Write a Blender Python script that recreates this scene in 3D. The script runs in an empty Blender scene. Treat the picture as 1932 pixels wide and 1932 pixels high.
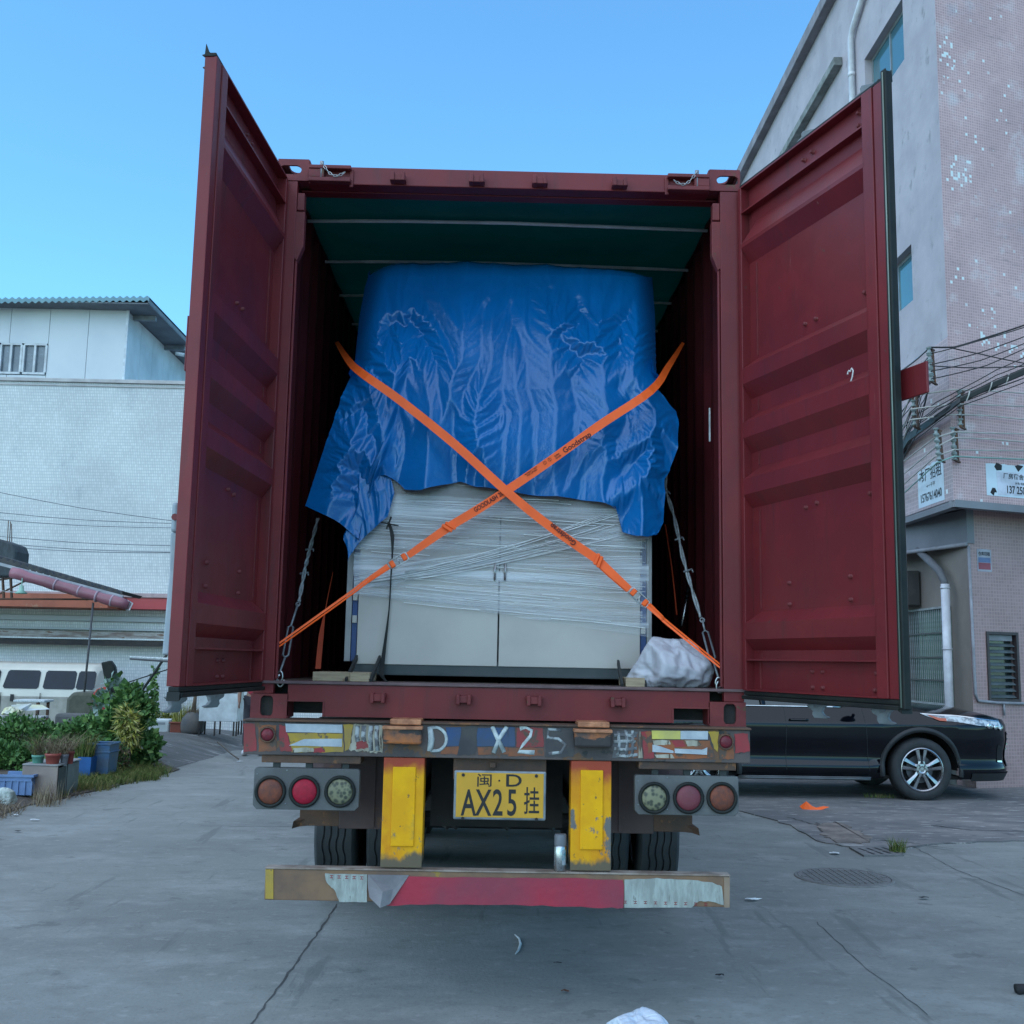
import bpy, math, random
import numpy as np
from mathutils import Vector as V, Matrix, noise
from math import sin, cos, pi, radians as R, floor
random.seed(7)
scene = bpy.context.scene
COL = scene.collection
# ------------------------------------------------------------------ camera
CAMP = V((-.0237, -5.4052, 1.62)); YAW, PIT, ROL, FOC = .0129, .1374, .0189, 2039.2
_f = V((sin(YAW)*cos(PIT), cos(YAW)*cos(PIT), sin(PIT))); _r = V((cos(YAW), -sin(YAW), 0)); _u = _r.cross(_f)
CR = _r*cos(ROL)+_u*sin(ROL); CU = _u*cos(ROL)-_r*sin(ROL); CF = _f
cam = bpy.data.cameras.new('camera'); camo = bpy.data.objects.new('camera', cam); COL.objects.link(camo)
camo.matrix_world = Matrix(((CR.x, CU.x, -CF.x, CAMP.x), (CR.y, CU.y, -CF.y, CAMP.y), (CR.z, CU.z, -CF.z, CAMP.z), (0, 0, 0, 1)))
cam.sensor_fit = 'HORIZONTAL'; cam.sensor_width = 36; cam.lens = 36*FOC/1932; cam.clip_start = .05; cam.clip_end = 2000
scene.camera = camo
# ------------------------------------------------------------------ world, sun, exposure
SUN_EL, SUN_ROT = R(55), R(225)
w = bpy.data.worlds.new('World'); scene.world = w; w.use_nodes = True
nt = w.node_tree; bg = nt.nodes['Background']
sky = nt.nodes.new('ShaderNodeTexSky'); sky.sky_type = 'NISHITA'; sky.sun_disc = False
sky.sun_elevation = SUN_EL; sky.sun_rotation = SUN_ROT; sky.air_density = 1.0; sky.dust_density = .2; sky.ozone_density = 2.5
tint = nt.nodes.new('ShaderNodeMix'); tint.data_type = 'RGBA'; tint.blend_type = 'MULTIPLY'; tint.inputs[0].default_value = 1; tint.inputs[7].default_value = (.56, .97, 1.08, 1)
nt.links.new(sky.outputs[0], tint.inputs[6]); nt.links.new(tint.outputs[2], bg.inputs[0]); bg.inputs[1].default_value = .15
sl = bpy.data.lights.new('sun', 'SUN'); sl.energy = 1.25; sl.angle = R(120); sl.color = (1, .92, .74)
so = bpy.data.objects.new('sun', sl); COL.objects.link(so)
sd = V((sin(SUN_ROT)*cos(SUN_EL), cos(SUN_ROT)*cos(SUN_EL), sin(SUN_EL)))
so.rotation_euler = (-sd).to_track_quat('-Z', 'Y').to_euler(); so.location = (0, 0, 30)
scene.view_settings.view_transform = 'Standard'; scene.view_settings.look = 'None'
scene.view_settings.exposure = 1.0; scene.view_settings.gamma = 1; scene.view_settings.use_curve_mapping = False

# ------------------------------------------------------------------ helpers
def ray(a, b): return CF+CR*((a-966)/FOC)-CU*((b-966)/FOC)
def at(a, b, Y): d = ray(a, b); return CAMP+d*((Y-CAMP.y)/d.y)
def gz(a, b, z=0.): d = ray(a, b); return CAMP+d*((z-CAMP.z)/d.z)
def ax(a, b, x): d = ray(a, b); return CAMP+d*((x-CAMP.x)/d.x)

def frame(o, x, y):
    x = V(x).normalized(); y = V(y).normalized(); z = x.cross(y); o = V(o)
    return Matrix(((x.x, y.x, z.x, o.x), (x.y, y.y, z.y, o.y), (x.z, y.z, z.z, o.z), (0, 0, 0, 1)))

def world_of(o):
    m = o.matrix_parent_inverse @ o.matrix_basis if o.parent else o.matrix_basis
    return world_of(o.parent) @ m if o.parent else m.copy()

class MB:
    def __init__(s, T=None): s.v = []; s.f = []; s.mi = []; s.uvs = []; s.T = T; s.k = 0
    def add(s, vs, fs, uv=None):
        n = len(s.v); T = s.T
        s.v += [tuple(T @ V(p)) if T is not None else tuple(p) for p in vs]
        s.f += [tuple(i+n for i in q) for q in fs]; s.mi += [s.k]*len(fs)
        if uv and not s.uvs: s.uvs = [(0, 0)]*sum(len(q) for q in s.f[:-len(fs)])
        if uv: s.uvs += [uv[i] for q in fs for i in q]
        elif s.uvs: s.uvs += [(0, 0)]*sum(len(q) for q in fs)
        return s
    def box(s, x0, x1, y0, y1, z0, z1):
        return s.add([(x, y, z) for x in (x0, x1) for y in (y0, y1) for z in (z0, z1)],
                     [(0, 1, 3, 2), (4, 6, 7, 5), (0, 4, 5, 1), (2, 3, 7, 6), (0, 2, 6, 4), (1, 5, 7, 3)])
    def bar(s, a, b, w, h, up=(0, 0, 1)):
        a = V(a); b = V(b); d = (b-a).normalized(); sd_ = d.cross(V(up)).normalized(); u_ = sd_.cross(d)
        vs = [p+sd_*(i*w/2)+u_*(j*h/2) for p in (a, b) for i, j in ((-1, -1), (1, -1), (1, 1), (-1, 1))]
        return s.add(vs, [(3, 2, 1, 0), (4, 5, 6, 7)]+[(i, (i+1) % 4, (i+1) % 4+4, i+4) for i in range(4)])
    def tube(s, pts, r, n=8, closed=False):
        pts = [V(p) for p in pts]; m = len(pts); vs = []; fs = []; N = None
        for i, p in enumerate(pts):
            if closed: t = pts[(i+1) % m]-pts[i-1]
            else: t = pts[min(i+1, m-1)]-pts[max(i-1, 0)]
            t.normalize()
            if N is None: N = t.orthogonal().normalized()
            N = (N-t*N.dot(t)); N = N.normalized() if N.length > 1e-6 else t.orthogonal().normalized()
            B = t.cross(N); rr = r[i] if isinstance(r, (list, tuple)) else r
            vs += [p+(N*cos(2*pi*k/n)+B*sin(2*pi*k/n))*rr for k in range(n)]
        L = m if closed else m-1
        for i in range(L):
            j = (i+1) % m
            fs += [(i*n+k, i*n+(k+1) % n, j*n+(k+1) % n, j*n+k) for k in range(n)]
        if not closed: fs += [tuple(range(n))[::-1], tuple((m-1)*n+k for k in range(n))]
        return s.add(vs, fs)
    def prism(s, poly, h0, h1, T=None):
        n = len(poly); vs = [(a, b, h0) for a, b in poly]+[(a, b, h1) for a, b in poly]
        if T is not None: vs = [T @ V(p) for p in vs]
        return s.add(vs, [tuple(range(n))[::-1], tuple(range(n, 2*n))]+[(i, (i+1) % n, (i+1) % n+n, i+n) for i in range(n)])
    def lathe(s, prof, T=None, n=32, a0=0, a1=2*pi):
        full = abs(a1-a0-2*pi) < 1e-6; m = n if full else n+1; vs = []
        for r, h in prof:
            for k in range(m):
                a = a0+(a1-a0)*k/n; p = V((r*cos(a), r*sin(a), h)); vs.append(T @ p if T is not None else p)
        fs = []
        for i in range(len(prof)-1):
            for k in range(n):
                k2 = (k+1) % m; fs.append((i*m+k, i*m+k2, (i+1)*m+k2, (i+1)*m+k))
        return s.add(vs, fs)
    def grid(s, fn, nu, nv, wrap=False, uv=False):
        vs = [fn(i/nu, j/nv) for j in range(nv+1) for i in range(nu+1)]
        fs = [(j*(nu+1)+i, j*(nu+1)+i+1, (j+1)*(nu+1)+i+1, (j+1)*(nu+1)+i) for j in range(nv) for i in range(nu)]
        return s.add(vs, fs, [(i/nu, j/nv) for j in range(nv+1) for i in range(nu+1)] if uv else None)
    def holeplate(s, w, h, hole, t, T):
        # plate w x h (centred), hole = list of points, thickness t
        angs = sorted(set([math.atan2(b, a) for a, b in hole]+[math.atan2(j*h, i*w) for i in (-1, 1) for j in (-1, 1)]))
        def inner(an):
            best = None; d = V((cos(an), sin(an)))
            for i in range(len(hole)):
                p = V(hole[i]); q = V(hole[(i+1) % len(hole)]); e = q-p
                den = d.x*e.y-d.y*e.x
                if abs(den) < 1e-9: continue
                tt = (p.x*e.y-p.y*e.x)/den; uu = (p.x*d.y-p.y*d.x)/den
                if tt > 0 and -1e-4 <= uu <= 1.0001: best = tt if best is None else min(best, tt)
            return d*(best or .01)
        vs = []
        for an in angs:
            c, d = cos(an), sin(an); k = min(w/2/abs(c) if abs(c) > 1e-9 else 9, h/2/abs(d) if abs(d) > 1e-9 else 9)
            p = inner(an); vs += [(c*k, d*k, 0), (p.x, p.y, 0), (c*k, d*k, -t), (p.x, p.y, -t)]
        n = len(angs); fs = []
        for i in range(n):
            a = 4*i; b = 4*((i+1) % n)
            fs += [(a, b, b+1, a+1), (a+2, a+3, b+3, b+2), (a+1, b+1, b+3, a+3), (a, a+2, b+2, b)]
        return s.add([T @ V(p) for p in vs], fs)
    def build(s, name, mat, parent=None, smooth=False, bev=0, local=False, auto=None):
        me = bpy.data.meshes.new(name); me.from_pydata(s.v, [], s.f)
        for m in (mat if isinstance(mat, (list, tuple)) else [mat]): me.materials.append(m)
        if s.k or any(s.mi): me.polygons.foreach_set('material_index', s.mi)
        if s.uvs:
            l = me.uv_layers.new(name='UVMap'); l.data.foreach_set('uv', [c for p in s.uvs for c in p])
        if smooth: me.polygons.foreach_set('use_smooth', [True]*len(me.polygons))
        me.validate(); me.update()
        return link(name, me, parent, local, bev, auto)

def link(name, me, parent=None, local=False, bev=0, auto=None):
    o = bpy.data.objects.new(name, me); COL.objects.link(o)
    if parent is not None:
        o.parent = parent
        if not local: o.matrix_parent_inverse = world_of(parent).inverted()
    if bev:
        b = o.modifiers.new('bevel', 'BEVEL'); b.width = bev; b.segments = 2; b.limit_method = 'ANGLE'; b.angle_limit = R(40)
    if auto:
        me.polygons.foreach_set('use_smooth', [True]*len(me.polygons)); me.set_sharp_from_angle(angle=R(auto))
    return o

def tag(o, label=None, cat=None, group=None, kind=None):
    for k, x in (('label', label), ('category', cat), ('group', group), ('kind', kind)):
        if x: o[k] = x
    return o
def thing(name, loc, label, cat, group=None, rz=0):
    o = bpy.data.objects.new(name, None); COL.objects.link(o); o.location = V(loc); o.rotation_euler = (0, 0, rz); o.empty_display_size = .1
    return tag(o, label, cat, group)
def dup(o, parent=None):
    c = o.copy(); COL.objects.link(c)
    if parent is not None: c.parent = parent
    for ch in list(o.children): dup(ch, c)
    return c

def text(name, body, size, T, mat, parent, thick=.0008, align='CENTER', sx=1, bold=0, spacing=1):
    c = bpy.data.curves.new(name, 'FONT'); c.body = body; c.size = size; c.align_x = align; c.align_y = 'CENTER'
    c.extrude = thick; c.offset = bold; c.space_character = spacing; c.resolution_u = 4
    t = bpy.data.objects.new(name, c); COL.objects.link(t)
    dg = bpy.context.evaluated_depsgraph_get(); me = bpy.data.meshes.new_from_object(t.evaluated_get(dg))
    bpy.data.objects.remove(t); bpy.data.curves.remove(c)
    me.transform(T @ Matrix.Diagonal((sx, 1, 1, 1))); me.materials.clear(); me.materials.append(mat); me.name = name
    return link(name, me, parent)

def crumple(T, exh, exv, steps, ylo, yhi, lvl=3, wrap=False, nrm=None, bend=.10, pull=.03, seed=1, grav=0.0, fine=.0015, init=None):
    # buckle a sheet whose cloth is longer than the surface T (rows, cols, 3) it lies on; offsets run along nrm
    rs = np.random.RandomState(seed); T = np.array(T, dtype=float); NRM = nrm
    def lev(A, k): return A[::k, ::k]
    disp = None
    for L in range(lvl-1, -1, -1):
        k = 2**L; t = lev(T, k); n = lev(NRM, k); lo = lev(ylo, k); hi = lev(yhi, k); R_, C_ = t.shape[:2]; idx = np.arange(R_*C_).reshape(R_, C_)
        E = []
        def add(a, b, ex, st):
            a = a.ravel(); b = b.ravel(); d = np.linalg.norm(t.reshape(-1, 3)[a]-t.reshape(-1, 3)[b], axis=1); E.append((a, b, d*(1+(ex.ravel() if hasattr(ex, 'ravel') else ex)), np.full(len(a), st)))
        eh = lev(exh, k); ev = lev(exv, k)
        add(idx[:, :-1], idx[:, 1:], eh[:, :-1], 1); add(idx[:-1], idx[1:], ev[:-1], 1)
        add(idx[:-1, :-1], idx[1:, 1:], (eh[:-1, :-1]+ev[:-1, :-1])/2, .5); add(idx[:-1, 1:], idx[1:, :-1], (eh[:-1, :-1]+ev[:-1, :-1])/2, .5)
        add(idx[:, :-2], idx[:, 2:], eh[:, :-2], bend); add(idx[:-2], idx[2:], ev[:-2], bend)
        if wrap:
            add(idx[:, -1], idx[:, 0], 0, 1)
        A = np.concatenate([e[0] for e in E]); B = np.concatenate([e[1] for e in E]); Rl = np.concatenate([e[2] for e in E]); K = np.concatenate([e[3] for e in E])
        N_ = R_*C_; cnt = np.bincount(A, K, N_)+np.bincount(B, K, N_)
        if disp is None: X = t+n*(rs.uniform(-1, 1, (R_, C_, 1))*.008+(lev(init, k)[..., None] if init is not None else 0))
        else:
            U = np.repeat(np.repeat(disp, 2, 0), 2, 1)[:R_, :C_]
            for _ in range(1):
                U[1:-1] = (U[:-2]+2*U[1:-1]+U[2:])/4; U[:, 1:-1] = (U[:, :-2]+2*U[:, 1:-1]+U[:, 2:])/4
            X = t+U+n*rs.uniform(-1, 1, (R_, C_, 1))*fine
        X = X.reshape(-1, 3); t_ = t.reshape(-1, 3); n_ = n.reshape(-1, 3); lo_ = lo.ravel(); hi_ = hi.ravel(); P = X.copy()
        for it in range(steps[lvl-1-L]):
            v = (X-P)*.85; P = X.copy(); X = X+v
            for _ in range(3):
                d = X[B]-X[A]; l = np.linalg.norm(d, axis=1)+1e-9; c = (d.T*((l-Rl)/l*.5*K)).T
                D = np.empty_like(X)
                for q in range(3): D[:, q] = np.bincount(A, c[:, q], N_)-np.bincount(B, c[:, q], N_)
                X = X+D/cnt[:, None]*1.5
            w_ = ((X-t_)*n_).sum(1); tang = (X-t_)-n_*w_[:, None]
            w2 = np.clip(w_, lo_, hi_); X = t_+tang*(1-pull)+n_*w2[:, None]
            X[:, 2] -= grav
        disp = (X-t_).reshape(R_, C_, 3)
    return T+disp

def ridge(p, n=1):  # 0..1, sharp crests
    return 1-min(1, abs(noise.noise(p))*2.2)

# ------------------------------------------------------------------ materials
MATS = {}
def M(name, c, c2=None, sc=4, lo=.4, hi=.62, r=.5, met=0, bump=0, bsc=80, spots=None, st=(1, 1, 1), spec=.5, rv=.1, det=6, extra=None, alpha=None, coat=0, uvco=False):
    if name in MATS: return MATS[name]
    m = bpy.data.materials.new(name); m.use_nodes = True; t = m.node_tree; N = t.nodes; L = t.links
    b = N['Principled BSDF']; MATS[name] = m
    b.inputs['Roughness'].default_value = r; b.inputs['Metallic'].default_value = met; b.inputs['Specular IOR Level'].default_value = spec
    if coat: b.inputs['Coat Weight'].default_value = coat; b.inputs['Coat Roughness'].default_value = .06
    tc = N.new('ShaderNodeTexCoord'); mp = N.new('ShaderNodeMapping'); mp.inputs['Scale'].default_value = st
    L.new(tc.outputs['UV' if uvco else 'Object'], mp.inputs[0]); co = mp.outputs[0]
    c4 = (*c, 1); out = None
    def nz(scale, d=det, rough=.6, vec=co):
        n = N.new('ShaderNodeTexNoise'); n.inputs['Scale'].default_value = scale; n.inputs['Detail'].default_value = d
        n.inputs['Roughness'].default_value = rough; L.new(vec, n.inputs['Vector']); return n.outputs[0]
    def ramp(src, a, bb, ca, cb):
        q = N.new('ShaderNodeValToRGB'); q.color_ramp.elements[0].position = a; q.color_ramp.elements[1].position = bb
        q.color_ramp.elements[0].color = ca; q.color_ramp.elements[1].color = cb; L.new(src, q.inputs[0]); return q.outputs[0]
    def mix(fac, a, bb, bt='MIX'):
        q = N.new('ShaderNodeMix'); q.data_type = 'RGBA'; q.blend_type = bt
        for s_, x in ((q.inputs[0], fac), (q.inputs[6], a), (q.inputs[7], bb)):
            if isinstance(x, (int, float)): s_.default_value = x
            elif isinstance(x, tuple): s_.default_value = x
            else: L.new(x, s_)
        return q.outputs[2]
    n1 = nz(sc)
    c2 = c2 or tuple(x*.72 for x in c)
    out = ramp(n1, lo, hi, (*c2, 1), c4)
    for sp in (spots or []):
        col, ssc, th, sst = sp[0], sp[1], sp[2], sp[3] if len(sp) > 3 else None
        vec = co
        if sst:
            m2 = N.new('ShaderNodeMapping'); m2.inputs['Scale'].default_value = sst; L.new(tc.outputs['UV' if uvco else 'Object'], m2.inputs[0]); vec = m2.outputs[0]
        wd = sp[4] if len(sp) > 4 else .03
        fac = ramp(nz(ssc, 8, .65, vec), th, th+wd, (0, 0, 0, 1), (1, 1, 1, 1))
        out = mix(fac, out, (*col, 1))
    if extra: out = extra(dict(N=N, L=L, co=co, tc=tc, nz=nz, ramp=ramp, mix=mix, out=out, b=b))
    L.new(out, b.inputs['Base Color'])
    rr = N.new('ShaderNodeMapRange'); rr.inputs[3].default_value = max(0, r-rv); rr.inputs[4].default_value = min(1, r+rv)
    L.new(nz(sc*2.3), rr.inputs[0]); L.new(rr.outputs[0], b.inputs['Roughness'])
    if bump and not b.inputs['Normal'].is_linked:
        bn = N.new('ShaderNodeBump'); bn.inputs['Strength'].default_value = bump; bn.inputs['Distance'].default_value = .01
        L.new(nz(bsc, 5), bn.inputs['Height']); L.new(bn.outputs[0], b.inputs['Normal'])
    return m

PAINT = M('container_paint', (.17, .017, .02), (.135, .014, .018), sc=3, spec=.35, r=.46, bump=.06, bsc=30, spots=[((.09, .045, .035), 14, .68), ((.11, .018, .02), 5, .56, (3, 3, .35), .12), ((.24, .10, .09), 11, .70, (6, 6, .5), .03)])
PAINT_W = M('container_paint_worn', (.18, .030, .032), (.13, .022, .025), sc=6, spec=.35, r=.6, bump=.12, bsc=40, spots=[((.10, .05, .03), 9, .60), ((.28, .2, .18), 22, .70)])
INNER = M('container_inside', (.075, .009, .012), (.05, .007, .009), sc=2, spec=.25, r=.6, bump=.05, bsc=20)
RUBBER = M('rubber', (.010, .013, .013), (.018, .02, .018), sc=8, r=.6, spec=.25)
GALV = M('galvanised', (.26, .28, .30), (.17, .19, .21), sc=12, r=.5, met=.4, bump=.1, bsc=60)
STEEL = M('bright_steel', (.55, .56, .57), (.35, .36, .37), sc=20, r=.28, met=1)
RUST = M('rusty_steel', (.13, .065, .04), (.07, .045, .035), sc=6, r=.8, bump=.3, bsc=70, spots=[((.2, .09, .04), 10, .6)])
BROWN = M('brown_guard', (.10, .062, .055), (.07, .045, .045), sc=3, r=.75, bump=.15, bsc=50, spots=[((.14, .07, .04), 7, .6)])
DARK = M('dark_grime_and_shade', (.014, .014, .016), (.03, .025, .022), sc=7, r=.75, bump=.2, bsc=40)  # grime on most parts; in the casting holes it paints the shade
BLACK = M('black_print', (.01, .01, .012), r=.6)
WHITEP = M('white_print', (.62, .66, .66), (.38, .42, .43), sc=40, r=.7)
# ================================================================== SHIPPING CONTAINER
ZB = 1.323; ZT = ZB+2.896; HW = 1.219
ct = thing('shipping_container', (0, 0, ZB), 'dark red open-top shipping container with both rear doors swung open, loaded on the trailer', 'container')
# floor of planks
fl = MB(); fl.box(-1.17, 1.17, .16, 12.1, ZB+.02, ZB+.165); fl.build('floor_base', DARK, ct)
WOODF = M('floor_ply', (.13, .09, .07), (.08, .055, .045), sc=3, st=(6, .6, 6), r=.7, bump=.1)
for i in range(6):
    b = MB(); x = -1.165+i*.389; b.box(x, x+.384, .17, 12.1, ZB+.166, ZB+.18); b.build('floor_panel', WOODF, ct, bev=.002)
# corrugated side walls
for s in (-1, 1):
    b = MB(); y = .07; pr = []
    while y < 12.05:
        pr += [(y, 0), (y+.07, 0), (y+.138, .036), (y+.208, .036)]; y += .276
    vs = []; fs = []
    for yy, d in pr:
        x = s*(1.205-d)
        vs += [(x, yy, ZB+.15), (x, yy, ZT-.05), (x+s*.003, yy, ZB+.15), (x+s*.003, yy, ZT-.05)]
    for i in range(len(pr)-1):
        a = 4*i; fs += [(a, a+4, a+5, a+1), (a+2, a+3, a+7, a+6)]
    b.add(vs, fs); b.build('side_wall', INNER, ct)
    b = MB(); b.box(min(s*1.16, s*HW), max(s*1.16, s*HW), .16, 12.0, ZT-.06, ZT-.004); b.build('top_rail', INNER, ct)
    b = MB(); b.box(min(s*1.17, s*HW), max(s*1.17, s*HW), .16, 12.0, ZB+.01, ZB+.15); b.build('bottom_rail', PAINT, ct)
    # lashing rings inside
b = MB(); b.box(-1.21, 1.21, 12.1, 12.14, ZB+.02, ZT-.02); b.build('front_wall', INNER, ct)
# roof tarpaulin with bows
GREENT = M('green_tarpaulin', (.005, .080, .066), (.003, .050, .045), sc=2, r=.5, bump=.2, bsc=14)
nd = GREENT.node_tree; pb = nd.nodes['Principled BSDF']; tr = nd.nodes.new('ShaderNodeBsdfTranslucent'); mx = nd.nodes.new('ShaderNodeMixShader')
tr.inputs[0].default_value = (.0, .16, .13, 1); mx.inputs[0].default_value = .03
nd.links.new(pb.outputs[0], mx.inputs[1]); nd.links.new(tr.outputs[0], mx.inputs[2]); nd.links.new(mx.outputs[0], nd.nodes['Material Output'].inputs[0])
def rf(u, v):
    x = -1.2+2.4*u; y = .08+12*v
    return (x, y, ZT-.035-.02*abs(sin(pi*(y-.63)/.65))+.008*noise.noise(V((x*3, y*3, 0))))
b = MB(); b.grid(rf, 24, 220); b.build('roof_tarpaulin', GREENT, ct, smooth=True)
BOW = M('roof_bow_tube', (.7, .74, .74), r=.5)
for k in range(18):
    y = .63+k*.65; b = MB(); b.tube([(-1.17, y, ZT-.075), (-.6, y, ZT-.062), (0, y, ZT-.058), (.6, y, ZT-.066), (1.17, y, ZT-.075)], .011); b.build('roof_bow', BOW, ct, smooth=True)
# rear frame : posts, castings, header, sill
stad = [(.0315*cos(a), .0315*sin(a)+(.024 if sin(a) > 0 else -.024)) for a in [i*pi/12+.01 for i in range(24)]]
def casting(x0, z0, top, s):
    b = MB(); wd = .178 if not top else .162; hh = .118
    cx, cz = x0+wd/2, z0+hh/2
    hole = [(q*1.0+s*.01, p*1.0) for q, p in stad] if not top else [(q*1.05+s*.018, p*.85-.002) for p, q in stad]
    if top: hole = [(p*1.05+s*.015, q*.8) for q, p in stad]
    b.holeplate(wd, hh, hole, .014, frame((cx, -.004, cz), (1, 0, 0), (0, 0, 1)))
    oh = [(p*1.2, q*1.5) for p, q in stad]
    b.holeplate(wd, .16, oh, .012, frame((cx, .078, z0+(hh-.0 if top else .012)), (1, 0, 0), (0, 1, 0)))
    xs = x0 if s < 0 else x0+wd
    b.holeplate(.16, hh, [(p*1.3, q) for q, p in stad], .012, frame((xs, .078, cz), (0, s, 0), (0, 0, 1)))
    xi = x0 if s > 0 else x0+wd
    b.box(xi-.005, xi+.005, .0, .16, z0+.003, z0+hh-.003)
    if not top: b.box(x0+.003, x0+wd-.003, .15, .158, z0, z0+hh); b.box(x0+.003, x0+wd-.003, 0, .158, z0+hh-.01, z0+hh-.001)
    else: b.box(x0+.003, x0+wd-.003, 0, .158, z0+.001, z0+.01)
    cs = b.build('corner_casting', PAINT_W, ct, bev=.004)
    if not top: b = MB(); b.box(x0+.02, x0+wd-.02, .03, .04, z0+.012, z0+hh-.014); b.build('casting_shade_plate', DARK, cs)  # dark plate added behind the hole, its colour standing in for shade
casting(-HW, ZB, False, -1); casting(HW-.178, ZB, False, 1)
casting(-HW, ZT-.118, True, -1); casting(HW-.162, ZT-.118, True, 1)
for s in (-1, 1):
    for y in (12.03,):
        for z in (ZB, ZT-.118):
            b = MB(); x0 = HW-.17 if s > 0 else -HW; b.box(x0, x0+.17, y, y+.16, z, z+.118); b.build('corner_casting', PAINT, ct, bev=.004)
    a, c = sorted((s*1.112, s*1.213))
    b = MB(); b.box(a, c, .0, .05, ZB+.119, ZT-.119)
    a, c = sorted((s*1.19, s*1.213)); b.box(a, c, .05, .16, ZB+.119, ZT-.119); b.build('rear_post', PAINT, ct, bev=.003)
    a, c = sorted((s*1.098, s*1.110)); b = MB(); b.box(a, c, .012, .03, ZB+.19, ZT-.45); b.build('post_flange', PAINT, ct, bev=.003)
    a, c = sorted((s*1.072, s*1.11)); b = MB()
    b.box(a, c, .0, .05, ZT-.28, ZT-.185)
    b.prism([(0, 0), (.052, 0), (.052, -.19), (.02, -.27), (0, -.25)], 0, .05, frame((s*1.12, .004, ZT-.285), (-s, 0, 0), (0, 0, 1)) @ Matrix.Diagonal((1, 1, s, 1)))
    b.build('header_hook', PAINT_W, ct, bev=.004)
# door header beam
b = MB(); b.box(-1.055, 1.055, .0, .09, ZT-.132, ZT-.034); b.box(-1.11, 1.11, .091, .165, ZT-.137, ZT-.128); hd = b.build('header_beam', PAINT, ct, bev=.004)
def keeper(x, z, up, m=PAINT_W, sc=1):
    b = MB(); g = up
    b.prism([(-.042, .014*g), (.042, .014*g), (.034, -.02*g), (-.034, -.02*g)], 0, .05*sc, frame((x, .0, z), (1, 0, 0), (0, 0, 1)))
    for q in (-1, 1):
        b.prism([(-.009, .026), (.009, .026), (.009, -.022), (-.009, -.022)], 0, .06*sc, frame((x+q*.027, 0, z-(.006 if g > 0 else -.004)), (1, 0, 0), (0, 0, 1)))
    b.build('cam_keeper', m, ct, bev=.003)
for x in (-.583, -.171, .159, .578): keeper(x, ZT-.108, -1)
for x in (-.594, -.174, .171, .582): keeper(x, ZB+.112, 1)
# hinge lugs with pins and chains at both ends of the header
for s in (-1, 1):
    b = MB(); a, c = sorted((s*.83, s*1.05)); b.box(a, c, -.045, -.001, ZT-.065, ZT-.045); b.box(a, c, -.045, -.001, ZT-.135, ZT-.112)
    a, c = sorted((s*.97, s*1.05)); b.box(a, c, -.04, -.001, ZT-.111, ZT-.066)
    a, c = sorted((s*.82, s*.84)); b.box(a, c, -.012, -.001, ZT-.15, ZT-.05)
    b.build('header_hinge', PAINT_W, ct, bev=.004)
    b = MB(); b.tube([(s*.985, -.03, ZT-.13), (s*.985, -.03, ZT-.022)], .011); b.build('hinge_pin', GALV, ct, smooth=True)
    b = MB(); P0 = V((s*.985, -.045, ZT-.03)); P1 = V((s*.86, -.05, ZT-.088)); nl = 9
    for i in range(nl):
        t = (i+.5)/nl; c = P0.lerp(P1, t)+V((0, 0, -.045*sin(pi*t))); d = ((P1-P0)/nl+V((0, 0, -.045*pi/nl*cos(pi*t)))).normalized()
        n = d.cross(V((0, 1, 0))) if i % 2 else V((0, 1, 0))
        b.tube([c+d*(.012*cos(q))+n*(.006*sin(q)) for q in [k*pi/5 for k in range(10)]], .0017, 5, True)
    b.build('pin_chain', STEEL, ct, smooth=True)
# sill with forklift style openings beside the castings
def rect_with_holes(b, x0, x1, z0, z1, holes, y0, y1):
    xs = sorted(set([x0, x1]+[h[0] for h in holes]+[h[1] for h in holes])); zs = sorted(set([z0, z1]+[h[2] for h in holes]+[h[3] for h in holes]))
    for i in range(len(xs)-1):
        j = 0
        while j < len(zs)-1:
            cx, cz = (xs[i]+xs[i+1])/2, (zs[j]+zs[j+1])/2
            if not any(h[0] < cx < h[1] and h[2] < cz < h[3] for h in holes): b.box(xs[i], xs[i+1], y0, y1, zs[j], zs[j+1])
            j += 1
b = MB(); holes = [(-1.036, -.866, ZB-.01, ZB+.083), (.862, 1.032, ZB-.01, ZB+.083)]
rect_with_holes(b, -1.04, 1.04, ZB+.012, ZB+.165, [(h[0], h[1], ZB+.012, h[3]) for h in holes], .0, .012)
sill = b.build('door_sill', PAINT, ct)
b = MB()
for h in holes: b.box(h[0]-.004, h[1]+.006, -.006, .0, h[3], h[3]+.007); b.box(h[1] if h[0] < 0 else h[0]-.008, h[1]+.008 if h[0] < 0 else h[0], -.006, .0, ZB+.012, h[3]-.001)
b.build('pocket_trim', PAINT_W, sill)
b = MB(); b.box(-1.04, 1.04, .013, .12, ZB+.155, ZB+.167); b.box(-.86, .86, .013, .12, ZB+.013, ZB+.03); b.build('sill_flange', PAINT, sill)
SCUFF = M('scuffed_sill', (.16, .10, .10), (.09, .055, .06), sc=9, st=(1, 5, 5), r=.6, bump=.2)
b = MB(); b.box(-1.21, 1.21, -.012, .19, ZB+.168, ZB+.182); b.build('threshold_plate', SCUFF, ct, bev=.003)
# white sticker strip on the inner right wall
b = MB(); p = at(1338.5, 770, .35); q = at(1338.5, 833, .35); b.box(p.x-.004, p.x+.004, .345, .352, q.z, p.z); b.build('reflective_strip', WHITEP, ct)

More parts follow.
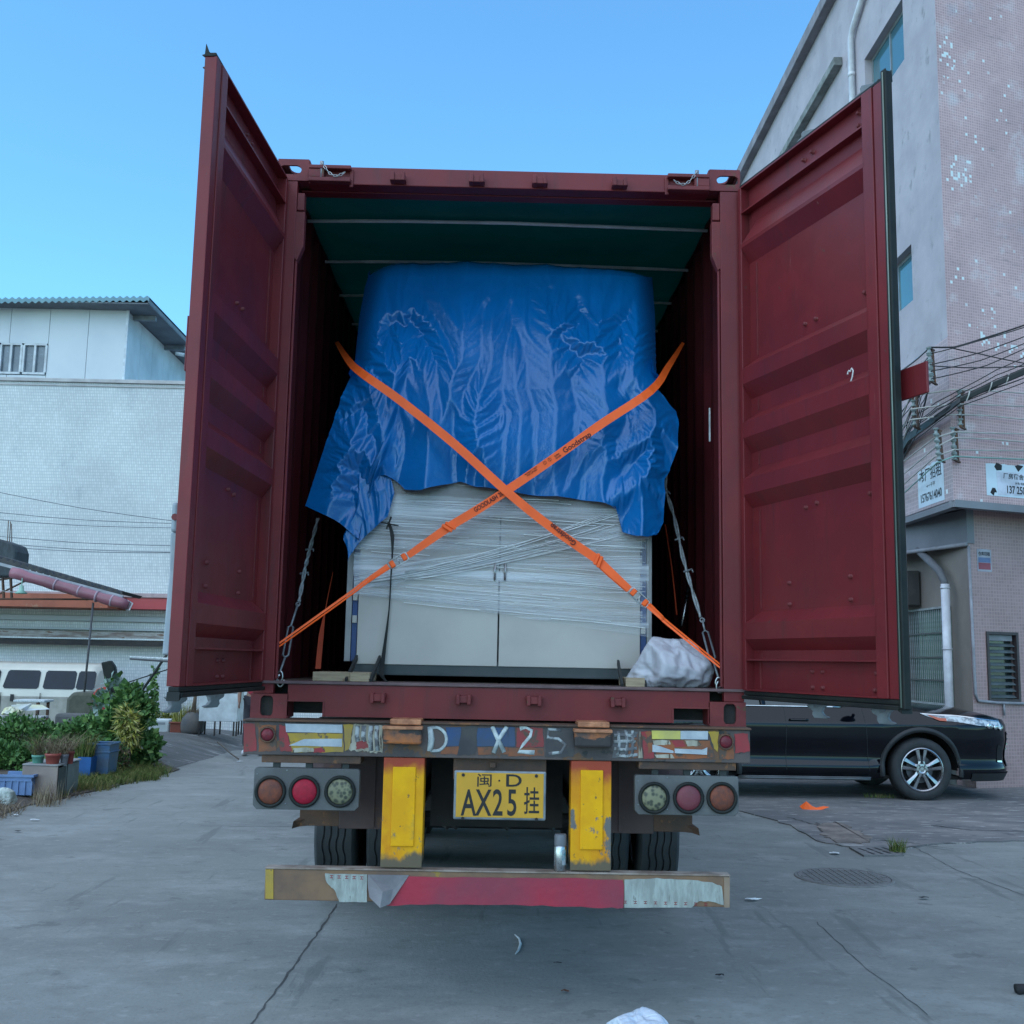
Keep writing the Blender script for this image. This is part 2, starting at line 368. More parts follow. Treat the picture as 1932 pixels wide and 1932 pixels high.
# ------------------------------------------------------------------ doors
ridges = [(1.69, 1.75, 1.83, 1.89), (2.40, 2.47, 2.55, 2.61), (2.68, 2.76, 2.84, 2.89), (2.96, 3.04, 3.12, 3.17), (3.68, 3.765, 3.785, 3.90)]
CH = M('chalk', (.6, .6, .6), r=.9)
def door(s, ang, hx, hy):
    T = frame((s*hx, hy, 0), (s*sin(ang), -cos(ang), 0), (0, 0, 1))  # x along leaf, y up, z = +-normal
    nrm = T.to_3x3() @ V((0, 0, 1)); inward = V((-s, 0, 0)); g = 1 if nrm.dot(inward) > 0 else -1
    T = T @ Matrix.Diagonal((1, 1, g, 1))     # local: (a, z, b) with b>0 towards the container axis
    prof = [(1.508, -.045), (1.646, -.045)]
    for r in ridges: prof += [(r[0]+.006, -.05), (r[1], 0), (r[2], 0), (r[3]-.006, -.05)]
    prof += [(3.955, -.042), (3.96, -.05), (4.092, -.05)]
    b = MB(T); n = len(prof); vs = []
    for z, d in prof: vs += [(.028, z, min(d, -.05)), (.032 if d == 0 else .10, z, d), (1.03, z, d)]
    fs = [(3*i+k, 3*i+k+1, 3*i+k+4, 3*i+k+3) for i in range(n-1) for k in (0, 1)]
    b.add(vs, fs); b.add([(a, z, d-.009) for a, z, d in vs], fs)
    dr = b.build('door', PAINT, ct)
    if s > 0: dr['label'] = 'right door swung wide with chalk scribble'
    else: dr['label'] = 'left door swung almost straight back, lying in shade'
    b = MB(T); b.box(1.022, 1.092, 1.50, 4.10, -.058, 0); b.box(1.096, 1.158, 1.50, 4.10, -.058, -.005); b.box(1.09, 1.098, 1.502, 4.098, -.058, -.009); b.build('free_edge_frame', PAINT, dr, bev=.003)
    b = MB(T); b.box(0, .027, 1.50, 4.10, -.058, -.002); b.build('hinge_edge_frame', PAINT, dr, bev=.004)
    b = MB(T)
    zz = [1.508]+[x for r in ridges for x in (r[0]-.01, r[3]+.01)]+[3.95]
    for i in range(0, len(zz)-1, 2):
        if zz[i+1]-zz[i] > .05: b = MB(T); b.box(.097, .105, max(zz[i], 1.66), zz[i+1], -.052, -.045); b.build('weld_seam', PAINT_W, dr)
    b = MB(T); b.box(.097, .105, 1.51, 1.64, -.045, -.038); b.build('weld_seam', PAINT_W, dr)
    b = MB(T); b.box(.028, 1.021, 1.50, 1.508, -.058, -.001); b.box(.028, 1.021, 1.646, 1.654, -.045, -.002); b.build('bottom_channel', PAINT, dr)
    b = MB(T); b.box(.028, 1.021, 4.092, 4.10, -.058, -.001); b.box(.028, 1.021, 3.952, 3.96, -.05, -.002); b.build('top_channel', PAINT, dr)
    # gasket
    b = MB(T)
    if s > 0: b.box(1.159, 1.180, 1.462, 4.135, -.04, -.006); b.box(1.159, 1.192, 1.462, 4.135, -.004, .004); b.build('side_gasket', RUBBER, dr, bev=.004); b = MB(T)
    b.box(0, 1.158, 1.478, 1.499, -.05, -.006); b.box(-.0, 1.158, 1.458, 1.477, -.04, .008)
    gk = b.build('bottom_gasket', RUBBER, dr, bev=.004); b = MB(T); b.box(.0, 1.158, 4.101, 4.118, -.05, -.01); b.build('top_gasket', RUBBER, dr, bev=.004)
    b = MB(T); b.tube([(1.178, 1.47, .007), (1.178, 4.12, .007)], .0035, 6)
    if s > 0: b.build('gasket_bead', M('rubber_lip_glint', (.16, .2, .17), r=.3), gk, smooth=True)  # rubber lip; the pale colour paints the glint along it
    b = MB(T @ frame((1.158, 4.10, 0), (0, 0, 1), (0, 1, 0))); b.prism([(-.058, 0), (-.054, .055), (-.040, .02), (-.02, .0)], -.004, .004); b.build('gasket_tip', RUBBER, gk)
    b = MB(T @ frame((1.10, 4.10, 0), (0, 0, 1), (0, 1, 0))); b.prism([(-.03, 0), (-.034, .04), (-.02, .018), (-.002, .0)], -.004, .004); b.build('gasket_tip', RUBBER, gk)
    b = MB(T); b.prism([(1.14, 1.475), (1.165, 1.48), (1.172, 1.445), (1.15, 1.455)], -.05, .0); b.build('gasket_tip', RUBBER, gk)
    # bolt heads
    L_ = [(.958, 3.23), (.516, 3.22), (.601, 3.22), (.958, 2.35), (.494, 2.35), (.579, 2.36), (.35, 2.01), (.81, 2.01), (.35, 1.91), (.81, 1.91), (.525, 1.53), (.601, 1.53), (.958, 1.53), (.53, 3.98), (.6, 3.98), (.95, 4.0), (.53, 4.03), (.6, 4.04), (.95, 4.06), (.525, 1.6), (.601, 1.6), (.97, 1.6)]
    me = None
    for a, z in L_:
        if me is None:
            bb = MB(); bb.lathe([(0, .016), (.007, .016), (.010, .012), (.010, .0), (.016, -.001)], n=8); o = bb.build('bolt', PAINT_W, dr, smooth=True, local=True); me = o.data
        else: o = link('bolt', me, dr, True)
        o.parent = dr; dd = -.05 if 1.66 < z < 3.95 else -.048
        o.matrix_parent_inverse = world_of(dr).inverted(); o.matrix_basis = T @ Matrix.Translation((a, z, dd))
    # outside: locking bars, cams, guides, hinges
    for a in ((.50, .95) if s > 0 else (.50, .98)):
        b = MB(T); b.tube([(a, 1.44, -.08), (a, 4.16, -.08)], .016, 10); lb = b.build('locking_bar', GALV, dr, smooth=True)
        jag = [(-.055, .05), (-.02, .05), (-.015, .02), (.02, .022), (.055, .04), (.075, .03), (.045, .005), (.035, -.03), (.05, -.055), (.085, -.07), (.06, -.082), (-.02, -.078), (-.035, -.05), (-.03, -.02), (-.06, .0), (-.07, .02)]
        for z, g2 in ((1.425, 1), (4.165, -1)):
            b = MB(T @ Matrix.Translation((a, z+(.012 if g2 > 0 else -.012), -.09)) @ Matrix.Diagonal((.52, g2*.55, .8, 1)) @ Matrix.Rotation(R(35), 4, 'Y')); b.prism(jag, 0, .03); b.build('locking_cam', M('dull_galvanised', (.15, .165, .18), (.10, .11, .12), sc=12, r=.6), lb, bev=.004)
        for z in (1.6, 2.3, 3.3, 4.0):
            b = MB(T); b.box(a-.03, a+.03, z-.03, z+.03, -.10, -.059); b.build('bar_guide', PAINT, lb, bev=.004)
    for z in (1.62, 2.35, 3.3, 4.0):
        b = MB(T); b.box(-.035, .12, z-.05, z+.05, -.072, -.059); b.tube([(-.03, z-.06, -.055), (-.03, z+.06, -.055)], .014, 8); b.build('hinge', PAINT, dr, bev=.003)
    if s < 0:
        HG = M('worn_grey_handle', (.30, .34, .37), (.22, .26, .3), sc=6, r=.5, bump=.15, bsc=20)
        b = MB(T); b.box(1.02, 1.14, 2.10, 2.22, -.088, -.0585); hh = b.build('handle_catch', HG, dr, bev=.012)
        b = MB(T); b.tube([(1.12, 2.16, -.07), (1.145, 2.16, -.07)], .014, 8); b.build('rivet', PAINT_W, hh)
        b = MB(T); b.prism([(1.06, 2.10), (1.13, 2.10), (1.115, 1.95), (1.13, 1.80), (1.14, 1.62), (1.04, 1.62), (1.06, 1.82), (1.075, 1.95)], -.09, -.0585); b.build('lock_handle', HG, dr, bev=.008)
        b = MB(T); b.box(1.10, 1.156, 2.75, 2.98, -.066, -.0585); b.build('edge_tab', PAINT, dr, bev=.004)
    else:
        b = MB(T); b.box(1.12, 1.285, 2.715, 2.845, -.09, -.078); b.build('edge_tab', PAINT, dr, bev=.004)
        b = MB(T @ Matrix.Translation((0, 0, -.012))); pts = [(.868, 2.885, 0), (.878, 2.9, 0), (.888, 2.893, 0), (.897, 2.905, 0), (.908, 2.892, 0), (.900, 2.865, 0), (.885, 2.84, 0), (.868, 2.815, -.004)]
        b.tube(pts, .0035, 4); b.build('chalk_mark', CH, dr)
door(1, R(18.453), 1.198, -.0304)
door(-1, R(3.7), 1.1554, -.0211)

# ================================================================== TRAILER
tl = thing('semi_trailer', (0, 1, 0), 'rusty skeletal semi-trailer with yellow underrun legs and red-white bumper carrying the container', 'trailer')
BEAM = M('beam_paint', (.10, .075, .07), (.06, .05, .05), sc=5, st=(1, 1, 1), r=.7, bump=.3, bsc=50, spots=[((.14, .07, .035), 9, .56), ((.03, .03, .03), 12, .62)])
bz0, bz1 = 1.155, 1.312
b = MB(); b.box(-1.222, 1.216, -.10, .08, bz0, bz1); beam = b.build('rear_beam', BEAM, tl, bev=.004)
b = MB(); b.box(-1.225, 1.22, -.115, .09, bz1+.001, bz1+.011); b.build('beam_flange', RUST, beam, bev=.003)
for x0_, x1_ in ((-1.135, -.66), (.68, 1.15)): b = MB(); b.box(x0_, x1_, -.085, .05, 1.118, bz0-.001); b.build('lamp_rail', RUST, beam, bev=.003)
# paint and tape on the beam: thin plates with ragged outlines
def wear(c, k=.55, g=.62): return [(tuple(x*.45 for x in c), 14, g), ((.09, .06, .045), 8, g+.0)]
RED = M('faded_red_paint', (.33, .03, .04), (.22, .04, .04), sc=7, r=.7, spots=[((.09, .06, .045), 9, .57)])
ORN = M('faded_orange_paint', (.30, .09, .03), (.17, .07, .04), sc=7, r=.7, spots=[((.09, .06, .045), 9, .55)])
YEL = M('mustard_paint', (.42, .27, .03), (.28, .19, .06), sc=7, r=.7, spots=[((.12, .09, .06), 10, .58)])
CRM = M('old_cream_paint', (.42, .40, .33), (.25, .22, .17), sc=6, st=(3, 1, .6), r=.8, spots=[((.10, .07, .05), 9, .58)])
BLU = M('faded_blue_paint', (.02, .07, .2), (.04, .07, .13), sc=7, r=.7, spots=[((.10, .08, .07), 12, .6)])
TAPE = M('silver_white_tape', (.46, .49, .53), (.33, .37, .42), sc=9, r=.35, bump=.3, bsc=25, spots=[((.2, .2, .2), 30, .72)])
YTAPE = M('yellow_tape', (.60, .52, .10), (.45, .40, .12), sc=9, r=.5)
SMR = M('dark_smear', (.045, .045, .05), (.07, .065, .065), sc=8, r=.8)
PC = 0
def patch(uv, mat, name='paint_patch', Y=-.1, h=.002, rough=.0, seed=0, parent=None, sub=5):
    global PC; PC += 1; h += PC*.00005; rnd = random.Random(seed+len(uv)); P = [at(a, c, Y) for a, c in uv]; out = []
    for i in range(len(P)):
        p, q = P[i], P[(i+1) % len(P)]
        for k in range(sub if rough else 1):
            t = k/(sub if rough else 1); c = p.lerp(q, t)
            if rough: c = c+V((rnd.uniform(-1, 1), 0, rnd.uniform(-1, 1)))*rough
            out.append((c.x, c.z))
    b = MB(); b.prism(out, 0, h, Matrix(((1, 0, 0, 0), (0, 0, -1, Y), (0, 1, 0, 0), (0, 0, 0, 1)))); return b.build(name, mat, parent or beam)
def bx(a): return (700+a/2.415)*.63889
def by(c): return (2120+c/2.415)*.63889
def q1(*p): return [(bx(a), by(c)) for a, c in p]
def cx_(a): return (1450+a/2.415)*.63889
def q2(*p): return [(cx_(a), by(c)) for a, c in p]
patch(q1((45, 38), (130, 40), (140, 235), (48, 240)), RED, rough=.002)
patch(q1((150, 50), (280, 50), (280, 235), (155, 238)), ORN, rough=.003)
patch(q1((300, 50), (345, 60), (395, 235), (305, 238)), RED, rough=.003, seed=1)
patch(q1((360, 105), (755, 110), (760, 245), (390, 243)), YEL, rough=.003, h=.0015)
patch(q1((400, 212), (545, 212), (550, 243), (395, 243)), CRM, rough=.003, h=.003)
patch(q1((550, 212), (625, 214), (625, 246), (545, 244)), RED, rough=.003, h=.003)
patch(q1((345, 40), (752, 48), (752, 108), (350, 100)), TAPE, 'reflective_tape', h=.0035, rough=.0006)
patch(q1((480, 150), (750, 148), (748, 206), (370, 196)), TAPE, 'reflective_tape', h=.0035, rough=.0006)
patch(q1((760, 44), (830, 46), (800, 220), (770, 235)), YEL, rough=.002, h=.003)
patch(q1((832, 44), (935, 46), (1040, 60), (1040, 245), (960, 250), (930, 235), (850, 235), (790, 232), (815, 170)), CRM, rough=.005, h=.0025)
patch(q1((845, 165), (925, 165), (935, 215), (850, 220)), RED, rough=.004, h=.004)
patch(q1((1490, 65), (1720, 65), (1725, 200), (1495, 200)), BLU, rough=.002)
patch(q1((1450, 205), (1660, 205), (1640, 258), (1450, 255)), ORN, rough=.003)
patch(q1((1600, 60), (1720, 55), (1700, 262), (1570, 262)), SMR, rough=.004, h=.003)
patch(q1((1715, 70), (1932, 70), (1932, 205), (1715, 200)), BLU, rough=.002)
patch(q1((1715, 208), (1932, 208), (1932, 262), (1720, 260)), ORN, rough=.002)
patch(q2((121, 64), (170, 65), (172, 205), (121, 203)), BLU, rough=.002)
patch(q2((180, 68), (370, 70), (375, 210), (180, 206)), RED, rough=.003)
patch(q2((121, 210), (375, 214), (375, 272), (121, 270)), ORN, rough=.003)
patch(q2((385, 70), (590, 72), (590, 280), (385, 275)), SMR, rough=.004, h=.0015)
patch(q2((865, 90), (1045, 95), (1050, 285), (865, 280)), M('grey_smudge', (.13, .13, .14), (.08, .08, .08), sc=10, r=.8), rough=.005, h=.001)
patch(q2((960, 215), (1045, 110), (1050, 285), (980, 283)), ORN, rough=.004, h=.002)
patch(q2((1060, 97), (1065, 97), (1082, 287), (1050, 286)), CRM, h=.003)
patch(q2((1070, 95), (1140, 96), (1165, 290), (1088, 290)), RED, rough=.003)
patch(q2((1100, 95), (1145, 96), (1150, 240), (1120, 250)), ORN, rough=.004, h=.003)
patch(q2((1150, 155), (1560, 160), (1600, 290), (1180, 290)), ORN, rough=.004, h=.0012)
patch(q2((1150, 158), (1270, 158), (1280, 190), (1160, 195)), CRM, rough=.002, h=.002)
patch(q2((1280, 158), (1370, 160), (1390, 205), (1310, 205)), RED, rough=.002, h=.002)
patch(q2((1380, 158), (1480, 160), (1500, 200), (1400, 200)), CRM, rough=.002, h=.002)
patch(q2((1548, 95), (1625, 97), (1615, 245), (1590, 215)), YEL, rough=.002, h=.002)
patch(q2((1145, 90), (1350, 92), (1350, 152), (1148, 150)), YTAPE, 'reflective_tape', h=.0035)
patch(q2((1351, 92), (1547, 94), (1546, 154), (1351, 152)), TAPE, 'reflective_tape', h=.0035)
patch(q2((1150, 190), (1200, 200), (1300, 235), (1300, 250), (1150, 242)), TAPE, 'torn_tape', h=.006)
patch(q2((1308, 218), (1505, 226), (1540, 210), (1538, 262), (1308, 250)), TAPE, 'torn_tape', h=.008)
patch(q2((1165, 262), (1290, 258), (1308, 288), (1180, 284)), CRM, 'torn_tape', h=.004)
patch(q2((1735, 110), (1830, 110), (1845, 240), (1740, 248)), RED, rough=.003)
patch(q2((1625, 200), (1730, 190), (1730, 295), (1625, 290)), ORN, rough=.003)
WH = M('sprayed_white', (.55, .60, .60), (.30, .34, .35), sc=22, r=.85, spots=[((.16, .15, .15), 40, .64)])
WF = M('faded_sprayed_white', (.36, .39, .40), (.13, .13, .14), sc=26, lo=.45, hi=.55, r=.85)
def ttf(u, v, Y): p = at(u, v, Y); return frame(p, (1, 0, 0), (0, 0, 1))
def stroke(name, uvs, r, mat, Y=-.103, parent=None):
    b = MB(Matrix.Translation((0, Y, 0)) @ Matrix.Diagonal((1, .12, 1, 1))); b.tube([(at(a, c, Y).x, 0, at(a, c, Y).z) for a, c in uvs], r, 6); return b.build(name, mat, parent or beam, smooth=True)
def arc(cx, cy, rx, ry, a0, a1, n=10): return [(cx+rx*cos(R(a0+(a1-a0)*i/n)), cy-ry*sin(R(a0+(a1-a0)*i/n))) for i in range(n+1)]
stroke('painted_letter', [(bx(1375), by(62)), (bx(1385), by(150)), (bx(1375), by(238))], [.013, .017, .014], WH)
stroke('painted_letter', [(bx(1375), by(72))]+arc(bx(1410), by(152), 22*1, 22.5, 80, -80)+[(bx(1380), by(236))], .008, WH)
for P in (((1820, 62), (1855, 140), (1905, 245)), ((1925, 62), (1870, 150), (1830, 250))): stroke('painted_letter', [(bx(a), by(c)) for a, c in P], .011, WH, -.104)
stroke('painted_digit', [(cx_(205), by(75)), (cx_(250), by(68)), (cx_(290), by(90)), (cx_(280), by(130)), (cx_(230), by(190)), (cx_(195), by(240)), (cx_(310), by(248))], [.014, .007, .008, .008, .008, .011, .013], WH)
stroke('painted_digit', [(cx_(500), by(85)), (cx_(410), by(80)), (cx_(405), by(140)), (cx_(480), by(150)), (cx_(530), by(190)), (cx_(500), by(245)), (cx_(410), by(255))], .008, WF)
for P in (((905, 95), (915, 190), (905, 275)), ((960, 85), (972, 180), (965, 280)), ((880, 125), (940, 120), (1040, 130)), ((875, 170), (950, 165), (1030, 172)), ((880, 220), (950, 228), (1040, 215)), ((890, 265), (960, 272), (1045, 262)), ((1010, 90), (1012, 180), (1005, 280))): stroke('painted_stroke', [(cx_(a), by(c)) for a, c in P], .008, WF, -.1045)
for xx in (860, 905, 955, 1000): stroke('painted_stroke', [(bx(xx), by(55)), (bx(xx-6), by(130)), (bx(xx+2), by(170 if xx < 940 else 235))], .011, WF, -.1035)
# side marker lamps in the beam
REDL = M('red_lens', (.20, .02, .03), (.13, .02, .03), sc=30, r=.4, spec=.3)
def lamp(parent, u, v, r, Y, lens, rim=RUBBER, cells=False, name='lamp'):
    p = at(u, v, Y); T = frame(p, (1, 0, 0), (0, 0, 1))
    b = MB(T); b.lathe([(r*1.0, 0), (r*1.02, .010), (r*.95, .018), (r*.84, .018), (r*.80, .006), (0, .005)], n=36); o = b.build(name, rim, parent, smooth=True)
    b = MB(T); b.lathe([(r*.80, .008), (r*.74, .016), (r*.4, .021), (0, .022)], n=36); b.build('lens', lens, o, smooth=True)
    return o
lamp(beam, bx(220), by(118), .038, -.1, REDL, RUST, name='marker_lamp'); lamp(beam, cx_(1672), by(170), .038, -.1, REDL, RUST, name='marker_lamp')
# twist-lock boxes
ORB = M('orange_box', (.42, .13, .035), (.10, .06, .05), sc=7, lo=.42, hi=.6, r=.65, bump=.3, bsc=40, spots=[((.035, .03, .03), 5, .48, (1, 1, 3))])
for (u0, u1, v0, v1, tu0, tu1, tv) in ((723, 795, 1370, 1405, 736, 795, 1355), (1084, 1154, 1376, 1411, 1090, 1150, 1360)):
    p = at(u0, v0, -.17); q = at(u1, v1, -.17); b = MB(); b.box(p.x, q.x, -.17, -.1045, q.z, p.z); tb = b.build('twist_lock_box', ORB, tl, bev=.01)
    b = MB(); b.box(p.x-.003, q.x+.003, -.185, -.1045, p.z-.014, p.z+.001); b.build('box_lid', M('worn_orange_edge', (.55, .24, .12), (.3, .12, .06), sc=20, r=.6, bump=.4), tb, bev=.003)
    a = at(tu0, tv, -.13); c = at(tu1, tv, -.13); b = MB(); b.box(a.x, c.x, -.14, .06, a.z-.03, a.z-.003); b.build('lock_plate', M('worn_orange_edge', (1, 1, 1)), tb, bev=.005)
# hanging brackets and lamp panels
PANEL = M('lamp_panel', (.12, .125, .125), (.085, .085, .085), sc=5, r=.7, bump=.1, spots=[((.2, .19, .18), 50, .72)])
DKS = M('bracket_black', (.03, .035, .035), r=.7)
AMB = M('amber_lens', (.20, .058, .032), (.12, .045, .035), sc=45, r=.55, spec=.25)
RED2 = M('bright_red_lens', (.36, .012, .035), (.28, .012, .03), sc=60, r=.55, spec=.25)
RED3 = M('dusty_red_lens', (.20, .03, .045), (.12, .04, .05), sc=4, r=.6)
def vor(d, sc):
    n = d['N'].new('ShaderNodeTexVoronoi'); n.inputs['Scale'].default_value = sc; d['L'].new(d['co'], n.inputs['Vector']); return n.outputs[0]
CLR = M('clear_lens', (.22, .21, .13), (.16, .155, .10), sc=3, r=.5, spec=.3, extra=lambda d: d['mix'](d['ramp'](vor(d, 52), .30, .62, (1, 1, 1, 1), (0, 0, 0, 1)), d['out'], (.06, .065, .05, 1)))
for (c, us, order) in (((480, 676, 1448, 1530), (510.5, 575, 642), (AMB, RED2, CLR)), ((1198, 1394, 1462, 1540), (1233.5, 1298.5, 1361.5), (CLR, RED3, AMB))):
    p = at(c[0], c[2], -.09); q = at(c[1], c[3], -.09); k = .012
    poly = [(p.x, q.z+k*1.5), (p.x+k*1.5, q.z), (q.x-k*1.5, q.z), (q.x, q.z+k*1.5), (q.x, p.z-k*.7), (q.x-k*.7, p.z), (p.x+k*.7, p.z), (p.x, p.z-k*.7)]
    b = MB(); b.prism(poly, 0, .05, Matrix(((1, 0, 0, 0), (0, 0, 1, -.09), (0, 1, 0, 0), (0, 0, 0, 1)))); pn = b.build('lamp_panel', PANEL, tl, bev=.003)
    vm = (c[2]+c[3])/2+4
    for u, m in zip(us, order): lamp(pn, u, vm, .074, -.09, m)
    b = MB()
    for t in (.2, .51, .86): x = p.x+(q.x-p.x)*t; b.box(x-.017, x+.017, -.07, -.05, p.z-.01, 1.125)
    b.build('hanger_bracket', DKS, pn, bev=.002)
    b = MB()
    for t, zz in ((.03, .25), (.03, .85), (.31, .15), (.31, .95)): b.tube([(p.x+(q.x-p.x)*t, -.091, q.z+(p.z-q.z)*zz), (p.x+(q.x-p.x)*t, -.094, q.z+(p.z-q.z)*zz)], .003, 6)
    b.build('screw_heads', GALV, pn)
# yellow legs
def legextra(d):
    g = d['N'].new('ShaderNodeSeparateXYZ'); d['L'].new(d['tc'].outputs['Object'], g.inputs[0])
    ad = d['N'].new('ShaderNodeMath'); ad.operation = 'MULTIPLY_ADD'; ad.inputs[1].default_value = .16; d['L'].new(d['nz'](9), ad.inputs[0]); d['L'].new(g.outputs[2], ad.inputs[2]); hf = d['N'].new('ShaderNodeMath'); hf.operation = 'MULTIPLY'; hf.inputs[1].default_value = .5; d['L'].new(ad.outputs[0], hf.inputs[0])
    top = d['ramp'](hf.outputs[0], .567, .60, (0, 0, 0, 1), (1, 1, 1, 1)); o = d['mix'](top, d['out'], (.36, .06, .03, 1))
    bot = d['ramp'](ad.outputs[0], .765, .79, (1, 1, 1, 1), (0, 0, 0, 1)); o = d['mix'](bot, o, (.13, .10, .065, 1))
    ed = d['ramp'](d['nz'](5, 3), .5, .62, (0, 0, 0, 1), (1, 1, 1, 1)); return o
LEG = M('yellow_leg_paint', (.74, .36, .004), (.62, .24, .006), spec=.25, sc=5, st=(1, 1, .6), r=.5, bump=.1, bsc=30, spots=[((.55, .16, .01), 3.2, .54, None, .12), ((.15, .14, .13), 7, .575), ((.16, .09, .04), 24, .62)], extra=legextra)
for x0, x1 in ((-.548, -.352), (.353, .547)):
    b = MB(); b.box(x0, x1, -.092, -.075, .641, bz0-.002); b.box(x0, x0+.012, -.0745, .04, .66, bz0-.002); b.box(x1-.012, x1, -.0745, .04, .66, bz0-.002)
    lg = b.build('underrun_leg', LEG, tl, bev=.004)
    b = MB(); b.box(x0+.045, x1-.04, -.101, -.0925, .74, bz0-.045); b.build('leg_stiffener', M('bright_yellow_paint', (.84, .42, .002), (.72, .33, .004), sc=6, spec=.25, r=.5, spots=[((.16, .15, .14), 8, .61), ((.2, .11, .04), 22, .64), ((.35, .22, .05), 4, .60, None, .1)]), lg, bev=.008)
# bumper
RB = M('bumper_rust', (.22, .125, .07), (.14, .085, .06), sc=6, r=.75, bump=.2, bsc=40, spots=[((.30, .19, .04), 5, .66)])
BT = M('bumper_top_edge', (.32, .26, .22), (.18, .13, .10), sc=9, r=.7)
b = MB(); b.box(-1.088, 1.112, -.10, -.04, .487, .628); bp = b.build('bumper', RB, tl, bev=.004)
b = MB(); b.box(-1.09, 1.114, -.105, -.03, .6285, .636); b.build('bumper_flange', BT, bp, bev=.002)
RF = M('red_film', (.36, .02, .045), (.24, .035, .06), sc=2.2, r=.4, bump=.35, bsc=9)
WFm = M('white_film', (.36, .39, .36), (.25, .265, .245), sc=9, st=(4, 1, 1), r=.5, bump=.3, bsc=25, spots=[((.16, .17, .15), 14, .64)])
patch([(722, 1708), (770, 1653), (900, 1656), (1050, 1656), (1176, 1660), (1177, 1713), (1120, 1712), (1000, 1708), (850, 1706)], RF, 'red_film', rough=.003, h=.003, parent=bp)
patch([(613, 1648), (693, 1650), (692, 1702), (640, 1701), (632, 1680), (616, 1664)], WFm, 'white_film', rough=.0015, h=.003, parent=bp)
patch([(1178, 1659), (1240, 1657), (1300, 1660), (1340, 1664), (1362, 1672), (1365, 1707), (1340, 1700), (1318, 1700), (1305, 1712), (1178, 1712)], WFm, 'white_film', rough=.002, h=.003, parent=bp)
patch([(1366, 1655), (1377, 1655), (1376, 1712), (1366, 1712)], M('tan_edge', (.28, .2, .14), r=.8), h=.002, parent=bp)
patch([(501, 1640), (516, 1640), (516, 1696), (501, 1695)], YEL, h=.002, parent=bp)
GRYF = M('loose_grey_film', (.19, .18, .19), (.13, .12, .13), sc=6, r=.5, bump=.3, bsc=20)
b = MB(); vs = [at(*q) for q in ((694, 1650, -.104), (772, 1651, -.106), (735, 1706, -.125), (717, 1713, -.155), (697, 1693, -.13), (694, 1672, -.112), (742, 1678, -.112), (722, 1682, -.135))]
b.add(vs, [(0, 1, 6), (0, 6, 7, 5), (6, 2, 7), (1, 2, 6), (2, 3, 7), (7, 3, 4), (5, 7, 4)]); b.build('torn_film_flap', GRYF, bp)
for k in range(5): text('tape_mark', 'H', .022, frame(at(626+14.2*k, 1654+.6*k, -.1045), (0, 0, 1), (-1, 0, 0)), M('red_print', (.25, .03, .04)), bp, bold=.0006)
for k in range(9): text('tape_mark', 'H', .020, frame(at(1180+19*k, 1702+.5*k, -.1045), (0, 0, 1), (-1, 0, 0)), M('red_print', (.25, .03, .04)), bp, bold=.0006)
# licence plate
PLT = M('plate_yellow', (.60, .31, .015), (.50, .26, .02), sc=3, r=.5)
p = at(857, 1453, -.10); q = at(1029.5, 1549, -.10)
b = MB(); b.box(p.x, q.x, -.10, -.085, q.z, p.z); pf = b.build('plate_frame', GALV, tl, bev=.008); pf['label'] = 'yellow number plate in a grey metal frame'
b = MB(); b.box(p.x+.012, q.x-.012, -.103, -.1002, q.z+.012, p.z-.01); pl = b.build('plate_face', PLT, pf, bev=.002)
def pt(s, u, v, size, sx=1, bold=.003): text('plate_character', s, size, frame(at(u, v, -.1035), (1, 0, 0), (0, 0, 1)), BLACK, pl, sx=sx, bold=bold)
pt('闽', 914, 1474, .066, 1.25, .0003); pt('·', 942, 1474, .06, 1, .001); pt('D', 969, 1474, .082, 1.4, .0008)
for ch, u in (('A', 884), ('X', 912), ('2', 939), ('5', 966)): pt(ch, u, 1517, .172, .60, .0022)
pt('挂', 1003, 1515, .135, .58, .0008)
b = MB()
for u, v in ((874, 1462), (1012, 1464), (873, 1544), (1012, 1546)): c = at(u, v, -.104); b.tube([(c.x, -.1031, c.z), (c.x, -.107, c.z)], .008, 8)
b.build('plate_screws', DARK, pl)
b = MB(); b.box(-.215, .235, -.05, .02, 1.05, bz0-.002); b.box(-.04, -.01, -.07, -.0505, 1.11, 1.135); b.build('plate_bracket', RUST, tl, bev=.003)
# rear boxes / mud guards
for s in (-1, 1):
    a, c = sorted((s*.50, s*.80)); b = MB(); b.box(a, c, .25, .32, .765, 1.16); g = b.build('mud_guard', BROWN, tl, bev=.004)
    a, c = sorted((s*.62, s*.64)); b = MB(); b.box(a, c, .24, .25, .775, 1.15); b.build('guard_rib', BROWN, g)
    a, c = sorted((s*.80, s*1.0)); b = MB(); b.box(a, c, .26, .31, .775, .90); b.build('guard_skirt', RUST, g, bev=.003)
    b = MB(); y0 = 1.45; b.grid(lambda u, v: (s*(.60+.60*u), y0+v*4.2, 1.12-.35*max(0, 1-v*6)**2-.35*max(0, v*6-5)**2+.01*sin(u*9)), 6, 40); b.build('fender', BROWN, g)
    b = MB(); P = [V((s*.90, .27, .78)), V((s*1.00, .27, .77)), V((s*1.03, .22, .765)), V((s*1.025, .23, .80)), V((s*.98, .3, .83)), V((s*.90, .3, .82))]; b.add(P, [(0, 1, 2, 3, 4, 5)]); b.build('bent_skirt', RUST, g)
